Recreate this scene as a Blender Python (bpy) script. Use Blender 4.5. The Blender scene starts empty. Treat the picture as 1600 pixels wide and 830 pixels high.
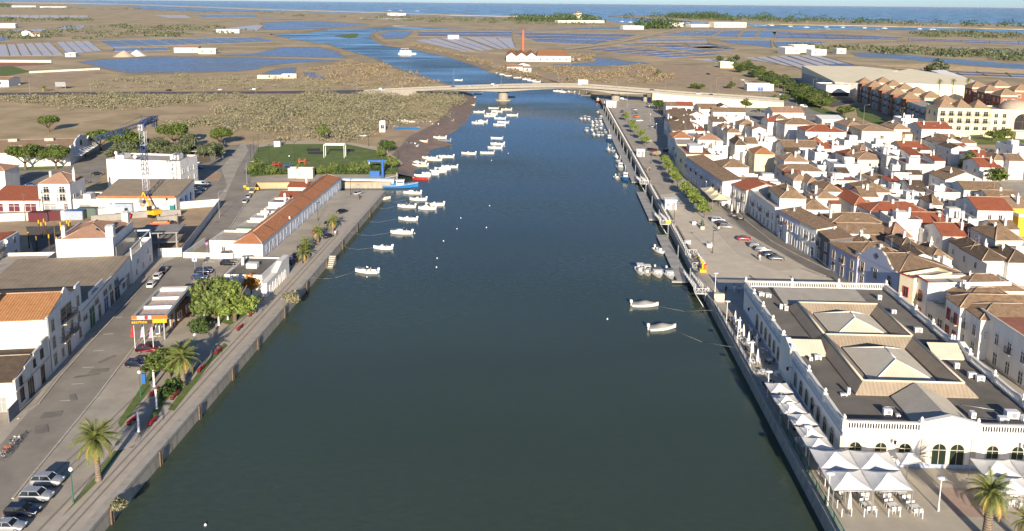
import bpy, math, random
import numpy as np
from mathutils import Vector, Matrix
from mathutils.geometry import tessellate_polygon
random.seed(7); rng = np.random.default_rng(7)
SC = bpy.context.scene; COL = SC.collection
R = math.radians
# ---------------------------------------------------------------- camera
F, CX, CY, H, HZ, ROLL = 1320., 800., 230., 58., 4.0, R(.49)
PIT = math.atan((CY - HZ) / F)
vf = Vector((0, math.cos(PIT), -math.sin(PIT))); r0 = Vector((1, 0, 0)); u0 = Vector((0, math.sin(PIT), math.cos(PIT)))
vr = r0 * math.cos(ROLL) + u0 * math.sin(ROLL); vu = u0 * math.cos(ROLL) - r0 * math.sin(ROLL)
cd = bpy.data.cameras.new('camera'); cam = bpy.data.objects.new('camera', cd); COL.objects.link(cam)
m = Matrix((vr, vu, -vf)).transposed().to_4x4(); m.translation = (0, 0, H); cam.matrix_world = m
cd.sensor_width = 36; cd.sensor_fit = 'HORIZONTAL'; cd.lens = F / 1600 * 36
cd.shift_y = -(415 - CY) / 1600; cd.clip_start = 1; cd.clip_end = 200000
SC.camera = cam
# ---------------------------------------------------------------- world, sun, exposure
SUN_EL, SUN_AZ = 17., 4.5          # the sun stands behind the camera, a little to its right
W = bpy.data.worlds.new('World'); SC.world = W; W.use_nodes = True
nt = W.node_tree; bg = nt.nodes['Background']
sk = nt.nodes.new('ShaderNodeTexSky'); sk.sky_type = 'NISHITA'; sk.sun_disc = False
sk.sun_elevation = R(SUN_EL); sk.sun_rotation = R(180 - SUN_AZ)
sk.air_density = .62; sk.dust_density = .4; sk.ozone_density = 4.; sk.altitude = 50
nt.links.new(sk.outputs[0], bg.inputs[0]); bg.inputs[1].default_value = .074
sd = bpy.data.lights.new('sun', 'SUN'); sun = bpy.data.objects.new('sun', sd); COL.objects.link(sun)
sd.energy = 4.3; sd.angle = R(.53); sd.color = (1, .865, .69)
sv = Vector((math.sin(R(SUN_AZ)) * math.cos(R(SUN_EL)), -math.cos(R(SUN_AZ)) * math.cos(R(SUN_EL)), math.sin(R(SUN_EL))))
sun.rotation_euler = sv.to_track_quat('Z', 'Y').to_euler(); sun.location = (0, 0, 300)
SC.view_settings.view_transform = 'Standard'; SC.view_settings.look = 'None'
SC.view_settings.exposure = .95; SC.view_settings.gamma = 1; SC.view_settings.use_curve_mapping = False
SC.cycles.max_bounces = 5; SC.cycles.diffuse_bounces = 3; SC.cycles.glossy_bounces = 2; SC.cycles.transmission_bounces = 2
SC.cycles.transparent_max_bounces = 4; SC.cycles.volume_bounces = 0
SC.cycles.use_adaptive_sampling = True; SC.cycles.adaptive_threshold = .02; SC.cycles.use_denoising = True

def G(px, py, z=0.):
    "the place on the level z that the photograph shows at a pixel"
    a = (px - CX) / F; b = -(py - CY) / F
    d = vf + vr * a + vu * b; t = (z - H) / d.z
    return Vector((d.x * t, d.y * t, z))
TH = R(2.4)                        # the river's heading
def RV(v, u, z=0.):
    "river frame: v metres to the right of the camera, u metres downstream"
    return Vector((v * math.cos(TH) + u * math.sin(TH), -v * math.sin(TH) + u * math.cos(TH), z))
def toRV(p): return (p.x * math.cos(TH) - p.y * math.sin(TH), p.x * math.sin(TH) + p.y * math.cos(TH))
def GRV(px, py, z=0.): return toRV(G(px, py, z))
# ---------------------------------------------------------------- materials
MATS = {}
def s2l(c): return tuple(((x / 255.) / 12.92 if x <= 10 else ((x / 255. + .055) / 1.055) ** 2.4) for x in c)
def mat(name, col, rough=.85, var=.18, scale=.6, bump=0., bscale=8., spec=.3, metal=0., col2=None, detail=4, island=0., stripes=None, alpha=None, emit=None, coat=0.):
    """procedural surface: base colour varied by world-space noise at two sizes, fine relief,
    optional stripes=(axis 0 u /1 v, period m, depth, darken) in the metre UVs of each face"""
    if name in MATS: return MATS[name]
    M = bpy.data.materials.new(name); M.use_nodes = True; N = M.node_tree.nodes; L = M.node_tree.links
    B = N['Principled BSDF']; B.inputs['Roughness'].default_value = rough; B.inputs['Metallic'].default_value = metal
    B.inputs['Specular IOR Level'].default_value = spec
    if coat: B.inputs['Coat Weight'].default_value = coat; B.inputs['Coat Roughness'].default_value = .08
    geo = N.new('ShaderNodeNewGeometry')
    out = None
    if var or col2:
        n1 = N.new('ShaderNodeTexNoise'); n1.inputs['Scale'].default_value = scale; n1.inputs['Detail'].default_value = detail; n1.inputs['Roughness'].default_value = .65
        L.new(geo.outputs['Position'], n1.inputs['Vector'])
        rp = N.new('ShaderNodeMapRange'); rp.inputs[1].default_value = .3; rp.inputs[2].default_value = .7; L.new(n1.outputs[0], rp.inputs[0])
        mx = N.new('ShaderNodeMix'); mx.data_type = 'RGBA'; L.new(rp.outputs[0], mx.inputs['Factor'])
        c2 = col2 or tuple(min(1, c * (1 + var)) for c in col); c1 = col if col2 else tuple(c * (1 - var) for c in col)
        mx.inputs[6].default_value = (*c1, 1); mx.inputs[7].default_value = (*c2, 1)
        out = mx.outputs[2]
    else:
        rgb = N.new('ShaderNodeRGB'); rgb.outputs[0].default_value = (*col, 1); out = rgb.outputs[0]
    if island:
        hs = N.new('ShaderNodeHueSaturation'); mr = N.new('ShaderNodeMapRange')
        L.new(geo.outputs['Random Per Island'], mr.inputs[0]); mr.inputs[3].default_value = 1 - island; mr.inputs[4].default_value = 1 + island
        L.new(mr.outputs[0], hs.inputs['Value']); L.new(out, hs.inputs['Color']); out = hs.outputs[0]
    hgt = None
    if stripes:
        ax, per, dep, dk = stripes
        uv = N.new('ShaderNodeUVMap'); uv.uv_map = 'UVMap'; sp = N.new('ShaderNodeSeparateXYZ'); L.new(uv.outputs[0], sp.inputs[0])
        mu = N.new('ShaderNodeMath'); mu.operation = 'MULTIPLY'; L.new(sp.outputs[ax], mu.inputs[0]); mu.inputs[1].default_value = 2 * math.pi / per
        si = N.new('ShaderNodeMath'); si.operation = 'SINE'; L.new(mu.outputs[0], si.inputs[0])
        mr = N.new('ShaderNodeMapRange'); L.new(si.outputs[0], mr.inputs[0]); mr.inputs[1].default_value = -1; mr.inputs[3].default_value = 1 - dk; mr.inputs[4].default_value = 1
        m2 = N.new('ShaderNodeVectorMath'); m2.operation = 'SCALE'; L.new(out, m2.inputs[0]); L.new(mr.outputs[0], m2.inputs['Scale']); out = m2.outputs[0]
        bp = N.new('ShaderNodeBump'); bp.inputs['Distance'].default_value = dep; bp.inputs['Strength'].default_value = .8; L.new(si.outputs[0], bp.inputs['Height']); hgt = bp
    if bump:
        n2 = N.new('ShaderNodeTexNoise'); n2.inputs['Scale'].default_value = bscale; n2.inputs['Detail'].default_value = 3; L.new(geo.outputs['Position'], n2.inputs['Vector'])
        bp = N.new('ShaderNodeBump'); bp.inputs['Distance'].default_value = bump; bp.inputs['Strength'].default_value = .7; L.new(n2.outputs[0], bp.inputs['Height'])
        if hgt: L.new(hgt.outputs[0], bp.inputs['Normal'])
        hgt = bp
    if hgt: L.new(hgt.outputs[0], B.inputs['Normal'])
    L.new(out, B.inputs['Base Color'])
    if alpha is not None: B.inputs['Alpha'].default_value = alpha
    MATS[name] = M; return M
def dirty(name, col, dirt, rough=.85, amount=.5, scale=.25, bump=.01, streak=True):
    "painted or rendered wall with vertical weather streaks and patches"
    if name in MATS: return MATS[name]
    M = bpy.data.materials.new(name); M.use_nodes = True; N = M.node_tree.nodes; L = M.node_tree.links
    B = N['Principled BSDF']; B.inputs['Roughness'].default_value = rough; B.inputs['Specular IOR Level'].default_value = .25
    geo = N.new('ShaderNodeNewGeometry'); mp = N.new('ShaderNodeMapping'); mp.inputs['Scale'].default_value = (1, 1, .22 if streak else 1)
    L.new(geo.outputs['Position'], mp.inputs[0])
    n1 = N.new('ShaderNodeTexNoise'); n1.inputs['Scale'].default_value = scale * 3; n1.inputs['Detail'].default_value = 6; n1.inputs['Roughness'].default_value = .7
    L.new(mp.outputs[0], n1.inputs['Vector'])
    rp = N.new('ShaderNodeMapRange'); rp.inputs[1].default_value = .46; rp.inputs[2].default_value = .78; rp.inputs[4].default_value = amount
    L.new(n1.outputs[0], rp.inputs[0])
    mx = N.new('ShaderNodeMix'); mx.data_type = 'RGBA'; L.new(rp.outputs[0], mx.inputs['Factor'])
    mx.inputs[6].default_value = (*col, 1); mx.inputs[7].default_value = (*dirt, 1); L.new(mx.outputs[2], B.inputs['Base Color'])
    bp = N.new('ShaderNodeBump'); bp.inputs['Distance'].default_value = bump; L.new(n1.outputs[0], bp.inputs['Height']); L.new(bp.outputs[0], B.inputs['Normal'])
    MATS[name] = M; return M
# ---------------------------------------------------------------- mesh builder
class MB:
    def __init__(s): s.v = []; s.f = []; s.m = []; s.sm = []
    def face(s, pts, mi=0, smooth=False):
        n = len(s.v); s.v += [tuple(p) for p in pts]; s.f.append(tuple(range(n, n + len(pts)))); s.m.append(mi); s.sm.append(smooth); return s
    def idx(s, vs, fs, mi=0, smooth=False):
        n = len(s.v); s.v += [tuple(p) for p in vs]
        for f in fs: s.f.append(tuple(n + i for i in f)); s.m.append(mi); s.sm.append(smooth)
        return s
    def bx(s, x0, x1, y0, y1, z0, z1, mi=0):
        vs = [(x0, y0, z0), (x1, y0, z0), (x1, y1, z0), (x0, y1, z0), (x0, y0, z1), (x1, y0, z1), (x1, y1, z1), (x0, y1, z1)]
        return s.idx(vs, [(0, 3, 2, 1), (4, 5, 6, 7), (0, 1, 5, 4), (1, 2, 6, 5), (2, 3, 7, 6), (3, 0, 4, 7)], mi)
    def cb(s, cx, cy, cz, sx, sy, sz, mi=0, rz=0., rx=0., ry=0.):
        M = Matrix.Rotation(rz, 3, 'Z') @ Matrix.Rotation(ry, 3, 'Y') @ Matrix.Rotation(rx, 3, 'X'); c = Vector((cx, cy, cz))
        vs = [c + M @ Vector((x * sx / 2, y * sy / 2, z * sz / 2)) for x, y, z in ((-1, -1, -1), (1, -1, -1), (1, 1, -1), (-1, 1, -1), (-1, -1, 1), (1, -1, 1), (1, 1, 1), (-1, 1, 1))]
        return s.idx(vs, [(0, 3, 2, 1), (4, 5, 6, 7), (0, 1, 5, 4), (1, 2, 6, 5), (2, 3, 7, 6), (3, 0, 4, 7)], mi)
    def prism(s, poly, z0, z1, mi=0, mt=None, bottom=True):
        n = len(poly)
        if sum(poly[i][0] * poly[(i + 1) % n][1] - poly[(i + 1) % n][0] * poly[i][1] for i in range(n)) < 0: poly = poly[::-1]
        vs = [(p[0], p[1], z0) for p in poly] + [(p[0], p[1], z1) for p in poly]
        s.idx(vs, [(i, (i + 1) % n, n + (i + 1) % n, n + i) for i in range(n)], mi)
        tri = tessellate_polygon([[Vector((p[0], p[1], 0)) for p in poly]])
        def up(t):
            a, b, c = (poly[i] for i in t)
            return t if (b[0] - a[0]) * (c[1] - a[1]) - (b[1] - a[1]) * (c[0] - a[0]) > 0 else t[::-1]
        tri = [up(t) for t in tri]
        s.idx(vs[n:], tri, mi if mt is None else mt)
        if bottom: s.idx(vs[:n], [t[::-1] for t in tri], mi)
        return s
    def vprism(s, prof, y0, y1, mi=0, axis='y'):
        "closed outline in the x-z plane pushed along y (or y-z along x)"
        n = len(prof)
        P = (lambda p, t: (p[0], t, p[1])) if axis == 'y' else (lambda p, t: (t, p[0], p[1]))
        vs = [P(p, y0) for p in prof] + [P(p, y1) for p in prof]
        s.idx(vs, [(i, (i + 1) % n, n + (i + 1) % n, n + i) for i in range(n)], mi)
        tri = tessellate_polygon([[Vector((p[0], p[1], 0)) for p in prof]])
        s.idx(vs[:n], tri, mi); s.idx(vs[n:], [t[::-1] for t in tri], mi); return s
    def cyl(s, x, y, z0, z1, r0, r1=None, n=8, mi=0, cap=True, smooth=True):
        r1 = r0 if r1 is None else r1
        vs = [(x + r * math.cos(2 * math.pi * i / n), y + r * math.sin(2 * math.pi * i / n), z) for z, r in ((z0, r0), (z1, r1)) for i in range(n)]
        s.idx(vs, [(i, (i + 1) % n, n + (i + 1) % n, n + i) for i in range(n)], mi, smooth)
        if cap: s.idx(vs[n:], [tuple(range(n))], mi); s.idx(vs[:n], [tuple(range(n))[::-1]], mi)
        return s
    def tube(s, p, q, r, r2=None, n=5, mi=0):
        p = Vector(p); q = Vector(q); d = (q - p)
        if d.length < 1e-6: return s
        d.normalize(); a = d.orthogonal().normalized(); b = d.cross(a); r2 = r if r2 is None else r2
        vs = [p + (a * math.cos(2 * math.pi * i / n) + b * math.sin(2 * math.pi * i / n)) * r for i in range(n)] + [q + (a * math.cos(2 * math.pi * i / n) + b * math.sin(2 * math.pi * i / n)) * r2 for i in range(n)]
        s.idx(vs, [(i, (i + 1) % n, n + (i + 1) % n, n + i) for i in range(n)] + [tuple(range(n))[::-1], tuple(range(n, 2 * n))], mi, True); return s
    def path(s, pts, r, n=5, mi=0):
        for a, b in zip(pts, pts[1:]): s.tube(a, b, r, n=n, mi=mi)
        return s
    def lathe(s, prof, x=0, y=0, n=12, mi=0):
        vs = [(x + r * math.cos(2 * math.pi * i / n), y + r * math.sin(2 * math.pi * i / n), z) for r, z in prof for i in range(n)]
        s.idx(vs, [(k * n + i, k * n + (i + 1) % n, (k + 1) * n + (i + 1) % n, (k + 1) * n + i) for k in range(len(prof) - 1) for i in range(n)], mi, True); return s
    def loft(s, rings, mi=0, closed=True, caps=True, smooth=True):
        n = len(rings[0]); vs = [p for r in rings for p in r]; e = n if closed else n - 1
        s.idx(vs, [(k * n + i, k * n + (i + 1) % n, (k + 1) * n + (i + 1) % n, (k + 1) * n + i) for k in range(len(rings) - 1) for i in range(e)], mi, smooth)
        if caps: s.idx(rings[0], [tuple(range(n))[::-1]], mi); s.idx(rings[-1], [tuple(range(n))], mi)
        return s
    def xf(s, M):
        s.v = [tuple(M @ Vector(p)) for p in s.v]; return s
    def mesh(s, name, mats):
        me = bpy.data.meshes.new(name); me.from_pydata(s.v, [], s.f)
        for mm in (mats if isinstance(mats, (list, tuple)) else [mats]): me.materials.append(mm)
        me.polygons.foreach_set('material_index', s.m); me.polygons.foreach_set('use_smooth', s.sm)
        uv = me.uv_layers.new(name='UVMap'); data = np.empty(len(me.loops) * 2)
        i = 0
        for f in s.f:
            a, b, c = (s.v[f[0]], s.v[f[1]], s.v[f[2]])
            ux, uy, uz = b[0] - a[0], b[1] - a[1], b[2] - a[2]; wx, wy, wz = c[0] - a[0], c[1] - a[1], c[2] - a[2]
            nx, ny, nz = uy * wz - uz * wy, uz * wx - ux * wz, ux * wy - uy * wx
            l = math.hypot(nx, ny)
            tx, ty = (-ny / l, nx / l) if l > 1e-4 * (abs(nz) + 1e-12) else (1., 0.)
            ll = math.sqrt(nx * nx + ny * ny + nz * nz) or 1.
            nx, ny, nz = nx / ll, ny / ll, nz / ll
            bx_, by_, bz_ = -nz * ty, nz * tx, nx * ty - ny * tx
            for k in f:
                p = s.v[k]; data[i] = p[0] * tx + p[1] * ty; data[i + 1] = p[0] * bx_ + p[1] * by_ + p[2] * bz_; i += 2
        uv.data.foreach_set('uv', data); me.update(); return me
    def ob(s, name, mats, parent=None, loc=(0, 0, 0), rz=0.):
        return O(name, s.mesh(name, mats), parent, loc, rz)
def O(name, me, parent=None, loc=(0, 0, 0), rz=0.):
    o = bpy.data.objects.new(name, me); COL.objects.link(o)
    if parent is not None: o.parent = parent
    o.location = loc
    if rz: o.rotation_euler = (0, 0, rz)
    return o
LABELS = {}
def tag(o, label=None, cat=None, group=None, kind=None):
    if label: o['label'] = label; LABELS.setdefault(label, []).append(o.name)
    if cat: o['category'] = cat
    if group: o['group'] = group
    if kind: o['kind'] = kind
    return o
def T(name, label, cat, loc=(0, 0, 0), rz=0., group=None):
    return tag(O(name, None, None, loc, rz), label, cat, group)
KIDS = {}
def copy_tree(o, loc, rz=0., label=None, group=None, sc=None):
    "a copy of a thing with copies of its parts and sub-parts"
    c = o.copy(); COL.objects.link(c); c.location = loc; c.rotation_euler = (0, 0, rz)
    if sc: c.scale = (sc, sc, sc) if not isinstance(sc, tuple) else sc
    if label: tag(c, label)
    if group: c['group'] = group
    if o.name not in KIDS: KIDS[o.name] = [(k, list(k.children)) for k in o.children]
    for k, gs in KIDS[o.name]:
        kc = k.copy(); COL.objects.link(kc); kc.parent = c
        for g in gs:
            gc = g.copy(); COL.objects.link(gc); gc.parent = kc
    return c
def park(o):
    "remove a pattern thing that was only built to be copied"
    for k in list(o.children_recursive): bpy.data.objects.remove(k)
    bpy.data.objects.remove(o)
CUBES = {}
def cube(name, x0, x1, y0, y1, z0, z1, mm, parent=None):
    "box part sharing one unit mesh for each material"
    if mm.name not in CUBES: CUBES[mm.name] = MB().bx(-.5, .5, -.5, .5, -.5, .5).mesh('block', mm)
    o = O(name, CUBES[mm.name], parent, ((x0 + x1) / 2, (y0 + y1) / 2, (z0 + z1) / 2)); o.scale = (x1 - x0, y1 - y0, z1 - z0); return o
def sheet(name, pts, z, mm, kind='structure', skirt=0., parent=None, label=None, cat=None):
    "flat polygon of ground"
    b = MB(); P = [(p[0], p[1]) for p in pts]
    if skirt: b.prism(P, z - skirt, z, bottom=False)
    else:
        n = len(P)
        if sum(P[i][0] * P[(i + 1) % n][1] - P[(i + 1) % n][0] * P[i][1] for i in range(n)) < 0: P = P[::-1]
        tri = tessellate_polygon([[Vector((*p, 0)) for p in P]])
        def up(t):
            a, q, c = (P[i] for i in t)
            return t if (q[0] - a[0]) * (c[1] - a[1]) - (q[1] - a[1]) * (c[0] - a[0]) > 0 else t[::-1]
        b.idx([(*p, z) for p in P], [up(t) for t in tri])
    o = b.ob(name, mm, parent); 
    if kind and not parent: o['kind'] = kind
    if label: tag(o, label, cat)
    return o
# ================================================================ SETTING: water, land, salt pans
def water_mat(name, deep, rough, wave, sc, tint=None, lean=-.10):
    "wind-ruffled water: facet slopes from noise (the same at every distance), body colour in slow patches"
    M = bpy.data.materials.new(name); M.use_nodes = True; N = M.node_tree.nodes; L = M.node_tree.links; B = N['Principled BSDF']
    B.inputs['IOR'].default_value = 1.33; B.inputs['Specular IOR Level'].default_value = .6
    geo = N.new('ShaderNodeNewGeometry'); mp = N.new('ShaderNodeMapping'); mp.inputs['Scale'].default_value = (.5, 1, 1); mp.inputs['Rotation'].default_value = (0, 0, R(-12)); L.new(geo.outputs['Position'], mp.inputs[0])
    n1 = N.new('ShaderNodeTexNoise'); n1.inputs['Scale'].default_value = sc; n1.inputs['Detail'].default_value = 4; n1.inputs['Roughness'].default_value = .62; L.new(mp.outputs[0], n1.inputs['Vector'])
    n2 = N.new('ShaderNodeTexNoise'); n2.inputs['Scale'].default_value = .018; n2.inputs['Detail'].default_value = 6; L.new(mp.outputs[0], n2.inputs['Vector'])
    mr = N.new('ShaderNodeMapRange'); L.new(n2.outputs[0], mr.inputs[0]); mr.inputs[1].default_value = .35; mr.inputs[2].default_value = .65; mr.inputs[3].default_value = wave * .4; mr.inputs[4].default_value = wave
    m3 = N.new('ShaderNodeMapRange'); L.new(n2.outputs[0], m3.inputs[0]); m3.inputs[1].default_value = .35; m3.inputs[2].default_value = .65; m3.inputs[3].default_value = rough * .45; m3.inputs[4].default_value = rough * 1.3; L.new(m3.outputs[0], B.inputs['Roughness'])
    s1 = N.new('ShaderNodeVectorMath'); s1.operation = 'SUBTRACT'; L.new(n1.outputs['Color'], s1.inputs[0]); s1.inputs[1].default_value = (.5, .5, .5)
    s2 = N.new('ShaderNodeVectorMath'); s2.operation = 'SCALE'; L.new(s1.outputs[0], s2.inputs[0]); L.new(mr.outputs[0], s2.inputs['Scale'])
    s3 = N.new('ShaderNodeVectorMath'); s3.operation = 'MULTIPLY'; L.new(s2.outputs[0], s3.inputs[0]); s3.inputs[1].default_value = (1, 1, 0)
    s4 = N.new('ShaderNodeVectorMath'); s4.operation = 'ADD'; L.new(s3.outputs[0], s4.inputs[0]); s4.inputs[1].default_value = (0, lean, 1)
    s5 = N.new('ShaderNodeVectorMath'); s5.operation = 'NORMALIZE'; L.new(s4.outputs[0], s5.inputs[0]); L.new(s5.outputs[0], B.inputs['Normal'])
    mx = N.new('ShaderNodeMix'); mx.data_type = 'RGBA'; L.new(n2.outputs[0], mx.inputs['Factor']); mx.inputs[6].default_value = (*deep, 1); mx.inputs[7].default_value = (*(tint or deep), 1)
    L.new(mx.outputs[2], B.inputs['Base Color']); MATS[name] = M; return M
WZ = -2.0
m_water = water_mat('water', (.036, .052, .034), .26, .36, 1.2, (.056, .082, .062), -.03)
m_pan = water_mat('pan_blue', (.05, .07, .10), .25, .5, .5, (.22, .235, .25), -.08)
m_pan2 = water_mat('pan_violet', (.085, .09, .125), .3, .4, .4, (.17, .15, .175), -.08)
m_pan3 = water_mat('pan_pale', (.40, .38, .40), .4, .3, .4, (.52, .49, .49), -.09)
m_salt = mat('salt_white', (.72, .70, .68), .8, .12, .3)
m_grass = mat('dry_grass', (.31, .235, .125), .95, 0, .05, .05, 2.5, col2=(.57, .44, .265), detail=10)
m_far = mat('far_marsh', (.24, .205, .115), .95, 0, .016, .0, col2=(.60, .46, .28), detail=12)
m_dike = mat('dike_earth', (.30, .235, .15), .95, .25, .1)
m_mud = mat('mud', (.25, .175, .12), .6, .25, .25, .04, 3., spec=.4)
m_sand = mat('sand', (.50, .42, .31), .95, .12, .1)
m_pave = mat('cobble_paving', (.42, .375, .305), .9, .22, .2, .01, 12, detail=8)
m_asphr = mat('grey_asphalt', (.205, .187, .16), .9, .2, .15, .008, 20, detail=8)
m_asph = mat('worn_asphalt', (.29, .262, .218), .9, .24, .13, .008, 20, detail=8)
m_asph2 = mat('dark_asphalt', (.115, .11, .105), .9, .15, .3, .008, 20, detail=8)
m_conc = dirty('old_concrete', (.42, .39, .34), (.22, .20, .17), amount=.7)
m_lawn = mat('lawn', (.085, .14, .03), .95, 0, .25, .05, 9, col2=(.18, .225, .07), detail=8)
m_soil = mat('bare_soil', (.42, .31, .20), .95, .2, .12, .04, 2)
m_wallw = dirty('quay_stone', (.40, .36, .30), (.13, .12, .09), amount=.9, scale=.5)

def PX(pts, z=0.): return [G(*p, z) for p in pts]
wq = 30000
b = MB(); b.face([(-wq, 20, WZ), (wq, 20, WZ), (wq, 62000, WZ), (-wq, 62000, WZ)]); tag(b.ob('river_water', m_water), kind='structure')
LQ, RQ = -50., 33.                  # the two quay edges in the river frame
DOCK0, DOCK1 = GRV(600, 298)[1], GRV(620, 285)[1]
left_bank = [(622, 272), (612, 262), (640, 232), (655, 214), (690, 196), (712, 176), (722, 158), (727, 146), (716, 136), (690, 128.5), (660, 119), (604, 101), (586, 91), (552, 82), (515, 70), (463, 62.5), (423, 54.5)]
top_bank = [(420, 52.5), (476, 49.5), (509, 44.8), (575, 42.6), (612, 39.8), (640, 40.5), (700, 43), (800, 44.8), (900, 43), (975, 41.5)]
low_bank = [(978, 45.5), (900, 46.5), (800, 47.6), (678, 46.6), (590, 48.2), (581, 54), (589, 62), (606, 69.4), (644, 73), (707, 86.5), (762, 103), (768, 108.5), (803, 114.5), (828, 118.6), (866, 125.6), (921, 144.5)]
lagoon = [(1900, 60), (1600, 52), (1453, 48), (1200, 45), (1166, 40), (1068, 36.5), (985, 37.5), (960, 35), (945, 31.5), (900, 31), (800, 28), (700, 25.2), (600, 22.3), (500, 19.8), (400, 17), (300, 13.4), (200, 9.8), (100, 6.6), (-100, 4.5)]
pts = [RV(LQ, 30), RV(LQ, DOCK0), G(392, 298), G(392, 285.5), RV(LQ - .6, DOCK1)] + PX(left_bank) + PX(top_bank) + PX(low_bank) + [RV(RQ - 1, GRV(935, 153)[1]), RV(RQ, 300), RV(RQ, 30), Vector((700, 30, 0)), Vector((1400, 700, 0))] + PX(lagoon) + [Vector((-9000, 12000, 0)), Vector((-1500, 600, 0)), Vector((-500, 30, 0))]
sheet('ground', pts, 0, m_grass, skirt=3.2)
# far ground beyond the bridge is darker salt marsh
def over(name, px, z, mm): return sheet(name, PX(px, z), z, mm)
over('marsh_land', [(-300, 66), (-300, 8), (100, 7), (200, 10.2), (300, 13.8), (400, 17.4), (500, 20.2), (600, 22.7), (700, 25.6), (800, 28.4), (900, 31.4), (940, 31.8), (956, 35.3), (985, 38), (1068, 37), (1164, 40.5), (1200, 45.5), (1453, 48.5), (1600, 52.5), (1900, 60.5), (1900, 130), (1600, 128), (1450, 118), (1372, 113), (1200, 98), (1160, 104), (1000, 106), (880, 122), (828, 117.8), (803, 113.7), (770, 107), (764, 102.4), (707, 86), (644, 72.6), (606, 69), (590, 62), (583, 54), (592, 48.6), (678, 47), (800, 48), (980, 46), (978, 41.2), (900, 42.6), (800, 44.4), (700, 42.6), (640, 40.1), (612, 39.4), (575, 42.2), (509, 44.4), (476, 49.1), (415, 52.2), (423, 55), (463, 63), (510, 70.5), (545, 82.5), (580, 92), (596, 102), (560, 99), (400, 112), (200, 118), (0, 92)], .05, m_far)
# barrier islands
sheet('barrier_beach', PX([(-60, 2.5), (100, 3.2), (180, 5.4), (400, 13), (600, 18.6), (703, 22.4), (800, 24.2), (935, 25.6), (935, 27), (800, 25.6), (703, 23.6), (600, 20), (400, 14.4), (180, 6.6), (-60, 3.6)]), 0, m_sand, skirt=3)
sheet('barrier_island', PX([(950, 25.2), (1124, 25.8), (1200, 28.6), (1400, 34.4), (1600, 39), (1900, 47), (1900, 54), (1600, 45.5), (1400, 41), (1200, 37.5), (1080, 33.5), (1000, 28.5)]), 0, m_far, skirt=3)
sheet('island_beach', PX([(1000, 28.2), (1080, 33.2), (1200, 37.2), (1200, 36.5), (1080, 31.8), (1010, 27.6)]), .3, m_sand)
# sloping banks
def bank(name, px, w, mm, flip=1):
    P = PX(px); b = MB(); n = len(P); nr = []
    for i in range(n):
        d = (P[min(i + 1, n - 1)] - P[max(i - 1, 0)]); d.z = 0; d.normalize(); nr.append(Vector((d.y, -d.x, 0)) * flip)
    for i in range(n - 1):
        a, c = P[i], P[i + 1]; w0 = w * (.8 + .5 * random.random()); w1 = w * (.8 + .5 * random.random()) if i < n - 2 else w
        q = [a + Vector((0, 0, .08)), c + Vector((0, 0, .08)), c + nr[i + 1] * w + Vector((0, 0, -2.4)), a + nr[i] * w + Vector((0, 0, -2.4))]
        b.face(q if flip > 0 else q[::-1])
        q = [a - nr[i] * w * .5 + Vector((0, 0, .06)), c - nr[i + 1] * w * .5 + Vector((0, 0, .06)), c + Vector((0, 0, .08)), a + Vector((0, 0, .08))]
        b.face(q if flip > 0 else q[::-1])
    return tag(b.ob(name, mm), kind='structure')
bank('river_bank', left_bank[:8], 9, m_mud); bank('river_bank', left_bank[7:], 7, m_dike)
bank('river_bank', top_bank, 12, m_dike); bank('river_bank', low_bank, 6, m_dike)
# mud flats and landing beach by the park
def slope(name, inner, outer, mm, zi=.03, zo=-2.15):
    b = MB(); A = PX(inner); B_ = PX(outer, -1.9)
    for i in range(len(A) - 1):
        k = 4; rows = [[A[j].lerp(B_[j], t / k) for t in range(k + 1)] for j in (i, i + 1)]
        for j in (0, 1):
            for t in range(k + 1): rows[j][t].z = zi + (zo - zi) * (t / k) ** 1.3
        for t in range(k): b.face([rows[0][t], rows[0][t + 1], rows[1][t + 1], rows[1][t]][::-1])
    return tag(b.ob(name, mm), kind='structure')
slope('mud_beach', [(606, 270), (604, 262), (606, 245), (612, 232), (628, 222), (640, 210), (662, 196), (690, 184), (700, 170), (712, 158), (722, 146)], [(616, 276), (634, 256), (648, 248), (650, 240), (676, 234), (712, 226), (668, 216), (700, 202), (731, 194), (728, 178), (738, 152)], m_mud)
over('landing_ground', [(585, 240), (598, 205), (660, 188), (690, 186), (668, 203), (640, 214), (618, 216), (612, 236)], .06, m_soil)
over('sand_path', [(588, 172), (592, 205), (612, 205), (612, 190), (604, 172)], .05, m_soil)
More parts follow.
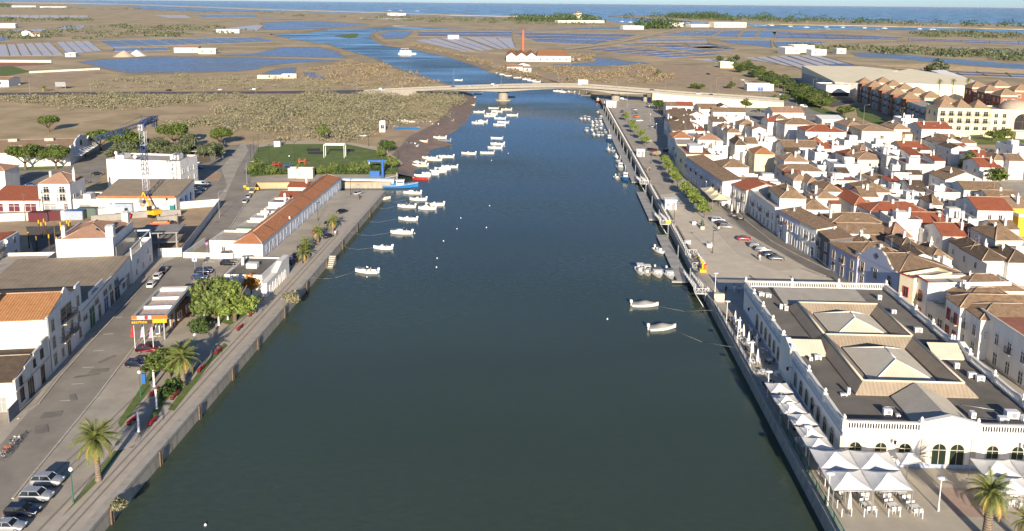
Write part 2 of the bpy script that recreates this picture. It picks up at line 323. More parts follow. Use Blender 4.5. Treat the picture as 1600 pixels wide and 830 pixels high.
# salt pans: quads cut into cells by earth dikes
def pans(corner, nu, nv, mm, gap=.05, jit=.0):
    A, B_, C, D = PX(corner, .1); b = MB(); k = MB()
    def at(s, t): return A.lerp(B_, s).lerp(D.lerp(C, s), t)
    su = (B_ - A).length / nu; sv = (D - A).length / nv
    gu, gv = min(.1, 1.1 / su), min(.1, 1.1 / sv)
    for i in range(nu):
        for j in range(nv):
            s0, s1, t0, t1 = (i + gu) / nu, (i + 1 - gu) / nu, (j + gv) / nv, (j + 1 - gv) / nv
            q = [at(s0, t0), at(s0, t1), at(s1, t1), at(s1, t0)]
            n = (q[1] - q[0]).cross(q[2] - q[0]); q = q if n.z > 0 else q[::-1]
            b.face(q)
    def ridge(p, q):
        d = (q - p); d.z = 0; d.normalize(); w = Vector((-d.y, d.x, 0)) * .6; z = Vector((0, 0, .45)); z0 = Vector((0, 0, -.06))
        k.face([p - w * 1.6 + z0, q - w * 1.6 + z0, q - w * .5 + z, p - w * .5 + z]); k.face([p - w * .5 + z, q - w * .5 + z, q + w * .5 + z, p + w * .5 + z]); k.face([p + w * .5 + z, q + w * .5 + z, q + w * 1.6 + z0, p + w * 1.6 + z0])
    for i in range(nu + 1): ridge(at(i / nu, 0), at(i / nu, 1))
    for j in range(nv + 1): ridge(at(0, j / nv), at(1, j / nv))
    tag(b.ob('salt_pan_water', mm), kind='structure'); tag(k.ob('pan_dike', m_dike), kind='structure')
for c, nu, nv, mm in [
    ([(-20, 71), (78, 66.5), (100, 86.5), (-20, 88.5)], 7, 1, m_pan3), ([(87, 66), (138, 63.5), (160, 80), (105, 85.5)], 4, 1, m_pan3),
    ([(152, 63.5), (400, 58), (436, 65.5), (176, 74)], 9, 1, m_pan), ([(178, 75.5), (262, 74), (266, 79.5), (176, 81)], 2, 1, m_pan),
    ([(326, 47), (400, 38.5), (412, 40), (402, 48)], 2, 1, m_pan3), ([(298, 23), (400, 22.8), (402, 27), (322, 27.5)], 5, 1, m_pan),
    ([(240, 24), (290, 24), (300, 28), (262, 27.5)], 2, 1, m_pan3), ([(100, 41), (134, 40), (128, 45), (85, 46)], 2, 1, m_pan3),
    ([(655, 49.5), (800, 49.5), (800, 58), (653, 57)], 5, 2, m_pan2), ([(647, 63), (683, 59.5), (746, 80.5), (720, 80)], 2, 1, m_pan3),
    ([(686, 59.5), (724, 59), (774, 77.5), (749, 80)], 2, 1, m_pan3), ([(728, 59), (800, 60), (806, 75), (778, 77)], 3, 1, m_pan3),
    ([(802, 50.5), (1000, 54), (928, 70), (842, 66)], 7, 3, m_pan2), ([(911, 78), (957, 73), (1136, 86.5), (1043, 90.5)], 2, 6, m_pan2),
    ([(958, 71), (997, 67), (1106, 67), (1154, 78)], 2, 3, m_pan2), ([(1000, 72), (1104, 68.5), (1150, 79), (1098, 82.5)], 2, 3, m_pan),
    ([(994, 64.3), (1012, 60), (1104, 61), (1106, 65.5)], 2, 2, m_pan), ([(1028, 57), (1073, 48.5), (1104, 47.5), (1066, 57)], 1, 2, m_pan), ([(1068, 57), (1106, 47.5), (1129, 47.5), (1109, 57.5)], 1, 2, m_pan),
    ([(1113, 57.5), (1133, 47.5), (1160, 47.5), (1150, 58.5)], 1, 1, m_pan), ([(1153, 59), (1164, 48), (1187, 47.5), (1177, 59)], 1, 1, m_pan), ([(1180, 59), (1190, 47.5), (1214, 48), (1210, 60)], 1, 1, m_pan),
    ([(1122, 62.5), (1204, 63), (1206, 75), (1140, 67.5)], 1, 1, m_pan), ([(1206, 49.5), (1415, 58.5), (1400, 63), (1216, 60.5)], 7, 2, m_pan2), ([(1208, 65), (1301, 64.5), (1290, 67), (1214, 75)], 2, 1, m_pan),
    ([(1420, 60), (1640, 66), (1640, 72), (1420, 64)], 5, 2, m_pan2),
    ([(1200, 89), (1229, 87.5), (1300, 110), (1253, 108.5)], 2, 1, m_pan3), ([(1232, 87.5), (1283, 87.5), (1370, 111.5), (1304, 111.5)], 3, 1, m_pan3), ([(1160, 91), (1198, 89), (1250, 107), (1200, 98)], 2, 1, m_pan3),
    ([(1071, 92.5), (1150, 91.5), (1152, 97.5), (1116, 97.5)], 2, 1, m_pan3), ([(1372, 102.8), (1448, 101), (1620, 110.5), (1620, 115)], 6, 1, m_pan2), ([(1395, 107), (1620, 116), (1620, 123), (1440, 116)], 5, 2, m_pan2), ([(0, 23.5), (138, 24.5), (138, 28.5), (0, 28)], 9, 2, m_pan3),
    ([(560, 28), (640, 29), (636, 30.6), (564, 29.8)], 3, 1, m_salt), ([(406, 29), (470, 30), (480, 32), (410, 31)], 3, 1, m_pan2), ([(20, 47), (70, 45), (80, 49), (10, 51)], 3, 1, m_pan3), ([(1480, 75), (1620, 80), (1620, 84), (1470, 78)], 4, 1, m_pan2)]:
    pans(c, nu, nv, mm)
def pond(px, mm=None, z=.12):
    c = sum((Vector((*p, 0)) for p in px), Vector()) / len(px)
    sheet('pond_shore', PX([(c.x + (p[0] - c.x) * 1.03 + (2 if p[0] > c.x else -2), c.y + (p[1] - c.y) * 1.06 + (.4 if p[1] > c.y else -.4)) for p in px], .08), .08, m_dike)
    return sheet('pond_water', PX(px, z), z, mm or m_pan)
pond([(124, 97), (160, 94), (243, 88.5), (330, 89.5), (400, 91), (470, 93), (540, 95.5), (470, 98), (430, 101), (408, 104), (400, 108), (370, 111), (290, 113), (202, 113.5), (170, 108), (150, 102)])
pond([(400, 83.5), (438, 75), (470, 73.6), (496, 74), (524, 81), (540, 90.5), (476, 88.8), (400, 87.6), (340, 86.5)])
pond([(410, 115), (433, 108), (461, 105.4), (459, 117), (430, 117.5)]); pond([(476, 113), (488, 113), (500, 119), (516, 125.5), (490, 123.5), (478, 119)])
pond([(410, 36), (476, 33.5), (540, 36), (577, 39), (501, 44.5), (440, 46.5), (413, 46.5)]); pond([(592, 52.5), (612, 50), (643, 49.4), (640, 54), (628, 60), (604, 60.5)])
pond([(1332, 82.5), (1380, 83), (1468, 91), (1600, 101), (1640, 106), (1600, 109), (1453, 96.5), (1400, 92), (1342, 89)]); pond([(924, 90.5), (952, 91.5), (977, 95.6), (1017, 98.7), (990, 100.5), (962, 102), (891, 102.3), (860, 101), (934, 97)])
pond([(202, 10.8), (300, 12.5), (400, 16.2), (400, 18.4), (300, 17.5), (230, 15.5)]); pond([(896, 109), (930, 107), (938, 110), (905, 112)]); pond([(1285, 101), (1320, 99), (1345, 103), (1330, 106)], m_pan2); pond([(1545, 66), (1640, 66), (1640, 71), (1580, 70)]); pond([(-20, 59), (8, 58), (16, 61), (0, 64), (-20, 64)])
over('green_islet', [(522, 56), (550, 52.4), (560, 52.6), (558, 57.5), (546, 60)], -1.8, m_lawn)
# fields and tracks by the road
over('sandy_lot', [(965, 117), (985, 106), (1040, 101), (1100, 103), (1120, 112), (1160, 128), (1150, 142), (1090, 139), (1030, 128)], .07, m_soil)
over('dirt_track', [(826, 115), (838, 110), (905, 131), (880, 131)], .09, m_soil); over('dirt_track', [(744, 84), (762, 82), (786, 97), (806, 99), (804, 101), (774, 99.5)], .09, m_soil)
over('salt_road', [(878, 76.5), (960, 66), (1055, 45.6), (1060, 46.2), (964, 67.6), (886, 78)], .75, m_sand)
over('sports_field', [(-20, 105), (20, 103.5), (48, 112), (10, 119), (-20, 119)], .08, m_lawn); over('running_track', [(-20, 96), (60, 95), (86, 100), (30, 103.5), (-20, 104)], .08, mat('track_red', (.36, .17, .12), .9, .1))
over('dirt_lot', [(30, 121), (70, 116), (160, 112), (110, 128), (60, 138), (40, 132)], .07, m_soil)
over('dirt_track', [(130, 190), (230, 180), (330, 171), (330, 172.6), (232, 182), (130, 192)], .07, m_soil)
# ================================================================ shared materials and building kit
WHITE = dirty('white_render', (.76, .74, .69), (.46, .42, .36), amount=.5)
WHITE2 = dirty('aged_white', (.70, .67, .60), (.36, .32, .27), amount=.7)
CREAM = dirty('cream_render', (.76, .65, .42), (.55, .46, .30), amount=.4)
PALEY = dirty('pale_yellow', (.78, .69, .48), (.58, .50, .35), amount=.35)
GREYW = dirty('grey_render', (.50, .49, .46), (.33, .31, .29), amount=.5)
BLUEW = dirty('blue_render', (.42, .43, .54), (.30, .30, .38), amount=.4)
TILEB = dirty('dark_tile_wall', (.13, .12, .12), (.22, .18, .15), amount=.5)
TERRA = dirty('terracotta_wall', (.30, .12, .065), (.22, .09, .055), amount=.4)
YELW = dirty('ochre_wall', (.72, .40, .05), (.55, .32, .08), amount=.3)
def tiles(name, c, c2, per=.24): return mat(name, c, .9, 0, 1.1, .02, 3, col2=c2, detail=9, stripes=(0, per, .05, .35))
T_BROWN = tiles('old_brown_tiles', (.235, .15, .09), (.44, .305, .19)); T_TAN = tiles('tan_tiles', (.34, .225, .14), (.50, .35, .23)); T_RED = tiles('red_tiles', (.36, .105, .055), (.47, .16, .085))
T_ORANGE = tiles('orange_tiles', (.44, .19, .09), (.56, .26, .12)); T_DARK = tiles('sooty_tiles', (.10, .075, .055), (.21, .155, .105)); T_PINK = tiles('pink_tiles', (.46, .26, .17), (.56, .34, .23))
T_NEAR = tiles('bright_tiles', (.47, .21, .085), (.62, .32, .14), .45)
FELT = mat('grey_felt', (.20, .182, .155), .9, .22, .22, .01, 6, detail=8, stripes=(1, 1.1, .006, .14)); FELT2 = mat('brown_sheet', (.30, .245, .18), .9, .15, .5, stripes=(0, .9, .012, .12)); SLABR = mat('roof_screed', (.42, .38, .33), .9, .2, .5); RTERR = mat('red_terrace', (.36, .15, .10), .9, .15, .6)
STONE = mat('stone_trim', (.58, .52, .42), .85, .12, .8); BLUEG = mat('blue_grey_trim', (.36, .42, .55), .8, .08, .8); WPAINT = mat('white_paint', (.82, .81, .78), .6, .05, 1.); REDP = mat('red_paint', (.45, .05, .04), .6, .1)
GLASS = mat('window_glass', (.03, .035, .04), .12, .3, .5, spec=.6); GLASSL = mat('curtained_glass', (.30, .30, .29), .2, .3, .9, spec=.5); DGREEN = mat('dark_green_paint', (.010, .022, .014), .5, .2); DKWOOD = mat('dark_wood', (.07, .045, .03), .6, .2); IRON = mat('black_iron', (.02, .02, .022), .5, .1); STEEL = mat('galvanised', (.42, .43, .44), .45, .1, metal=.6); GREYP = mat('grey_paint', (.28, .29, .30), .6, .1)
PLASTW = mat('white_plastic', (.78, .78, .77), .4, .03); RUBBER = mat('rubber', (.018, .018, .018), .7, .1); ORANGEP = mat('orange_paint', (.70, .14, .03), .5, .1); YELP = mat('yellow_paint', (.72, .42, .02), .5, .1); BLUEP = mat('blue_paint', (.03, .12, .38), .5, .1); CANVAS = mat('white_canvas', (.78, .76, .71), .8, .06, 1.); FAB = mat('fabric_cream', (.74, .63, .42), .85, .06, 1.); MARK = mat('road_paint', (.62, .60, .55), .8, .2, 1.)
REDF = mat('red_fabric', (.50, .03, .04), .7, .1); GREENP = mat('green_paint', (.03, .13, .08), .6, .1)
WIN = {}
def arch_pts(w, h, n=8):
    r = w / 2; return [(-r, 0), (r, 0)] + [(r * math.cos(math.pi * i / n), h - r + r * math.sin(math.pi * i / n)) for i in range(n + 1)]
def win_mesh(w, h, style, fm, gm):
    k = (w, h, style, fm.name, gm.name)
    if k in WIN: return WIN[k]
    t = .14 if style != 'door' else .1; fr = MB(); pn = MB()
    if style == 'arch':
        o = arch_pts(w + 2 * t, h + t); i_ = arch_pts(w, h)
        n = len(o)
        for a in range(1, n):
            c = (a + 1) % n; 
            if a == n - 1: c = 0
            fr.face([(o[a][0], -.1, o[a][1]), (o[c][0], -.1, o[c][1]), (i_[c][0], -.1, i_[c][1]), (i_[a][0], -.1, i_[a][1])][::-1])
            fr.face([(i_[a][0], -.1, i_[a][1]), (i_[c][0], -.1, i_[c][1]), (i_[c][0], .02, i_[c][1]), (i_[a][0], .02, i_[a][1])][::-1])
            fr.face([(o[a][0], -.1, o[a][1]), (o[c][0], -.1, o[c][1]), (o[c][0], .02, o[c][1]), (o[a][0], .02, o[a][1])])
        pn.face([(x, -.03, z) for x, z in i_])
        fr.bx(-.03, .03, -.06, -.031, 0, h - .02)
        fr.bx(-w / 2, w / 2, -.06, -.031, h - w / 2 - .04, h - w / 2 + .04)
    else:
        fr.bx(-w / 2 - t, -w / 2, -.09, .02, 0, h); fr.bx(w / 2, w / 2 + t, -.09, .02, 0, h); fr.bx(-w / 2 - t, w / 2 + t, -.09, .02, h, h + t)
        if style != 'door': fr.bx(-w / 2 - t - .06, w / 2 + t + .06, -.16, .02, -.1, -.002)
        fr.bx(-.035, .035, -.07, -.031, 0, h)
        if h > 1.3: fr.bx(-w / 2, w / 2, -.065, -.031, h * .68, h * .68 + .06)
        pn.bx(-w / 2, w / 2, -.03, .01, 0, h)
    WIN[k] = (fr.mesh('window', fm), pn.mesh('pane', gm)); return WIN[k]
FACE = {'f': 0., 'r': math.pi / 2, 'b': math.pi, 'l': -math.pi / 2}
def opening(parent, face, x, y, z, w=.95, h=1.35, style='rect', fm=None, gm=None, pane=True, name=None):
    fm = fm or WPAINT; gm = gm or GLASS; a, p = win_mesh(w, h, style, fm, gm)
    o = O(name or ('door' if style == 'door' or style == 'arch' and z < .3 else 'window'), a, parent, (x, y, z), FACE[face] if isinstance(face, str) else face)
    O('pane', p, o); return o
BALC = {}
def balcony(parent, face, x, y, z, w=1.6, d=.7):
    k = (w, d)
    if k not in BALC:
        b = MB(); b.bx(-w / 2, w / 2, -d, 0, -.14, 0); c = MB()
        for i in range(int(w / .16) + 1): c.bx(-w / 2 + i * .16, -w / 2 + i * .16 + .03, -d, -d + .03, 0, .95)
        for s in (-1, 1):
            for i in range(int(d / .2)): c.bx(s * (w / 2 - .02) - .015, s * (w / 2 - .02) + .015, -d + i * .2, -d + i * .2 + .03, 0, .95)
            c.bx(s * (w / 2 - .02) - .02, s * (w / 2 - .02) + .02, -d, 0, .95, 1.0)
        c.bx(-w / 2, w / 2, -d - .01, -d + .04, .95, 1.0)
        BALC[k] = (b.mesh('balcony', STONE), c.mesh('railing', IRON))
    o = O('balcony', BALC[k][0], parent, (x, y, z), FACE[face]); O('railing', BALC[k][1], o)
CH = {}
def chimney(parent, x, y, z, h=1.6, s=.55, kind=0):
    k = (h, s, kind)
    if k not in CH:
        b = MB(); b.bx(-s / 2, s / 2, -s / 2, s / 2, -.7, h); b.bx(-s / 2 - .07, s / 2 + .07, -s / 2 - .07, s / 2 + .07, h, h + .1)
        if kind == 1:
            b.lathe([(s * .42, h + .1), (s * .36, h + .5), (s * .18, h + .8), (.04, h + 1.1)], n=8)
        else:
            for sx in (-1, 1): b.bx(sx * s * .3 - .05, sx * s * .3 + .05, -s * .4, s * .4, h + .1, h + .35)
            b.bx(-s / 2, s / 2, -s / 2, s / 2, h + .35, h + .42)
        CH[k] = b.mesh('chimney', WHITE)
    return O('chimney', CH[k], parent, (x, y, z))
DISH = {}
def dish(parent, x, y, z, r=.5, a=0.):
    if r not in DISH:
        b = MB(); b.cyl(0, 0, -.6, .5, .04, n=6)
        n = 12; rings = [[Vector((k * r * math.cos(2 * math.pi * i / n), -.12 - .18 * r * (1 - k * k) * 1.6, .6 + k * r * math.sin(2 * math.pi * i / n))) for i in range(n)] for k in (.02, .5, 1)]
        b.loft(rings, caps=False); b.loft([[p + Vector((0, .03, 0)) for p in q] for q in rings[::-1]], caps=False); b.tube((0, -.15, .45), (0, -r * 1.0, .6), .02)
        DISH[r] = b.mesh('satellite_dish', PLASTW)
    return O('satellite_dish', DISH[r], parent, (x, y, z), a)
def roof_mesh(b, kind, w, d, z, rh, ov=.25, mi=0):
    x, y = w / 2 + ov, d / 2 + ov; t = .14; zz = z
    if kind == 'hip' or kind == 'pyr':
        if kind == 'pyr': r = 0; rx, ry = 0., 0.
        elif w >= d: rx, ry = max(0, x - y), 0.
        else: rx, ry = 0., max(0, y - x)
        A, B_, C, D = (-x, -y, zz), (x, -y, zz), (x, y, zz), (-x, y, zz); R1, R2 = (-rx, -ry, zz + rh), (rx, ry, zz + rh)
        if rx == 0 and ry == 0: fs = [(A, B_, R1), (B_, C, R1), (C, D, R1), (D, A, R1)]
        elif w >= d: fs = [(A, B_, R2, R1), (B_, C, R2), (C, D, R1, R2), (D, A, R1)]
        else: fs = [(A, B_, R1), (B_, C, R2, R1), (C, D, R2), (D, A, R1, R2)]
        hips = [(A, R1), (B_, R2 if w >= d else R1), (C, R2), (D, R1 if w >= d else R2), (R1, R2)]
    elif kind == 'gx':
        fs = [((-x, -y, zz), (x, -y, zz), (x, 0, zz + rh), (-x, 0, zz + rh)), ((x, y, zz), (-x, y, zz), (-x, 0, zz + rh), (x, 0, zz + rh))]; hips = [((-x, 0, zz + rh), (x, 0, zz + rh))]
    elif kind == 'gy':
        fs = [((x, -y, zz), (x, y, zz), (0, y, zz + rh), (0, -y, zz + rh)), ((-x, y, zz), (-x, -y, zz), (0, -y, zz + rh), (0, y, zz + rh))]; hips = [((0, -y, zz + rh), (0, y, zz + rh))]
    elif kind == 'mf':   # one slope falling to the front
        fs = [((-x, -y, zz), (x, -y, zz), (x, y, zz + rh), (-x, y, zz + rh))]; hips = []
    elif kind == 'ml':   # one slope falling to the left
        fs = [((-x, y, zz), (-x, -y, zz), (x, -y, zz + rh), (x, y, zz + rh))]; hips = []
    for f in fs:
        b.face(f, mi); b.face([(p[0], p[1], p[2] - t) for p in f][::-1], mi)
        for i in range(len(f)):
            p, q = f[i], f[(i + 1) % len(f)]; b.face([p, (p[0], p[1], p[2] - t), (q[0], q[1], q[2] - t), q], mi)
    return hips
def house(name, label, cat, loc, w, d, h, rz=0., roof='hip', rh=1.6, wall=None, rmat=None, wins=(), chims=(), band=None, group=None, par=.6, ov=.25, bx=(), dishes=(), fm=None, gm=None, terr=None, balc=()):
    "a building: local front faces -y, origin at the middle of its footprint"
    wall = wall or WHITE; rmat = rmat or T_BROWN
    t = T(name, label, cat, loc, rz, group); b = MB(); x, y = w / 2, d / 2
    if roof == 'flat':
        b.bx(-x, x, -y, y, 0, h)
        for q in ((-x, x, -y, -y + .22), (-x, x, y - .22, y), (-x, -x + .22, -y + .22, y - .22), (x - .22, x, -y + .22, y - .22)): b.bx(*q, h, h + par)
        b.ob('wall', wall, t)
        cube('roof', -x + .23, x - .23, -y + .23, y - .23, h + .004, h + .03, terr or SLABR, t)
    else:
        b.bx(-x, x, -y, y, 0, h)
        if roof == 'gx':
            for s in (-1, 1): b.face([(s * x, -y * s, h), (s * x, y * s, h), (s * x, 0, h + rh * .96)])
        if roof == 'gy':
            for s in (-1, 1): b.face([(x * s, s * y, h), (-x * s, s * y, h), (0, s * y, h + rh * .96)])
        if roof == 'mf': b.face([(x, -y, h), (x, y, h), (x, y, h + rh * .95)]); b.face([(-x, y, h), (-x, -y, h), (-x, y, h + rh * .95)]); b.face([(x, y, h), (-x, y, h), (-x, y, h + rh * .95), (x, y, h + rh * .95)])
        if roof == 'ml': b.face([(-x, -y, h), (x, -y, h), (x, -y, h + rh * .95)]); b.face([(x, y, h), (-x, y, h), (x, y, h + rh * .95)]); b.face([(x, -y, h), (x, y, h), (x, y, h + rh * .95), (x, -y, h + rh * .95)])
        b.ob('wall', wall, t); rb = MB(); hips = roof_mesh(rb, roof, w, d, h + .15, rh, ov); ro = rb.ob('roof', rmat, t)
        if hips:
            hb = MB()
            for p, q in hips: hb.tube(p, q, .11, n=5)
            hb.ob('ridge_tiles', MATS.get('ridge_mortar') or mat('ridge_mortar', (.44, .33, .24), .9, .2, 1.), ro)
    if band: cube('eaves_band', -x - .05, x + .05, -y - .05, y + .05, h - .25, h + .003, band, t)
    for wd in wins:        # (face, n, z, w, h, style[, span fraction, shift])
        f, n, z, ww, hh = wd[:5]; st = wd[5] if len(wd) > 5 else 'rect'; L_ = w if f in 'fb' else d; sp = wd[6] if len(wd) > 6 else 1.; sh = wd[7] if len(wd) > 7 else 0.
        for i in range(n):
            s = ((i + .5) / n - .5) * L_ * sp + sh
            p = {'f': (s, -y), 'b': (-s, y), 'l': (-x, -s), 'r': (x, s)}[f]
            opening(t, f, *p, z, ww, hh, st, fm, gm)
    for bd in balc:
        f, s, z, ww = bd; p = {'f': (s, -y), 'l': (-x, -s), 'r': (x, s)}[f]; balcony(t, f, *p, z, ww)
    for c in chims: chimney(t, *c)
    for k in bx: cube(k[6] if len(k) > 6 else 'roof_hut', *k[:6], WHITE, t)
    for k in dishes: dish(t, *k)
    return t
# ================================================================ PAVEMENTS, QUAYS
def rvpoly(pts): return [RV(*p) for p in pts]
sheet('left_town_paving', [RV(LQ + .02, 30), RV(LQ + .02, DOCK0 - .02), *PX([(392, 298), (396, 286), (400, 226), (372, 224), (352, 250), (330, 262), (300, 262), (280, 300), (140, 300), (0, 305), (-300, 330), (-700, 800)])], .02, m_pave)
sheet('right_town_paving', [RV(RQ - .02, 30), RV(RQ - .02, 290), RV(RQ - .9, GRV(935, 154)[1]), *PX([(1040, 152), (1170, 160), (1300, 190), (1400, 235), (1700, 240)]), Vector((260, 30, 0))], .02, m_pave)
def qwall(name, v, u0, u1, side):
    b = MB(); s = side
    A = [RV(v + s * .25, u0, -3), RV(v + s * .25, u1, -3), RV(v + s * .02, u1, -.35), RV(v + s * .02, u0, -.35)]; b.face(A if s > 0 else A[::-1])
    o = b.ob(name, m_wallw); o['kind'] = 'structure'
    c = MB(); k = 0; u = u0
    while u < u1:
        L_ = min(2.4, u1 - u); q = [RV(v + s * .12, u), RV(v + s * .12, u + L_ - .03), RV(v - s * 1.0, u + L_ - .03), RV(v - s * 1.0, u)]
        c.prism([(p.x, p.y) for p in q], -.36, .10 + .006 * random.random()); u += L_
    c.ob('coping_stones', m_conc, o)
qwall('quay_wall', LQ, 40, DOCK0, 1); qwall('quay_wall', RQ, 40, 520, -1)
b = MB(); 
for p, q in ((RV(LQ, DOCK0), G(392, 298)), (G(392, 285.4), RV(LQ - .6, DOCK1))):
    b.face([(p.x, p.y + (.15 if p.x > q.x else -.15), -3), (p.x, p.y, 0), (q.x, q.y, 0), (q.x, q.y, -3)])
tag(b.ob('dock_wall', m_wallw), kind='structure')
# left promenade: long paving bands parallel to the quay
m_slab = mat('promenade_slabs', (.47, .415, .34), .9, .12, .6, .008, 9, detail=8); m_band = mat('dark_band', (.27, .24, .20), .9, .15, .8)
sheet('promenade', rvpoly([(LQ - .95, 40), (LQ - .95, DOCK0 - .1), (LQ - 5.2, DOCK0 - .1), (LQ - 5.2, 40)]), .045, m_slab)
for v in (-2.1, -3.1, -5.3): sheet('paving_band', rvpoly([(LQ + v, 40), (LQ + v, 205), (LQ + v - .28, 205), (LQ + v - .28, 40)]), .062, m_band)
for v, a, b_ in ((-8.1, 40, 118), (-9.2, 40, 118), (-10.2, 40, 118)): sheet('paving_band', rvpoly([(LQ + v, a), (LQ + v, b_), (LQ + v - .22, b_), (LQ + v - .22, a)]), .062, m_band)
# streets
sheet('left_street', PX([(-70, 780), (20, 672), (55, 632), (91, 586), (140, 532), (181, 488), (250, 413), (283, 398), (345, 323), (372, 262), (388, 236), (384, 226), (402, 226), (400, 290), (395, 300), (360, 355), (318, 412), (300, 440), (262, 484), (217, 533), (150, 622), (20, 780), (-30, 850), (-90, 850)], .03), .03, m_asph)
sheet('right_street', PX([(1022, 158), (1030, 172), (1055, 220), (1080, 262), (1112, 310), (1150, 350), (1188, 385), (1230, 407), (1290, 432), (1350, 450), (1440, 500), (1500, 560), (1600, 660), (1700, 760), (1700, 600), (1600, 572), (1500, 500), (1400, 432), (1330, 425), (1280, 400), (1230, 372), (1200, 350), (1160, 312), (1120, 268), (1090, 222), (1064, 172), (1052, 158)], .03), .03, m_asphr)
sheet('right_street_far', PX([(1015, 152), (1028, 172), (1054, 220), (1064, 212), (1046, 172), (1040, 152)], .04), .04, m_asph2)
sheet('plaza', PX([(1062, 300), (1120, 356), (1190, 402), (1250, 420), (1330, 447), (1120, 452), (1052, 350), (1030, 305)], .05), .05, mat('plaza_slabs', (.60, .525, .41), .9, .12, .3, .006, 8, detail=8))
sheet('parking_strip', PX([(1096, 338), (1118, 336), (1260, 418), (1215, 424), (1150, 396)], .056), .056, mat('plaza_slabs2', (.53, .46, .36), .9, .12, .3, .006, 8, detail=8))
# ================================================================ MARKET HALL
mk = T('market_hall', 'white single-storey market hall with balustraded roof, arched doorways and two glazed pyramids', 'building', (55.6, 99.2, 0), -TH)
WX, LY, HW, HR = 13.25, 55., 4.1, 4.9
HATCH = mat('corrugated_brown', (.34, .275, .20), .75, .12, .5, stripes=(0, .55, .012, .16)); HCREAM = mat('corrugated_cream', (.68, .61, .47), .75, .08, .5, stripes=(0, .5, .006, .08)); HGREY = mat('corrugated_grey', (.46, .42, .35), .75, .1, .5, stripes=(0, .5, .008, .12))
MWH = dirty('market_white', (.82, .79, .72), (.60, .55, .46), amount=.3)
mw = MB().bx(-WX, WX, 0, LY, 0, HW).ob('wall', MWH, mk)
cube('cornice_band', -WX - .06, WX + .06, -.06, LY + .06, HW + .002, HR - .12, BLUEG, mk); cube('cornice', -WX - .22, WX + .22, -.22, LY + .22, HR - .118, HR, MWH, mk)
cube('plinth', -WX - .08, WX + .08, -.08, LY + .08, 0, .55, BLUEG, mk)
cube('flat_roof', -WX + .3, WX - .3, .3, LY - .3, HR + .002, HR + .06, FELT, mk)
for x in (-WX, -3.1, 3.1, WX): cube('pilaster', x - .32, x + .32, -.16, .0, .56, HW, STONE, mk)
# openings
for x in (-1.12, 1.12): opening(mk, 'f', x, 0, .02, 1.72, 3.35, 'arch', STONE, DGREEN)
for x in (-11.6, -8.4, -5.4, 5.5, 8.6, 11.5): opening(mk, 'f', x, 0, 1.0, 1.45, 2.3, 'arch', STONE, DGREEN)
for y in (41., 38.2, 35.4, 32.7, 30.1, 20.3, 17.5, 14.7, 12.1, 9.3, 6.5, 3.6): opening(mk, 'l', -WX, y, .9, 1.35, 2.3, 'arch', STONE, GLASS); opening(mk, 'r', WX, y, .9, 1.35, 2.3, 'arch', STONE, GLASS)
for y in (44.2, 26.2, 24.1): opening(mk, 'l', -WX, y, .02, 1.6, 3.3, 'arch', STONE, DGREEN); opening(mk, 'r', WX, y, .02, 1.6, 3.3, 'arch', STONE, DGREEN)
for x in (-11, -7, -3, 3, 7, 11): opening(mk, 'b', x, LY, .9, 1.35, 2.3, 'arch', STONE, GLASS)
# balustrade: piers with urn finials, rails, balusters
urn = MB().bx(-.3, .3, -.3, .3, 0, 1.28).lathe([(.18, 1.28), (.10, 1.4), (.24, 1.62), (.17, 1.85), (.05, 2.0), (0, 2.02)], n=8).mesh('pier', MWH)
bal = MB(); rail = MB()
def balus(x0, y0, x1, y1, piers):
    n = int(math.hypot(x1 - x0, y1 - y0) / .33); dx, dy = (x1 - x0) / n, (y1 - y0) / n; h = abs(x1 - x0) > abs(y1 - y0)
    for i in range(n): bal.bx(x0 + dx * (i + .5) - .055, x0 + dx * (i + .5) + .055, y0 + dy * (i + .5) - .055, y0 + dy * (i + .5) + .055, HR + .2, HR + 1.0)
    for z0, z1, w in ((HR + .001, HR + .2, .18), (HR + 1.0, HR + 1.2, .22)):
        rail.bx(min(x0, x1) - (0 if h else w), max(x0, x1) + (0 if h else w), min(y0, y1) - (w if h else 0), max(y0, y1) + (w if h else 0), z0, z1)
    for k in range(piers + 1):
        O('pier', urn, mk, (x0 + (x1 - x0) * k / piers, y0 + (y1 - y0) * k / piers, HR))
e = .12
balus(-WX + e, e, -3.5, e, 1); balus(3.5, e, WX - e, e, 1); balus(-WX + e, LY - e, WX - e, LY - e, 3)
for s in (-1, 1): balus(s * (WX - e), .3, s * (WX - e), 22.4, 3); balus(s * (WX - e), 28.2, s * (WX - e), LY - .4, 4)
ro = rail.ob('balustrade_rail', MWH, mk); bo = bal.ob('balusters', MWH, mk); bo['kind'] = 'stuff'
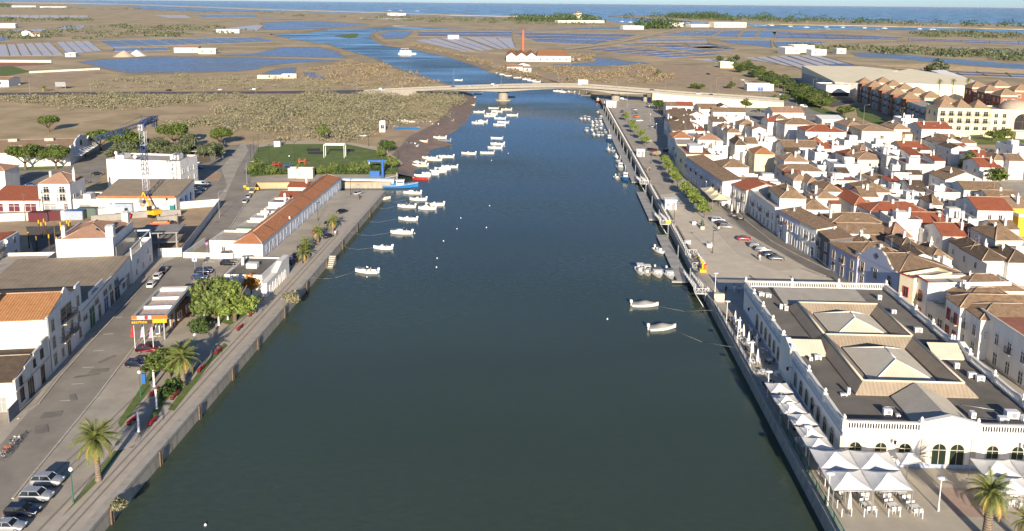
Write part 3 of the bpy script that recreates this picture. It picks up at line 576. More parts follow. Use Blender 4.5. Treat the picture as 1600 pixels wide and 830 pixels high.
# front pediment and the two side gables
b = MB(); b.vprism([(-3.55, HR), (3.55, HR), (3.55, HR + 1.2), (.0, HR + 2.05), (-3.55, HR + 1.2)], -.02, .4); b.ob('pediment', MWH, mk)
b = MB(); b.vprism([(-3.8, HR + 1.15), (-3.8, HR + 1.33), (0, HR + 2.28), (3.8, HR + 1.33), (3.8, HR + 1.15), (0, HR + 2.06)], -.2, .5); b.ob('pediment_moulding', MWH, mk)
for s in (-1, 1):
    b = MB(); b.vprism([(22.6, HR), (28., HR), (28., HR + 1.2), (25.3, HR + 1.95), (22.6, HR + 1.2)], s * (WX - .35), s * (WX + .45), axis='x'); b.bx(*sorted((s * WX, s * (WX + .44))), 22.6, 28., 0, HR - .001); b.ob('side_pediment', MWH, mk)
    for y in (22.7, 27.9): O('pier', urn, mk, (s * (WX + .1), y, HR))
    r = MB(); x0, x1 = sorted((s * 8.1, s * (WX - .4)))
    r.face([(x0, 22.6, HR + .25), (x1, 22.6, HR + .25), (x1, 25.7, HR + 1.55), (x0, 25.7, HR + 1.55)]); r.face([(x1, 28.8, HR + .25), (x0, 28.8, HR + .25), (x0, 25.7, HR + 1.55), (x1, 25.7, HR + 1.55)])
    r.face([(x0, 22.6, HR), (x1, 22.6, HR), (x1, 22.6, HR + .25), (x0, 22.6, HR + .25)]); r.ob('wing_roof', HCREAM, mk)
r = MB(); r.face([(-8.6, 44.8, HR + .35), (6.6, 44.8, HR + .35), (6.6, 52.4, HR + .8), (-8.6, 52.4, HR + .8)]); r.face([(-8.6, 44.8, HR), (6.6, 44.8, HR), (6.6, 44.8, HR + .35), (-8.6, 44.8, HR + .35)]); r.face([(-8.6, 52.4, HR), (-8.6, 44.8, HR), (-8.6, 44.8, HR + .35), (-8.6, 52.4, HR + .8)]); r.face([(6.6, 44.8, HR), (6.6, 52.4, HR), (6.6, 52.4, HR + .8), (6.6, 44.8, HR + .35)]); r.ob('back_roof', HGREY, mk)
zo, zr, zi = HR + .25, HR + 1.65, HR + .45
def ring(y0, y1, nm):
    O_, M_, I_ = (8.3, y0 - 1.4, y1 + 1.4), (6.9, y0, y1), (5.1, y0 + 1.7, y1 - 1.7)
    def loop(t, z): return [(-t[0], t[1], z), (t[0], t[1], z), (t[0], t[2], z), (-t[0], t[2], z)]
    A, B_, C = loop(O_, zo), loop(M_, zr), loop(I_, zi); D = loop(O_, HR); E_ = loop(I_, HR)
    for i in range(4):
        j = (i + 1) % 4
        if nm == 1 and i == 0: continue
        r = MB(); r.face([A[i], A[j], B_[j], B_[i]]); r.face([B_[i], B_[j], C[j], C[i]]); r.face([D[i], D[j], A[j], A[i]]); r.face([C[i], C[j], E_[j], E_[i]]); o = r.ob('gallery_roof', HATCH, mk)
        k = MB(); k.tube(B_[i], B_[j], .16, n=6); k.ob('ridge_cap', HCREAM, o)
ring(11.1, 27.8, 0); ring(27.8, 42.3, 1)
for y0, y1, n in ((13.2, 25.6, 0), (29.8, 40.4, 1)):
    r = MB(); x = 4.6; z0, z1 = HR + .4, HR + 2.3; ya, yb = y0 + 4.1, y1 - 4.1
    A, B_, C, D, P, Q = (-x, y0, z0), (x, y0, z0), (x, y1, z0), (-x, y1, z0), (0, ya, z1), (0, yb, z1)
    for f in ((A, B_, P), (B_, C, Q, P), (C, D, Q), (D, A, P, Q)): MB().face(f).ob('skylight_pane', HCREAM, mk)
    r.bx(-x - .1, x + .1, y0 - .1, y1 + .1, HR + .1, HR + .39)
    for p, q in ((A, P), (B_, P), (C, Q), (D, Q), (P, Q)): r.tube(p, q, .1, n=5)
    r.ob('skylight_frame', WPAINT, mk)
r = MB(); r.face([(-3.7, .5, HR + .3), (0, .5, HR + 1.75), (0, 10.6, HR + 1.75), (-3.7, 9.2, HR + .3)][::-1]); r.face([(-3.7, .5, HR), (-3.7, .5, HR + .3), (-3.7, 9.2, HR + .3), (-3.7, 9.2, HR)]); r.ob('front_wing_roof', HGREY, mk)  # left slope of the cream wing, its shade put into the grey sheet
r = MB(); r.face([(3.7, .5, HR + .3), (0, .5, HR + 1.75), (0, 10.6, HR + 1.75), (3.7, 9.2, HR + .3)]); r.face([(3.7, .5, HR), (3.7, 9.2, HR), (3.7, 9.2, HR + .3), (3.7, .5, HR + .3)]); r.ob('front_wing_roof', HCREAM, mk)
# rooftop machines
def aircon(x, y, w=1., d=.5, h=.75, rz=0., two=False):
    b = MB(); b.bx(-w / 2, w / 2, -d / 2, d / 2, .12, h); b.bx(-w / 2 + .05, -w / 2 + .15, -d / 2, d / 2, 0, .12); b.bx(w / 2 - .15, w / 2 - .05, -d / 2, d / 2, 0, .12)
    if two: b.bx(-w / 2, w / 2, d / 2 + .4, d * 1.5 + .4, .02, h * .8)
    o = b.ob('air_conditioner', PLASTW, mk, (x, y, HR + .06), rz)
    f = MB(); f.cyl(0, 0, -.02, .02, min(w, h) * .33, n=12); f.xf(Matrix.Translation((w * .1, -d / 2 - .01, h * .55)) @ Matrix.Rotation(math.pi / 2, 4, 'X')); f.ob('fan_grille', GREYP, o)
for a in ((-11.4, 49.5, .9, .5, .7, 0, True), (-10.3, 48.9, .9, .5, .7, 0, True), (-9.6, 43, .5, .5, .9), (-8.9, 42.2, .6, .4, .9), (-9.8, 21.5, 1, .6, .7), (-11., 21., .5, .4, .6), (-10., 9.5, .9, .5, .3), (-9.2, 9.9, .4, .4, 1.), (-6.1, 4.3, 1.1, .6, .8), (-5.0, 3.6, .5, .5, .4), (9.8, 49, .7, .5, .9), (9.6, 42, .8, .5, .7), (10.2, 33.5, 1.2, .6, .8), (9.9, 19.5, .7, .5, .9), (10.6, 16.4, 1.1, .6, .8), (11.3, 15.4, 1.1, .6, .8), (4.6, 3.8, .6, .8, 1.), (8.2, 3.2, 1.2, .8, .7), (9.8, 4.2, 1.6, .9, 1.1), (11.3, 3.4, 1.3, .9, .8), (12., 2.2, 1., .8, .6)): aircon(*a)
p = MB(); p.path([(5, 7.6, HR + .12), (9.2, 6.2, HR + .12), (9.6, 5, HR + .12)], .06); p.path([(-6, 6.4, HR + .12), (-4.2, 6.4, HR + .12), (-4.2, 5.6, HR + .12)], .05); p.path([(5, 3.6, HR + .2), (8, 3.4, HR + .2)], .07); p.ob('roof_pipe', STEEL, mk)
lamp_b = MB().path([(0, 0, 0), (0, -.55, .25), (0, -.8, .1)], .03, n=5).cyl(0, -.8, -.35, .1, .14, .2, n=6).mesh('wall_lantern', IRON)
for y in (47.5, 22, 9.6): O('wall_lantern', lamp_b, mk, (-WX - .05, y, 3.2), FACE['l'])
for x in (-8.4 + 1.4, 8.6 + .3): O('wall_lantern', lamp_b, mk, (x, -.05, 3.9))
# terrace paving round the hall, the darker carpet before the doors
sheet('terrace', rvpoly([(RQ + 1.02, 60), (RQ + 1.02, 155), (45, 158), (90, 156), (90, 60)]), .035, mat('terrace_slabs', (.45, .40, .32), .9, .12, .35, .006, 8, detail=8))
c = Vector((55.6, 99.2, 0)); Rm = Matrix.Rotation(-TH, 3, 'Z')
def MK(x, y, z=0.): return c + Rm @ Vector((x, y, z))
sheet('pink_paving', [MK(-3.6, -4.6), MK(2.4, -4.6), MK(2.4, -10.5), MK(-3.4, -10.5)], .05, mat('pink_slabs', (.40, .29, .23), .9, .1, .8))
# ================================================================ KIT: trees, cars, boats, people, lamps
ORD = 'first second third fourth fifth sixth seventh eighth ninth tenth eleventh twelfth thirteenth fourteenth fifteenth sixteenth seventeenth eighteenth nineteenth twentieth twenty-first twenty-second twenty-third twenty-fourth twenty-fifth twenty-sixth twenty-seventh twenty-eighth twenty-ninth thirtieth thirty-first thirty-second thirty-third thirty-fourth thirty-fifth thirty-sixth thirty-seventh thirty-eighth thirty-ninth fortieth forty-first forty-second'.split()
def leafmat(name, c, c2, isl=.45): return mat(name, c, .75, 0, .5, col2=c2, island=isl, spec=.25)
LF_PINE = leafmat('pine_needles', (.06, .09, .018), (.125, .165, .038)); LF_OLIVE = leafmat('olive_leaves', (.075, .095, .045), (.13, .15, .075)); LF_LIME = leafmat('bright_leaves', (.115, .165, .03), (.21, .265, .06)); LF_MID = leafmat('mid_leaves', (.075, .11, .028), (.16, .20, .055)); LF_DEEP = leafmat('deep_leaves', (.035, .065, .018), (.075, .115, .03))
LF_AUT = leafmat('autumn_leaves', (.30, .13, .02), (.42, .20, .03)); LF_SCRUB = leafmat('scrub_leaves', (.17, .165, .10), (.29, .265, .17), .16); LF_SALT = leafmat('saltmarsh', (.22, .165, .10), (.31, .25, .155), .3); LF_RED = leafmat('red_flowers', (.35, .03, .03), (.5, .06, .05))
BARK = mat('bark', (.15, .11, .08), .9, .3, 2., .03, 6); PBARK = mat('palm_bark', (.28, .22, .16), .9, .25, 3., .03, 8, stripes=(1, .3, .06, .4)); FROND = leafmat('palm_fronds', (.10, .13, .03), (.22, .24, .07), .35); FRONDY = leafmat('dry_fronds', (.42, .29, .07), (.5, .36, .1), .3)
def leaves(n, blobs, size, seed=0, hollow=.55):
    "n leaf-sprig faces through the volume of ellipsoid lobes (cx,cy,cz,rx,ry,rz)"
    r = np.random.default_rng(seed); B = np.array(blobs, float); wgt = B[:, 3] * B[:, 4] * B[:, 5]; k = r.choice(len(B), n, p=wgt / wgt.sum())
    d = r.normal(size=(n, 3)); d /= np.linalg.norm(d, axis=1)[:, None]; rad = (hollow + (1 - hollow) * r.random(n)) ** .7 * (1 + .12 * r.normal(size=n))
    c = B[k, :3] + d * B[k, 3:] * rad[:, None]
    a = d + .7 * r.normal(size=(n, 3)); a /= np.linalg.norm(a, axis=1)[:, None]; t = np.cross(a, r.normal(size=(n, 3))); t /= np.linalg.norm(t, axis=1)[:, None]; u = np.cross(a, t)
    s = size * (.6 + .8 * r.random(n))[:, None]; t = t * s; u = u * s * .62
    v = np.stack([c - t - u * .3, c + u, c + t * 1.1 + u * .2, c - u], 1).reshape(-1, 3); return v
def mesh_np(name, v, mats, quads=True):
    n = len(v) // 4; me = bpy.data.meshes.new(name); me.vertices.add(len(v)); me.vertices.foreach_set('co', v.astype(np.float32).ravel())
    me.loops.add(4 * n); me.loops.foreach_set('vertex_index', np.arange(4 * n, dtype=np.int32)); me.polygons.add(n)
    me.polygons.foreach_set('loop_start', np.arange(0, 4 * n, 4, dtype=np.int32)); me.polygons.foreach_set('loop_total', np.full(n, 4, np.int32))
    me.materials.append(mats); me.update(calc_edges=True); return me
TREES = {}
def tree_kind(kind, var):
    k = (kind, var)
    if k in TREES: return TREES[k]
    rr = random.Random(hash(kind) % 1000 + var * 17 if False else sum(map(ord, kind)) + var * 17); t = MB(); bl = []
    if kind == 'pine':      # umbrella pine: bare forked stem, flat wide crown
        h = 2.7; t.cyl(0, 0, 0, h * .55, .32, .24, 7)
        for i in range(6):
            a = i * 1.05 + rr.random() * .4; q = (2.3 * math.cos(a), 2.1 * math.sin(a), h + .6); t.tube((0, 0, h * .5), q, .17, .07)
        for i in range(15):
            a = rr.random() * 6.3; r_ = 2.9 * math.sqrt(rr.random()); bl.append((r_ * math.cos(a), r_ * math.sin(a), h + 1.5 - r_ * .3 + rr.random() * .9, 1.25, 1.25, 1.0))
        lv = leaves(3400, bl, .24, var, .5); lm = LF_PINE
    elif kind in ('round', 'lime', 'olive', 'deep', 'autumn'):
        h = 1.9; t.cyl(0, 0, 0, h, .16, .12, 6)
        for i in range(5):
            a = i * 1.3 + rr.random(); t.tube((0, 0, h * .85), (1.1 * math.cos(a), 1.1 * math.sin(a), h + 1.5), .08, .03)
        for i in range(11):
            a = rr.random() * 6.3; r_ = 1.35 * math.sqrt(rr.random()); bl.append((r_ * math.cos(a), r_ * math.sin(a), h + .5 + rr.random() * 2.2 * (1 - r_ / 2.2), .85 + .3 * rr.random(), .85 + .3 * rr.random(), .7))
        lv = leaves(1500 if kind != 'lime' else 1300, bl, .21, var + 5, .45); lm = {'round': LF_OLIVE, 'lime': LF_LIME, 'olive': LF_OLIVE, 'deep': LF_DEEP, 'autumn': LF_AUT}[kind]
    elif kind == 'big':     # broad leafy tree
        h = 2.4; t.cyl(0, 0, 0, h, .34, .26, 7)
        for i in range(7):
            a = i * .95 + rr.random(); t.tube((0, 0, h * .85), (2.2 * math.cos(a), 2.2 * math.sin(a), h + 2.4 + rr.random()), .15, .05)
        for i in range(20):
            a = rr.random() * 6.3; r_ = 2.6 * math.sqrt(rr.random()); bl.append((r_ * math.cos(a), r_ * math.sin(a), h + .8 + rr.random() * 3.6 * (1 - r_ / 3.6), 1.2, 1.2, 1.0))
        lv = leaves(4200, bl, .25, var + 9, .5); lm = LF_OLIVE if var % 2 == 0 else LF_LIME
    elif kind == 'bush':
        t.tube((0, 0, 0), (.2, .1, .7), .06); t.tube((0, 0, 0), (-.2, .1, .6), .05)
        for i in range(7):
            a = rr.random() * 6.3; r_ = .9 * math.sqrt(rr.random()); bl.append((r_ * math.cos(a), r_ * math.sin(a), .55 + rr.random() * .6, .65, .65, .55))
        lv = leaves(700, bl, .17, var + 3, .5); lm = LF_DEEP if var % 2 == 0 else LF_SCRUB
    TREES[k] = (t.mesh('trunk', BARK), mesh_np('crown', lv, lm)); return TREES[k]
def tree(kind, label, loc, s=1., var=0, group=None, name=None, rz=None, sz=None, leaf=None):
    a, b_ = tree_kind(kind, var); o = T(name or {'pine': 'pine_tree', 'bush': 'bush'}.get(kind, 'tree'), label, 'bush' if kind == 'bush' else 'tree', loc, random.random() * 6.28 if rz is None else rz, group); o.scale = (s, s, sz or s)
    O('trunk' if kind != 'bush' else 'stem', a, o)
    c = O('crown' if kind != 'bush' else 'foliage', b_, o)
    if kind in ('round', 'olive', 'big', 'deep'): c.location.z = -.9
    if leaf: c.material_slots[0].link = 'OBJECT'; c.material_slots[0].material = leaf
    return o
def frond_mesh(L, droop, m, seed):
    r = random.Random(seed); b = MB(); n = 13; pts = []
    for i in range(n + 1):
        s = i / n; pts.append(Vector((L * s * (1 - .18 * droop * s), 0, L * (.55 * s - (.35 + .75 * droop) * s * s))))
    for i in range(n):
        b.tube(pts[i], pts[i + 1], .05 * (1 - i / n) + .012, n=3)
    for i in range(1, n * 2):
        s = i / (n * 2); p = pts[int(s * n)].lerp(pts[min(n, int(s * n) + 1)], s * n - int(s * n)); d = (pts[min(n, int(s * n) + 1)] - pts[int(s * n)]).normalized()
        l = .75 * math.sin(math.pi * (.12 + .84 * s)) * L / 3.2
        for sd_ in (-1, 1):
            tip = p + d * l * .75 + Vector((0, sd_ * l * .8, -.1 - .25 * l + r.random() * .08)); w = d * .055 * L / 3
            b.face([p - w, p + w, tip])
    return b.mesh('frond', m)
FR = {}
def palm(label, loc, h=5., L=3.2, nf=38, fat=.38, name='palm_tree', group=None, dry=.12, seed=1):
    o = T(name, label, 'palm', loc, seed * 1.3, group); r = random.Random(seed)
    t = MB(); prof = [(fat * 1.35, 0), (fat * 1.05, .35), (fat * .9, h * .4), (fat, h * .8), (fat * 1.25, h * .95), (fat * .7, h + .1), (0, h + .3)]; t.lathe(prof, n=10); t.ob('trunk', PBARK, o)
    for i in range(nf):
        q = i / nf; el = R(82 - 105 * q ** 1.15) + R(r.uniform(-7, 7)); az = i * 2.39996 + r.uniform(-.2, .2); dr = .25 + .55 * q; m = FRONDY if q > 1 - dry else FROND
        k = (round(L, 1), round(dr * 4) / 4, i % 2, m.name)
        if k not in FR: FR[k] = frond_mesh(L, k[1], m, i)
        f = O('frond', FR[k], o, (0, 0, h)); f.rotation_euler = (0, -el + R(25), az); f.scale = (1 - .25 * r.random(),) * 3
    return o
def lettering(text, size, mm, parent, loc, rot):
    fc = bpy.data.curves.new('lettering', 'FONT'); fc.body = text; fc.size = size; fc.extrude = .02; fc.offset = .012; o = bpy.data.objects.new('tmp', fc); COL.objects.link(o)
    me = bpy.data.meshes.new_from_object(o.evaluated_get(bpy.context.evaluated_depsgraph_get())); bpy.data.objects.remove(o); me.materials.clear(); me.materials.append(mm)
    o = O('lettering', me, parent, loc); o.rotation_euler = rot; return o
# ---------------------------------------------------------------- cars
CAR = {}; PAINT = {}
def paint(nm, c, metal=.3): 
    if nm not in PAINT: PAINT[nm] = mat('paint_' + nm, c, .32, .04, 2., metal=metal, spec=.5, coat=.6)
    return PAINT[nm]
PC = {'white': (.72, .72, .70), 'silver': (.45, .46, .47), 'black': (.012, .013, .016), 'navy': (.015, .022, .045), 'grey': (.12, .125, .13), 'red': (.36, .015, .02), 'darkred': (.16, .012, .018), 'blue': (.04, .10, .26), 'green': (.03, .07, .05), 'beige': (.42, .37, .28), 'orange': (.55, .16, .03), 'yellow': (.7, .5, .03)}
SHAPE = {'hatch': dict(L=3.9, W=1.68, H=1.48, hood=.92, c0=-1.9, c1=.95, r0=-1.45, r1=.25), 'sedan': dict(L=4.4, W=1.72, H=1.43, hood=.93, c0=-1.55, c1=.95, r0=-.95, r1=.3), 'wagon': dict(L=4.5, W=1.74, H=1.5, hood=.93, c0=-2.15, c1=1.05, r0=-1.8, r1=.35), 'suv': dict(L=4.4, W=1.84, H=1.66, hood=1.05, c0=-2.1, c1=1.0, r0=-1.65, r1=.4), 'van': dict(L=4.9, W=1.9, H=2.0, hood=1.15, c0=-2.42, c1=1.75, r0=-2.3, r1=.95), 'pickup': dict(L=5.0, W=1.8, H=1.72, hood=1.05, c0=-.6, c1=1.15, r0=-.4, r1=.6)}
wheel_t = MB(); n_ = 14
wheel_t.loft([[Vector((r_ * math.cos(2 * math.pi * i / n_), y_, r_ * math.sin(2 * math.pi * i / n_))) for i in range(n_)] for y_, r_ in ((-.1, .2), (-.1, .29), (-.06, .32), (.06, .32), (.1, .29), (.1, .2))], caps=False)
wheel_t = wheel_t.mesh('wheel', RUBBER); RIM = mat('wheel_rim', (.5, .5, .5), .35, .05, metal=.8)
wheel_r = MB(); wheel_r.loft([[Vector((.205 * math.cos(2 * math.pi * i / 10), y_, .205 * math.sin(2 * math.pi * i / 10))) for i in range(10)] for y_ in (-.09, .09)]); wheel_r = wheel_r.mesh('rim', RIM)
HEADL = mat('headlight_glass', (.75, .76, .78), .15, .03, spec=.6); TAILL = mat('tail_light', (.35, .01, .01), .25, .05); CGLASS = mat('car_glass', (.012, .015, .018), .06, .1, spec=.7)
def car_proto(shape, col):
    k = (shape, col)
    if k in CAR: return CAR[k]
    s = SHAPE[shape]; L, W_, Hh, hd = s['L'], s['W'], s['H'], s['hood']; P = paint(col, PC[col], .0 if col in ('white', 'red', 'yellow', 'orange', 'beige') else .35)
    parts = []
    b = MB(); rings = []; bl = hd + .02
    st = [(-L / 2, .82, .45, bl - .2), (-L / 2 + .08, .93, .3, bl - .05), (-L / 2 + .5, 1., .22, bl), (s['r0'], 1., .22, bl + .02), (s['c1'], 1., .22, hd + .02), (L / 2 - .75, .99, .22, hd - .08), (L / 2 - .25, .93, .26, hd - .2), (L / 2, .78, .4, hd - .36)]
    if shape == 'pickup': st = [(-L / 2, .95, .4, .95), (-L / 2 + .1, 1, .3, 1.), (-.62, 1, .25, 1.), (-.6, 1, .22, hd), (s['c1'], 1, .22, hd), (L / 2 - .6, .98, .22, hd - .06), (L / 2 - .15, .93, .26, hd - .16), (L / 2, .85, .4, hd - .36)]
    for x, w, z0, z1 in st:
        h = W_ / 2 * w; rings.append([Vector(p) for p in ((x, -h * .86, z0), (x, -h, z0 + .16), (x, -h, (z0 + z1) / 2 + .1), (x, -h * .95, z1 - .06), (x, -h * .8, z1), (x, h * .8, z1), (x, h * .95, z1 - .06), (x, h, (z0 + z1) / 2 + .1), (x, h, z0 + .16), (x, h * .86, z0))])
    b.loft(rings); parts.append(('body', b.mesh('body', P), None))
    g = MB(); w0, w1 = W_ / 2 * .93, W_ / 2 * .74; zt = Hh - .05
    lo = [(s['c0'], -w0, bl - .03), (s['c1'], -w0, hd - .03), (s['c1'], w0, hd - .03), (s['c0'], w0, bl - .03)]; up = [(s['r0'], -w1, zt), (s['r1'], -w1, zt), (s['r1'], w1, zt), (s['r0'], w1, zt)]
    if shape == 'van': lo[0] = (-.1, -w0, bl); lo[3] = (-.1, w0, bl); up[0] = (-.1, -w1, zt); up[3] = (-.1, w1, zt)
    g.idx(lo + up, [(0, 1, 5, 4), (1, 2, 6, 5), (2, 3, 7, 6), (3, 0, 4, 7), (4, 5, 6, 7)]); parts.append(('windows', g.mesh('windows', CGLASS), None))
    r = MB(); e = .03
    r.idx([(up[0][0] - .02, -w1 - e, zt - .01), (up[1][0] + .06, -w1 - e, zt - .01), (up[1][0] + .06, w1 + e, zt - .01), (up[0][0] - .02, w1 + e, zt - .01), (up[0][0] + .06, -w1 * .86, Hh), (up[1][0] - .06, -w1 * .86, Hh), (up[1][0] - .06, w1 * .86, Hh), (up[0][0] + .06, w1 * .86, Hh)], [(0, 1, 5, 4), (1, 2, 6, 5), (2, 3, 7, 6), (3, 0, 4, 7), (4, 5, 6, 7), (3, 2, 1, 0)])
    for i in range(4): r.tube(lo[i], up[i], .055, n=4)
    mid = (lo[0][0] + lo[1][0]) / 2 - .15
    if shape not in ('van', 'pickup'):
        for y in (-1, 1): r.tube((mid, y * w0, bl), (mid - .05, y * w1, zt), .05, n=4)
    if shape == 'van': r.idx([(-L / 2 + .05, y * k_, z) for z, k_ in ((bl - .05, W_ / 2 * .97), (Hh, W_ / 2 * .84)) for y in (-1, 1)] + [(-.08, y * k_, z) for z, k_ in ((bl - .05, W_ / 2 * .97), (Hh, W_ / 2 * .84)) for y in (-1, 1)], [(0, 1, 3, 2), (4, 6, 7, 5), (0, 2, 6, 4), (1, 5, 7, 3), (2, 3, 7, 6)])
    parts.append(('roof', r.mesh('roof', P), None))
    if shape == 'pickup': parts.append(('load_bed', MB().bx(-L / 2 + .12, -.66, -W_ / 2 + .12, W_ / 2 - .12, .98, 1.004).mesh('load_bed', RUBBER), None))
    hl = MB().cb(0, 0, 0, .16, .36, .15).mesh('headlight', HEADL); tl = MB().cb(0, 0, 0, .1, .26, .2).mesh('tail_light', TAILL); bp = MB().bx(L / 2 - .2, L / 2 + .02, -W_ * .4, W_ * .4, .3, .48).mesh('bumper', RUBBER)
    for y in (-1, 1): parts += [('headlight', hl, (L / 2 - .14, y * W_ * .33, hd - .3)), ('tail_light', tl, (-L / 2 + .06, y * W_ * .38, bl - .2))]
    parts.append(('bumper', bp, None)); parts.append(('number_plate', MB().bx(-L / 2 - .03, -L / 2 + .1, -.26, .26, .55, .67).mesh('number_plate', PLASTW), None))
    CAR[k] = (parts, L, W_); return CAR[k]
def car(shape, col, label, loc, rz, group='parked cars', name='car'):
    parts, L, W_ = car_proto(shape, col); t = T(name, label, 'van' if shape == 'van' else ('pickup' if shape == 'pickup' else 'car'), loc, rz, group); t.scale = (.83,) * 3
    for n, me, p in parts: O(n, me, t, p or (0, 0, 0))
    wb = L * .3
    for x in (-wb, wb + .05):
        for y in (-1, 1):
            w = O('wheel', wheel_t, t, (x, y * (W_ / 2 - .1), .32)); O('rim', wheel_r, w)
    return t
# ---------------------------------------------------------------- boats
BOAT = {}; GELW = mat('gelcoat_white', (.78, .77, .74), .3, .05, 2., spec=.5); GELC = mat('gelcoat_cream', (.70, .66, .56), .35, .06, 2., spec=.5); DECK = mat('boat_deck', (.55, .52, .46), .6, .1, 3.); INNER = mat('boat_inside', (.40, .38, .35), .7, .15, 3.); HULLB = mat('hull_blue', (.02, .16, .42), .4, .08, 2.); HULLR = mat('hull_red', (.42, .03, .03), .4, .1, 2.); HULLG = mat('hull_grey', (.20, .21, .21), .5, .1, 2.); WINDSC = mat('windscreen', (.05, .07, .08), .08, .1, spec=.7); COVER = mat('boat_cover', (.32, .31, .28), .8, .1, 2.); TEAL = mat('antifoul', (.05, .09, .10), .6, .1); BCAN = mat('blue_canvas', (.06, .16, .30), .8, .1); YELB = mat('yellow_gear', (.7, .45, .03), .6, .1)
def hull_rings(L, B, fb, bow=.35):
    rings = []
    for i in range(11):
        t = i / 10; x = -L / 2 + L * t; bm = B / 2 * (1 - max(0, (t - .32) / .68) ** 1.9) * (.9 + .1 * min(1, t * 4)); bm = max(bm, .03); zg = fb + bow * max(0, t - .3) ** 1.6 * 1.4; kz = -.35 + .35 * max(0, t - .75) ** 1.5 * 6
        xs = x - (0 if t < .8 else 0)
        rings.append((xs, bm, zg, min(kz, zg - .15)))
    return rings
def boat_proto(kind, hull=None, L=5.4, B=2.0):
    k = (kind, hull and hull.name, L, B)
    if k in BOAT: return BOAT[k]
    hm = hull or GELW; fb = .5 if kind != 'fishing' else 1.0; rg = hull_rings(L, B, fb, .34 if kind != 'fishing' else .9); out = []
    b = MB(); b.loft([[Vector((x + (z - zg) * 1.1 * max(0, x / L + .02), y, z)) for y, z in ((-w, zg), (-w * .93, (zg + kz) * .45), (-w * .45, kz * .8), (0, kz), (w * .45, kz * .8), (w * .93, (zg + kz) * .45), (w, zg))] for x, w, zg, kz in rg], closed=False, caps=False)
    x, w, zg, kz = rg[0]; b.face([(x, -w, zg), (x, -w * .93, (zg + kz) * .45), (x, -w * .45, kz * .8), (x, 0, kz), (x, w * .45, kz * .8), (x, w * .93, (zg + kz) * .45), (x, w, zg)])
    dk = .45 if kind in ('cuddy', 'cruiser', 'covered') else (.82 if kind in ('open',) else .68)
    inner = [(x, max(w - .16, .0), zg, kz) for x, w, zg, kz in rg]
    for s in (-1, 1):      # gunwale
        for (x0, w0, z0, _), (x1, w1, z1, _) in zip(rg, rg[1:]):
            i0, i1 = max(w0 - .15, 0), max(w1 - .15, 0); f = [(x0, s * w0, z0), (x1, s * w1, z1), (x1, s * i1, z1 + .03), (x0, s * i0, z0 + .03)]; b.face(f if s < 0 else f[::-1])
            g = [(x0, s * i0, z0 + .03), (x1, s * i1, z1 + .03), (x1, s * i1, .12), (x0, s * i0, .12)]; b.face(g if s < 0 else g[::-1])
    out.append(('hull', b.mesh('hull', hm)))
    f = MB(); fd = MB()
    for (x0, w0, z0, _), (x1, w1, z1, _) in zip(rg, rg[1:]):
        i0, i1 = max(w0 - .14, 0), max(w1 - .14, 0); t = (x0 + L / 2) / L
        if t < dk - .01: f.face([(x0, -i0, .13), (x1, -i1, .13), (x1, i1, .13), (x0, i0, .13)])
        else: fd.face([(x0, -i0, z0 + .04), (x1, -i1, z1 + .04), (x1, 0, z1 + .12), (x0, 0, z0 + .12)]); fd.face([(x0, 0, z0 + .12), (x1, 0, z1 + .12), (x1, i1, z1 + .04), (x0, i0, z0 + .04)])
    xd = -L / 2 + L * (int(dk * 10 + .999) / 10); wd = [w for x, w, z, _ in rg if abs(x - xd) < .01] or [B / 2]
    fd.face([(xd, -wd[0] + .14, .12), (xd, -wd[0] + .14, fb + .1), (xd, 0, fb + .22), (xd, wd[0] - .14, fb + .1), (xd, wd[0] - .14, .12)])
    out.append(('cockpit_floor', f.mesh('cockpit_floor', INNER))); out.append(('foredeck', fd.mesh('foredeck', GELW if kind != 'fishing' else DECK)))
    def eng(h=1.15):
        e = MB(); e.cb(-L / 2 - .16, 0, h - .2, .5, .36, .46); e.cb(-L / 2 - .2, 0, h + .06, .4, .3, .08); e.bx(-L / 2 - .24, -L / 2 - .06, -.07, .07, -.5, h - .4); e.bx(-L / 2 - .1, -L / 2 + .06, -.16, .16, .45, .65); return e
    if kind in ('open', 'console', 'cuddy', 'ttop', 'cruiser', 'covered'): out.append(('outboard', eng().mesh('outboard', GELW if kind != 'open' else GREYP)))
    if kind == 'open':
        for x in (-L * .3, -L * .02, L * .2): out.append(('thwart', MB().bx(x - .15, x + .15, -B * .42, B * .42, .38, .45).mesh('thwart', DKWOOD)))
    if kind in ('console', 'ttop'):
        out.append(('console', MB().cb(.1, 0, .6, .55, .7, .95).cb(.32, 0, .5, .3, .5, .6).mesh('console', GELW))); out.append(('windscreen', MB().cb(.34, 0, 1.2, .06, .68, .34, ry=-.35).mesh('windscreen', WINDSC))); out.append(('seat', MB().cb(-.75, 0, .42, .5, .95, .5).cb(-.98, 0, .82, .1, .95, .35).mesh('seat', DECK)))
    if kind == 'ttop':
        p = MB()
        for x in (-.6, .7):
            for y in (-.55, .55): p.tube((x * .8, y, .2), (x, y * 1.1, 1.95), .03)
        out.append(('frame', p.mesh('frame', STEEL))); out.append(('canopy', MB().cb(.05, 0, 2.0, 1.9, 1.55, .07).mesh('canopy', CANVAS)))
    if kind in ('cuddy', 'cruiser'):
        a = L * (.02 if kind == 'cuddy' else -.08); c = MB(); e1 = L * .36; hh = .42 if kind == 'cuddy' else .75
        rr_ = [[Vector((x, y * w_, z)) for y, z in ((-1, fb), (-.9, fb + h_ * .8), (-.6, fb + h_), (.6, fb + h_), (.9, fb + h_ * .8), (1, fb))] for x, w_, h_ in ((a, B * .36, hh), (a + (e1 - a) * .5, B * .34, hh * .95), (e1, B * .14, hh * .3))]
        c.loft(rr_, closed=False, caps=True, smooth=False); out.append(('cabin', c.mesh('cabin', GELW))); ws = MB(); z0 = fb + hh
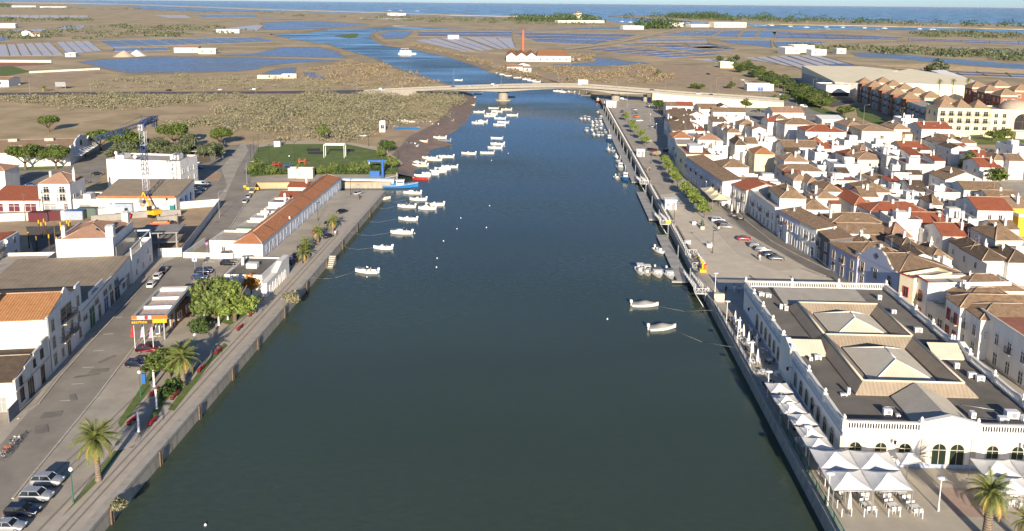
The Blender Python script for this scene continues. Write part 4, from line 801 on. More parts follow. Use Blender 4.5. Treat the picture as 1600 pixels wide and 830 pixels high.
        ws.idx([(a + .5, -B * .26, z0), (a + .5, B * .26, z0), (a + .1, B * .3, z0 + .42), (a + .1, -B * .3, z0 + .42), (a - .5, -B * .36, z0 - .02), (a - .45, -B * .34, z0 + .3), (a - .5, B * .36, z0 - .02), (a - .45, B * .34, z0 + .3)], [(0, 1, 2, 3), (4, 0, 3, 5), (1, 6, 7, 2)]); out.append(('windscreen', ws.mesh('windscreen', WINDSC)))
        for y in (-.45, .45): out.append(('seat', MB().cb(a - .7, y, .45, .45, .45, .55).cb(a - .95, y, .9, .1, .45, .45).mesh('seat', DECK)))
        out.append(('bench', MB().cb(-L * .42, 0, .42, .45, B * .7, .45).mesh('bench', GELC))); rl = MB()
        P_ = [(x_, s_ * max(w_ - .1, .02), z_ + .45) for s_ in (-1, 1) for x_, w_, z_, _ in (rg[6:] if s_ < 0 else rg[:5:-1])]
        rl.path(P_, .022, 4); [rl.tube(p, (p[0], p[1], p[2] - .45), .018, n=4) for p in P_[::2]]; out.append(('bow_rail', rl.mesh('bow_rail', STEEL)))
    if kind == 'covered':
        c = MB(); rr_ = []
        for x, w, z, _ in rg: q_ = (.12 + .5 * math.exp(-((x / L + .02) / .22) ** 2)) * min(1, w / .4); rr_.append([Vector((x, -w * 1.01, z + .02)), Vector((x, -w * .6, z + q_ * .75)), Vector((x, 0, z + q_)), Vector((x, w * .6, z + q_ * .75)), Vector((x, w * 1.01, z + .02))])
        c.loft(rr_, closed=False, caps=False); out.append(('cover', c.mesh('cover', COVER)))
    if kind == 'fishing':
        out.append(('wheelhouse', MB().bx(-L * .12, L * .1, -B * .26, B * .26, .13, 2.5).bx(-L * .14, L * .12, -B * .3, B * .3, 2.5, 2.6).mesh('wheelhouse', GELW)))
        out.append(('wheelhouse_window', MB().bx(L * .1, L * .1 + .03, -B * .22, B * .22, 1.7, 2.2).bx(-L * .1, L * .08, -B * .275, -B * .262, 1.7, 2.2).bx(-L * .1, L * .08, B * .262, B * .275, 1.7, 2.2).mesh('wheelhouse_window', WINDSC)))
        out.append(('mast', MB().tube((-L * .1, 0, 2.6), (-L * .1, 0, 5.), .06).tube((-L * .1, 0, 4.), (-L * .42, 0, 3.2), .04).mesh('mast', WPAINT))); out.append(('net_drum', MB().cb(-L * .33, 0, .6, .8, .9, .8).mesh('net_drum', YELB))); out.append(('rubbing_strake', MB().path([(x, -w - .02, z - .12) for x, w, z, _ in rg], .06, 4).path([(x, w + .02, z - .12) for x, w, z, _ in rg], .06, 4).mesh('rubbing_strake', WPAINT)))
    BOAT[k] = out; return out
def boat(kind, label, loc, rz, hull=None, L=5.4, B=2.0, group='moored boats', name=None, flag=None):
    t = T(name or ('fishing_boat' if kind == 'fishing' else 'motorboat' if kind != 'open' else 'rowing_skiff'), label, 'boat', loc, rz, group)
    for n, me in boat_proto(kind, hull, L, B): O(n, me, t)
    return t
def sailboat(label, loc, rz, L=9., group='boats at anchor far off'):
    k = ('sail', L)
    if k not in BOAT:
        rg = hull_rings(L, L * .3, .9, .4); b = MB()
        b.loft([[Vector((x, -w, zg)), Vector((x, -w * .7, kz * .3)), Vector((x, 0, kz)), Vector((x, w * .7, kz * .3)), Vector((x, w, zg))] for x, w, zg, kz in rg], caps=True)
        BOAT[k] = [('hull', b.mesh('hull', GELW)), ('cabin', MB().bx(-L * .1, L * .2, -L * .09, L * .09, .8, 1.4).mesh('cabin', GELC)), ('mast', MB().tube((L * .08, 0, .9), (L * .08, 0, L * 1.25), .12, .08).tube((L * .08, 0, 2.1), (-L * .36, 0, 2.0), .13).mesh('mast', WPAINT)), ('rigging', MB().tube((L * .5, 0, 1.2), (L * .08, 0, L * 1.24), .04).tube((-L * .5, 0, 1.), (L * .08, 0, L * 1.24), .04).mesh('rigging', STEEL))]
    t = T('sailing_yacht', label, 'yacht', loc, rz, group)
    for n, me in BOAT[k]: O(n, me, t)
    return t
# ---------------------------------------------------------------- people
PEOPLE = {}
def person_mesh(pose):
    if pose in PEOPLE: return PEOPLE[pose]
    J = {'pelvis': (0, 0, .95), 'waist': (0, 0, 1.1), 'chest': (0, .0, 1.33), 'neck': (0, 0, 1.5), 'head': (0, -.02, 1.62), 'crown': (0, -.01, 1.74), 'hl': (-.1, 0, .9), 'kl': (-.11, -.03, .5), 'al': (-.11, .02, .09), 'tl': (-.11, -.15, .03), 'hr': (.1, 0, .9), 'kr': (.11, -.03, .5), 'ar': (.11, .02, .09), 'tr': (.11, -.15, .03), 'sl': (-.19, 0, 1.42), 'el': (-.25, .03, 1.15), 'wl': (-.26, -.06, .9), 'fl': (-.26, -.09, .79), 'sr': (.19, 0, 1.42), 'er': (.25, .03, 1.15), 'wr': (.26, -.06, .9), 'fr': (.26, -.09, .79)}
    if pose == 'walk': J.update(kl=(-.11, -.18, .5), al=(-.11, -.22, .09), tl=(-.11, -.4, .06), kr=(.11, .08, .5), ar=(.11, .33, .14), tr=(.11, .2, .03), el=(-.25, .14, 1.17), wl=(-.26, .2, .93), fl=(-.26, .2, .83), er=(.25, -.08, 1.16), wr=(.25, -.24, .98), fr=(.25, -.3, .9))
    if pose == 'sit':
        for k in J: J[k] = (J[k][0], J[k][1], J[k][2] - .43)
        J.update(hl=(-.1, -.05, .48), kl=(-.13, -.46, .5), al=(-.13, -.44, .09), tl=(-.13, -.6, .03), hr=(.1, -.05, .48), kr=(.13, -.46, .5), ar=(.13, -.44, .09), tr=(.13, -.6, .03), el=(-.26, -.12, .72), wl=(-.2, -.35, .76), fl=(-.18, -.44, .78), er=(.26, -.12, .72), wr=(.2, -.35, .76), fr=(.18, -.44, .78))
    rad = dict(pelvis=.15, waist=.135, chest=.17, neck=.06, head=.1, crown=.075, h=.1, k=.065, a=.045, t=.04, s=.075, e=.048, w=.034, f=.036)
    E_ = [('pelvis', 'waist'), ('waist', 'chest'), ('chest', 'neck'), ('neck', 'head'), ('head', 'crown')]
    for s in 'lr': E_ += [('pelvis', 'h' + s), ('h' + s, 'k' + s), ('k' + s, 'a' + s), ('a' + s, 't' + s), ('chest', 's' + s), ('s' + s, 'e' + s), ('e' + s, 'w' + s), ('w' + s, 'f' + s)]
    ns = list(J); me = bpy.data.meshes.new('body'); me.from_pydata([J[n] for n in ns], [(ns.index(a), ns.index(c_)) for a, c_ in E_], [])
    o = bpy.data.objects.new('tmp', me); COL.objects.link(o); md = o.modifiers.new('skin', 'SKIN'); sk_ = me.skin_vertices[0].data
    for i, n in enumerate(ns): r_ = rad.get(n) or rad[n[0]]; sk_[i].radius = (r_, r_ * (.75 if n in ('chest', 'waist', 'pelvis') else 1)); sk_[i].use_root = n == 'pelvis'
    o.modifiers.new('sub', 'SUBSURF').levels = 1
    dg = bpy.context.evaluated_depsgraph_get(); ev = o.evaluated_get(dg); res = bpy.data.meshes.new_from_object(ev); bpy.data.objects.remove(o)
    co = np.array([v.co for v in res.vertices]); dz = -.43 if pose == 'sit' else 0
    PEOPLE[pose] = (res, dz); return PEOPLE[pose]
SKIN = mat('skin', (.48, .28, .19), .6, .05); HAIR = mat('hair_brown', (.04, .025, .015), .8, .2); CLOTH = {'white': mat('cloth_white', (.75, .74, .72), .9, .08), 'dark': mat('cloth_dark', (.02, .02, .025), .9, .2), 'blue': mat('cloth_blue', (.06, .12, .30), .9, .15), 'red': mat('cloth_red', (.45, .05, .05), .9, .15), 'grey': mat('cloth_grey', (.16, .16, .17), .9, .15), 'tan': mat('cloth_tan', (.42, .33, .22), .9, .15)}
PM = {}
def person(label, loc, rz, pose='stand', top='white', legs='dark', hair=True):
    k = (pose, top, legs)
    if k not in PM:
        src, dz = person_mesh(pose); me = src.copy(); me.name = 'person'; me.materials.clear()
        for m_ in (SKIN, CLOTH[top], CLOTH[legs]): me.materials.append(m_)
        for p in me.polygons:
            c_ = p.center; z = c_.z - dz; leg = (z < .98) if pose != 'sit' else (c_.z < .56); hand = abs(c_.x) > .2 and z < .98 and z > .6 and pose != 'sit'
            p.material_index = 0 if z > 1.49 or hand else (2 if leg else 1); p.use_smooth = True
        h = MB(); h.lathe([(.112, 1.62 + dz), (.118, 1.68 + dz), (.10, 1.77 + dz), (.05, 1.815 + dz), (0, 1.82 + dz)], n=10); h.v = [(x, y * 1.05 + .015, z) for x, y, z in h.v]
        PM[k] = (me, h.mesh('hair', HAIR))
    t = O('person', PM[k][0], None, loc, rz); t.scale = (.88,) * 3; tag(t, label, 'person', 'people on the quays'); O('hair', PM[k][1], t); return t
# ---------------------------------------------------------------- street furniture
FURN = {}
def lamp_post(label, loc, h=4., kind='disc', rz=0., group='street lamps', name='street_lamp', col=None):
    k = (h, kind, col.name if col else '')
    if k not in FURN:
        m_ = col or STEEL; p = MB().cyl(0, 0, 0, h, .075, .05, 8).cyl(0, 0, 0, .5, .11, .1, 8); q = MB()
        if kind == 'disc': q.lathe([(.05, h - .1), (.12, h), (.55, h + .12), (.5, h + .2), (0, h + .24)], n=12)
        elif kind == 'globe': q.lathe([(.06, h), (.2, h + .1), (.26, h + .27), (.2, h + .44), (.06, h + .52), (0, h + .53)], n=12)
        elif kind == 'arm': p.path([(0, 0, h), (0, -.8, h + .35), (0, -1.7, h + .4)], .045); q.cb(0, -2., h + .4, .3, .8, .14)
        elif kind == 'twin': p.path([(0, -1.4, h + .3), (0, 0, h), (0, 1.4, h + .3)], .045); q.cb(0, -1.6, h + .32, .28, .7, .12).cb(0, 1.6, h + .32, .28, .7, .12)
        elif kind == 'box': q.cb(.3, 0, h, .7, .25, .12)
        FURN[k] = (p.mesh('post', m_), q.mesh('lamp_head', WPAINT if kind in ('disc', 'globe') else m_))
    t = T(name, label, 'lamp', loc, rz, group); O('post', FURN[k][0], t); O('lamp_head', FURN[k][1], t); return t
# ================================================================ LEFT BANK
SA = R(8.3); FO = Vector((-70., 112., 0))
def FL(x, y, z=0.): return FO + Matrix.Rotation(SA, 3, 'Z') @ Vector((x, y, z))
def hb(pxl, pxr, py, z=0., py2=None):
    "front line of a building from two pixels at level z -> (mid, width, rotation, back normal)"
    P = G(pxl, py, z); Q = G(pxr, py2 if py2 is not None else py, z); rz = math.atan2(Q.y - P.y, Q.x - P.x); d = Vector((-math.sin(rz), math.cos(rz), 0)); m_ = (P + Q) / 2; m_.z = 0
    return m_, (Q - P).length, rz, d
def hpx(name, label, cat, pxl, pxr, py, d, h, z=None, py2=None, **k):
    m_, w, rz, dn = hb(pxl, pxr, py, h if z is None else z, py2); return house(name, label, cat, m_ + dn * d / 2, w, d, h, rz, **k)
# derelict warehouse at the corner
t = house('old_warehouse', 'derelict whitewashed warehouse with sooty tiled roof and stepped street gable', 'building', FL(-9.2, 6.1), 18, 12., 4.4, SA, 'gx', 1.5, WHITE2, T_DARK, wins=(), ov=.05)
b = MB(); b.vprism([(-6.02, 0), (6.02, 0), (6.02, 6.5), (3.6, 6.5), (3.6, 6.1), (.6, 5.9), (.6, 5.5), (-2.6, 5.3), (-2.6, 4.9), (-6.02, 4.7)], 8.85, 9.2, axis='x'); b.ob('street_front', WHITE2, t)
for y, z, w, h, s in ((-4.2, .9, .9, 1.7, 'rect'), (-1.2, .05, 1.6, 2.9, 'door'), (3.2, .05, 1.1, 2.8, 'door'), (-4.3, 3.3, .7, 1.1, 'rect'), (.6, 3.9, .5, 1., 'rect'), (3.4, 4.1, .8, 1.2, 'rect')): opening(t, 'r', 9.2, y, z, w, h, s, DKWOOD, GLASS)
b = MB(); b.bx(9.1, 9.32, -6., 6., 2.95, 3.1); b.ob('string_course', STONE, t)
opening(t, 'f', 7.2, -6., .05, 1.2, 2.2, 'door', STONE, GREYP); opening(t, 'f', 3.5, -6., 1., 1., 1.2, 'rect', STONE, GLASS)
b = MB(); b.bx(-.04, .04, -3.2, 0, 0, 2.0); [b.bx(-.07, .07, -3.2 + i * .8, -3.12 + i * .8, 0, 2.05) for i in range(5)]; tag(b.ob('sheet_fence', mat('grey_sheet', (.22, .24, .27), .6, .1, stripes=(0, .2, .02, .2)), None, FL(.2, -.1), SA), 'low grey sheet-metal fence in front of the derelict warehouse', 'fence')
# tall white house with orange roof
t = house('town_house', 'three-storey white house with orange hipped tile roof and curved parapet gable', 'house', FL(-11.1, 19.6), 22, 14.6, 9.0, SA, 'gx', 1.9, WHITE, T_NEAR, chims=((-9.4, -4.6, 10.3, 2.0, .8), (1.8, -4.9, 9.9, 2.4, .8)), ov=.12)
rf = [c for c in t.children if c.name.startswith('roof')][0]
b = MB(); b.vprism([(-7.35, 0), (7.35, 0), (7.35, 10.3), (5.2, 10.2), (5., 9.7), (2.2, 9.7), (2.1, 10.3), (1.4, 11.2), (.6, 11.55), (-.2, 11.2), (-.9, 10.3), (-1., 9.6), (-7.35, 9.35)], 10.9, 11.15, axis='x'); b.ob('street_front', WHITE, t)
for y in (-5.4, 5.6):
    for z in (.9, 3.7, 6.5): opening(t, 'r', 11.15, y, z, 1.05, 1.75, 'rect', STONE, GLASS)
for y in (-1.6, 2.2):
    opening(t, 'r', 11.15, y, 3.35, 1.1, 2.1, 'door', STONE, GLASS); balcony(t, 'r', 11.15, y, 3.3, 2.4, .8)
opening(t, 'r', 11.15, .3, 6.3, 4.6, 2.3, 'door', STONE, GLASS, name='loggia'); balcony(t, 'r', 11.15, .3, 6.25, 5.2, 1.0)
opening(t, 'r', 11.15, .4, .05, 1.3, 2.6, 'door', STONE, DKWOOD); opening(t, 'r', 11.15, -2.3, .9, .9, 1.3, 'rect', STONE, GLASS); cube('drain_pipe', 11.16, 11.28, -7.2, -7.08, 0, 9.3, GREYP, t)
t2 = MB(); hb_ = roof_mesh(t2, 'hip', 16, 6.4, 0, 1.7); o = t2.ob('front_roof', T_NEAR, t, (-5, -4.3, 9.15))
# long low workshop
t = house('workshop', 'long low white workshop with brown sheet roof beside the street', 'building', FL(-11.1, 41.5), 21.4, 29, 4.4, SA, 'mf', 1.5, WHITE, FELT2, ov=.1)
b = MB(); b.vprism([(-14.5, 0), (14.5, 0), (14.5, 5.6), (9, 5.7), (9, 5.4), (-2, 5.5), (-2, 6.6), (-9.4, 6.6), (-9.4, 5.5), (-14.5, 5.9)], 10.5, 10.75, axis='x'); b.ob('street_front', WHITE, t)
for y, z, w, h, s, g in ((-15.8, 2.6, 2.2, .7, 'rect', GLASS), (-11.6, .05, 3., 3.6, 'door', GREENP), (-6.6, .05, 1.4, 2.6, 'door', GLASS), (-8., 3.3, 2.2, .8, 'rect', GLASS), (-2, 3.3, 2.4, .9, 'rect', GLASS), (1.8, 3.3, 1.6, .9, 'rect', GLASS), (6.5, 3.3, 3, .9, 'rect', GLASS), (-1.8, .05, 2.6, 2.7, 'door', BLUEP), (2.4, .05, 2.2, 2.7, 'door', DKWOOD), (6.6, .05, 3.4, 2.8, 'door', GLASS), (12, 1., 2., 1.4, 'rect', GLASS), (15.6, .05, 2.4, 2.8, 'door', GREYP)): opening(t, 'r', 10.75, y * .78, z, w * .85, h, s, STONE, g)
b = MB(); b.bx(10.76, 10.79, -8.7, -4.9, 5.75, 5.95); b.bx(10.76, 10.79, -8.2, -5.8, 6.05, 6.25); b.ob('painted_lettering', mat('sign_blue', (.08, .13, .25), .6, .2), t)
b = MB(); b.bx(10.72, 11.7, 4, 9, 3.0, 3.12); b.ob('awning', GREYP, t)
chimney(t, -4, -11, 4.9, 2.3, .9)
# tall white gabled block with solar panels, terrace on the street side
t = house('white_block', 'tall blank white house with solar panels on its tiled hip roof', 'house', FL(-9.1, 63.6), 11., 14, 9.2, SA, 'hip', 2.2, WHITE, T_PINK, chims=((-4.4, -5.4, 9.6, 2.2, .7), (4.6, -5.3, 9., 2.6, 1.5), (4.2, 6.5, 9., 2.6, 1.3)), ov=-.2)
for q in ((-5.5, 5.5, -7, -6.78), (-5.5, -5.28, -6.779, 7), (5.28, 5.5, -6.779, 7)): cube('parapet', *q, 9.18, 9.75, WHITE, t)
pn = MB().cb(0, 0, 0, .95, 1.6, .06).mesh('solar_panel', mat('solar_cell', (.012, .016, .03), .15, .2, spec=.7))
for i in range(6):
    for j in range(2): o = O('solar_panel', pn, t, (1.8 + j * 1.6, -3.4 + i * 1.25, 10.75 - j * .55)); o.rotation_euler = (0, R(22), 0)
t = house('street_wing', 'white two-storey wing with glazed roof terrace facing the left street', 'house', FL(-1.75, 63.7), 3.4, 15, 4.8, SA, 'flat', 1, WHITE, wins=(('r', 3, 1., 1.2, 1.3), ('r', 2, 3.2, 1.2, 1.1)), par=.9)
b = MB(); [b.bx(*q) for q in ((1.45, 1.65, -7.4, 7.4, 7.2, 7.5), (1.45, 1.65, 7.1, 7.4, 5.7, 7.2), (1.45, 1.65, -7.4, -7.1, 5.7, 7.2), (1.45, 1.65, -.2, .1, 5.7, 7.2), (-1.6, 1.45, 7.1, 7.4, 7.2, 7.5))]; b.ob('terrace_frame', WHITE, t)
MB().bx(-1.4, -1.3, -7.2, 7.2, 5.3, 7.8).ob('terrace_glazing', GLASSL, t)
# house at the left edge
t = house('apartment_house', 'white three-storey house with balcony at the left picture edge', 'house', G(36, 362, 7) - Vector((7.5, 9.3, 0)) - Vector((0, 0, 7)), 15, 17, 7., R(6), 'hip', 1.6, WHITE, T_RED, wins=(('r', 4, 5., 1.1, 1.4), ('r', 4, 2., 1.1, 1.5)), ov=-.4, balc=(('r', -2, 4.9, 4.5),)); dish(t, 7.7, 2, 6, .5); dish(t, 7.7, -3, 3.2, .6)
t = house('low_annex', 'low white flat-roofed annex below the apartment house', 'house', G(0, 470) + Vector((-3, 8, 0)), 11, 20, 3.6, R(6), 'flat', 1, WHITE2, par=.7, wins=(('r', 4, 1.2, 1., 1.2),))
# ---------------------------------------------------------------- houses behind the building site
t = hpx('pitched_house', 'white three-storey house with hipped tile roof behind the site fence', 'house', 62.6, 112, 330, 9, 7.6, z=0, roof='pyr', rh=2.6, rmat=T_PINK, wins=(('f', 2, 3., 1.5, 1.8), ('f', 2, 5.3, 1.4, 1.7), ('r', 2, 3., 1., 1.3)), chims=((4, -1, 7.5, 3.2, .6, 1), (-3.4, 1, 8.4, 1.4)), balc=(('f', -2.2, 2.95, 2.2), ('f', 2.2, 2.95, 2.2), ('f', -2.2, 5.25, 2.2), ('f', 2.2, 5.25, 2.2)), ov=-.1); opening(t, 'f', -1.4, -4.5, .1, 3.2, 2.1, 'door', WPAINT, GLASSL, name='garage_door'); opening(t, 'f', 2.9, -4.5, .1, 1., 2.0, 'door', WPAINT, DKWOOD)
hpx('red_roof_house', 'low white house with red tiled roof and wine-red gates at left edge', 'house', -16, 62, 331, 9, 3.1, z=0, roof='mf', rh=2.2, rmat=T_RED, wins=(('f', 3, .1, 3., 2.2, 'door'),), gm=mat('wine_gate', (.11, .025, .03), .6, .1))
hpx('garage', 'small white flat garage at the left edge behind the red roof', 'house', -30, 10, 300, 8, 6.4, z=0, roof='hip', rh=1.6, rmat=T_PINK)
t = hpx('shed', 'long white shed with grey sheet roof and orange fascia behind the crane', 'building', 152, 276, 331, 15, 3.9, z=0, roof='mf', rh=2.1, rmat=FELT2, ov=.05); cube('fascia', -10.4, 10.6, -7.6, -7.42, 3.75, 4.5, mat('rust_orange', (.42, .15, .07), .8, .25), t); opening(t, 'f', -7, -7.5, 2., .7, .5, 'rect', WPAINT, GLASS)
for y in (-4, 0, 4): opening(t, 'r', 10.8, y, .8, 1.1, 2.0, 'rect', BLUEP, GLASS)
t = hpx('white_hall', 'big windowless white hall behind the grey-roofed shed', 'building', 166, 281, 251, 11, 9., py2=254.5, roof='flat', wins=(('r', 3, 2.5, 1.2, 1.2), ('r', 3, 5.5, 1.2, 1.2)), par=.5, bx=((-11, -8.2, -2, 2, 9, 10.2), (6.4, 9.2, -1, 2, 9, 10.6))); dish(t, -4, -3, 9.4, .6); dish(t, -9.5, -4, 10.6, .5)
hpx('white_garage', 'low cream wall-like garage between the pitched house and the shed', 'building', 115, 152, 331, 9, 3., z=0, roof='flat', wall=WHITE2, wins=(('f', 1, .1, 3, 2, 'door'),), fm=STONE, gm=GREYP, bx=((-1.5, .5, -2, 1, 3, 4.4),))
# ---------------------------------------------------------------- sawtooth hall and forecourt
P0, P1 = G(0, 262), G(108, 259); rz = math.atan2(P1.y - P0.y, P1.x - P0.x); c0 = P1 + Vector((-math.sin(rz), math.cos(rz), 0)) * 14 - Vector((math.cos(rz), math.sin(rz), 0)) * 27
t = house('covered_market', 'white hall with stepped sawtooth gable and shallow brown roofs', 'building', c0, 54, 28, 5., rz, 'gx', 2.4, WHITE, T_TAN, ov=.05)
b = MB(); b.vprism([(-14, 0), (14, 0), (14, 5.2), (12.2, 5.6), (12.2, 6.8), (10.4, 6.9), (8.8, 5.7), (7, 5.8), (7, 7.2), (4.6, 8.2), (2, 8.4), (0, 8.9), (-2, 8.4), (-4.6, 8.2), (-7, 7.2), (-7, 5.8), (-8.8, 5.7), (-10.4, 6.9), (-12.2, 6.8), (-12.2, 5.6), (-14, 5.2)], 27.01, 27.5, axis='x'); b.ob('gable_front', dirty('gable_shade_white', (.62, .63, .64), (.4, .4, .4), amount=.3), t)  # white gable with its bluish shade put into the wall colour
opening(t, 'r', 27.5, 0, 5.2, 2.2, 1.6, 'rect', IRON, GLASS); opening(t, 'r', 27.5, 4, .1, 3, 2.8, 'door', STONE, GLASS)
for y in (-8., 0, 8.): b = MB(); b.bx(27.5, 30.6, y - 3, y + 3, 3.0, 3.16); [b.tube((27.5, y + s * 2.5, 4.8), (30.4, y + s * 2.5, 3.16), .05) for s in (-1, 0, 1)]; b.ob('entrance_canopy', WPAINT, t)
for x in (-16, -6, 4, 16): cube('roof_vent', x, x + 3, -2.3, -1., 6.9, 8.2, SLABR, t); cube('roof_light', x + 2, x + 6, -7, -6.3, 6.2, 6.5, GLASSL, t)
sheet('park_road', PX([(105, 260), (150, 238), (170, 240), (170, 262), (150, 285), (60, 290), (0, 300), (0, 270)], .04), .04, m_asph); sheet('car_park', PX([(280, 320), (290, 262), (350, 228), (376, 226), (345, 262), (355, 290), (330, 322)], .04), .04, m_asph); sheet('traffic_island', PX([(296, 285), (300, 270), (335, 266), (348, 272), (342, 283)], .07), .07, m_soil); sheet('tree_bed', PX([(24, 262), (34, 258), (96, 258), (98, 263), (30, 267)], .06), .06, m_lawn); sheet('planted_strip', PX([(170, 262), (176, 236), (320, 228), (330, 252), (290, 262), (285, 250), (200, 250)], .05), .05, mat('litter_soil', (.20, .155, .10), .95, .25, .4))
# ---------------------------------------------------------------- long customs building with orange roof
cb_ = G(411, 404.6); m0, w0, rz0, dn0 = hb(365, 411, 404.6); rz0 = -TH; Lq = 73.5; wq_ = 6.7
dq = Vector((math.sin(TH), math.cos(TH), 0)); xq = Vector((math.cos(TH), -math.sin(TH), 0))
t = house('long_quay_house', 'long narrow white quay building with bright orange tiled roof', 'building', cb_ - xq * wq_ / 2 + dq * Lq / 2, wq_, Lq, 3.5, -TH, 'hip', 1.7, WHITE, tiles('new_orange_tiles', (.47, .19, .09), (.54, .235, .115)), ov=-.12)
for i in range(7):
    y0 = -Lq / 2 + 5.2 + i * 10.4
    for y, z, h, w, st in ((y0 - 2.4, 1.0, 1.45, .9, 'arch'), (y0, .05, 2.45, 1.05, 'arch'), (y0 + 2.6, 1.0, 1.45, .9, 'arch')): opening(t, 'r', wq_ / 2, y, z, w, h, st, BLUEG, GLASS)
    if i: cube('pilaster', wq_ / 2, wq_ / 2 + .1, y0 - 5.35, y0 - 5.05, 0, 3.4, BLUEG, t); b = MB(); b.bx(-.02, wq_ / 2, y0 - 5.3, y0 - 5.12, 0, .06); b.xf(Matrix.Translation((0, 0, 5.32)) @ Matrix.Rotation(R(27.), 4, 'Y')); b.ob('roof_seam', DKWOOD, t)
cube('plinth', -wq_ / 2 - .05, wq_ / 2 + .05, -Lq / 2 - .05, Lq / 2 + .05, 0, .35, BLUEG, t); cube('cornice', -wq_ / 2 - .14, wq_ / 2 + .14, -Lq / 2 - .14, Lq / 2 + .14, 3.3, 3.5, BLUEG, t); cube('ridge_trim', wq_ / 2 - .5, wq_ / 2 - .2, -Lq / 2 + 21.5, -Lq / 2 + 21.8, 3.6, 4.4, WPAINT, t)
b = MB(); b.bx(-.3, .9, -Lq / 2 - .03, -Lq / 2 - .001, 1.75, 1.95); b.bx(.1, 1.2, -Lq / 2 - .03, -Lq / 2 - .001, 1.35, 1.55); b.ob('painted_notice', GREYP, t)
for i, (y, w, d, h, r_, lab) in enumerate(((7, 6.5, 9, 2.9, 'flat', 'white yard annex with curved wall against the orange-roofed quay building'), (17, 4.2, 7, 3., 'flat', 'green-edged flat white annex behind the quay building'), (25, 4., 5, 3.1, 'flat', 'middle stepped white annex with tall chimney behind the quay building'), (31.5, 3.6, 4.6, 3.3, 'flat', 'white annex with terrace steps behind the quay building'), (41, 4.6, 5.2, 3.4, 'flat', 'grey-roofed cube annex behind the quay building'), (52, 5., 7, 2.9, 'gx', 'red-roofed white annex behind the quay building'), (62, 5.4, 7, 3.6, 'gx', 'farthest red-roofed annex by the dock'))):
    p = cb_ - xq * (wq_ + w / 2 + .05) + dq * y; o = house('annex', lab, 'annex', p, w, d, h, -TH, r_, 1., WHITE, T_RED, par=.5, terr=FELT if i == 4 else None, wins=(('l', 1, 1., .8, 1.), ('f', 1, 1., .7, .9)), chims=((w / 2 - .5, -1, h + .4, 1.9, .5),) if i in (2, 4, 6) else (), group='annexes of the quay building')
    if i == 1: cube('green_parapet', -w / 2 - .03, w / 2 + .03, -d / 2 - .03, -d / 2 + .3, h + .2, h + .62, GREENP, o)
    if i == 0: cube('yard_wall', -w / 2 - 5, w / 2, -d / 2 - 3, -d / 2 - 2.8, 0, 1.3, WHITE, o); cube('yard_wall', -w / 2 - 5, -w / 2 - 4.8, -d / 2 - 2.8, d / 2, 0, 1.3, WHITE, o)
# white kiosk building on the promenade
t = house('quay_cafe', 'white flat-roofed cafe with grey roof terrace beside the promenade', 'building', RV(LQ - 9.9, 164.7), 7.6, 12, 3.9, -TH, 'flat', 1, WHITE, terr=FELT, par=.35, bx=((-1.2, 1, -1, .6, 3.9, 4.9), (-2.9, -2.4, 1, 1.5, 3.9, 5.6))); 
b = MB(); b.vprism([(-6.9, 0), (7.6, 0), (7.6, 4.3), (3, 4.3), (-.5, 3.), (-6.9, 2.9)], 3.82, 5.0, axis='x'); b.ob('side_wing', WHITE, t)
for y in (-5, -3, -1.1, 1., 3, 4.6): opening(t, 'r', 5.0, y, .05, .9, 1.9, 'door', WPAINT, GLASS)
# ---------------------------------------------------------------- fuel station
fp = Vector((-62.2, 144.2, 0)); fa = R(6)
t = T('fuel_station', 'fuel station canopy with orange, white and yellow fascia over the pumps', 'fuel station', fp, fa); cw, cl = 2.9, 7.6
b = MB(); b.bx(-cw, cw, -cl, cl, 4.3, 4.45); [b.bx(*q, 4.45, 5.0) for q in ((-cw, -cw + .5, -cl, cl), (cw - .5, cw, -cl, cl), (-cw + .5, cw - .5, -cl, -cl + .35), (-cw + .5, cw - .5, cl - .35, cl))]; b.ob('canopy', mat('canopy_grey', (.42, .40, .36), .7, .1), t)
for i in range(3): cube('roof_panel', -cw + .55, cw - .55, -cl + .5 + i * 4.9, -cl + 5.1 + i * 4.9, 4.46, 4.5, mat('stained_roof', (.45, .33, .28), .8, 0, 1.5, col2=(.62, .55, .48)), t)
for i in range(1, 4): cube('roof_rib', -cw + .52, cw - .52, -cl + .3 + i * 4.6 - .2, -cl + .3 + i * 4.6 + .2, 4.5, 4.98, WPAINT, t)
cube('fascia', -cw - .05, cw + .05, -cl - .08, -cl - .001, 4.42, 5.04, ORANGEP, t); cube('white_fascia', -cw + .9, .3, -cl - .11, -cl - .082, 4.45, 5.0, PLASTW, t); cube('yellow_fascia', .5, cw - .1, -cl - .12, -cl + .5, 3.7, 4.38, YELP, t); MB().lathe([(0, -.02), (.34, -.02), (.34, .02), (0, .02)], n=14).xf(Matrix.Translation((-.5, -cl - .13, 4.74)) @ Matrix.Rotation(math.pi / 2, 4, 'X')).ob('round_emblem', REDF, t)
cube('sign_board', -cw - .2, .4, -cl - .13, -cl - .05, 3.62, 4.32, DKWOOD, t)
lettering('escrinto', .78, YELP, t, (-cw - .05, -cl - .16, 3.74), (math.pi / 2, 0, 0))
for x in (-1.6, 1.8):
    for y in (-6, 0, 6): cube('column', x - .13, x + .13, y - .13, y + .13, 0, 4.3, GREYP, t)
for y in (-3.4, 2.6): cube('pump', -.35, .35, y - .45, y + .45, .15, 1.75, PLASTW, t); cube('pump_island', -.7, .7, y - 1.2, y + 1.2, .0, .15, m_conc, t)
house('station_kiosk', 'brown kiosk with glazed front behind the fuel canopy', 'kiosk', FL(12.8, 34.5), 4.4, 7, 2.9, -TH, 'flat', 1, mat('kiosk_brown', (.20, .11, .07), .8, .15), terr=FELT, par=.3, wins=(('f', 1, .1, 2.4, 2., 'door'), ('r', 2, .9, 1.4, 1.2), ('l', 2, .9, 1.4, 1.2)))
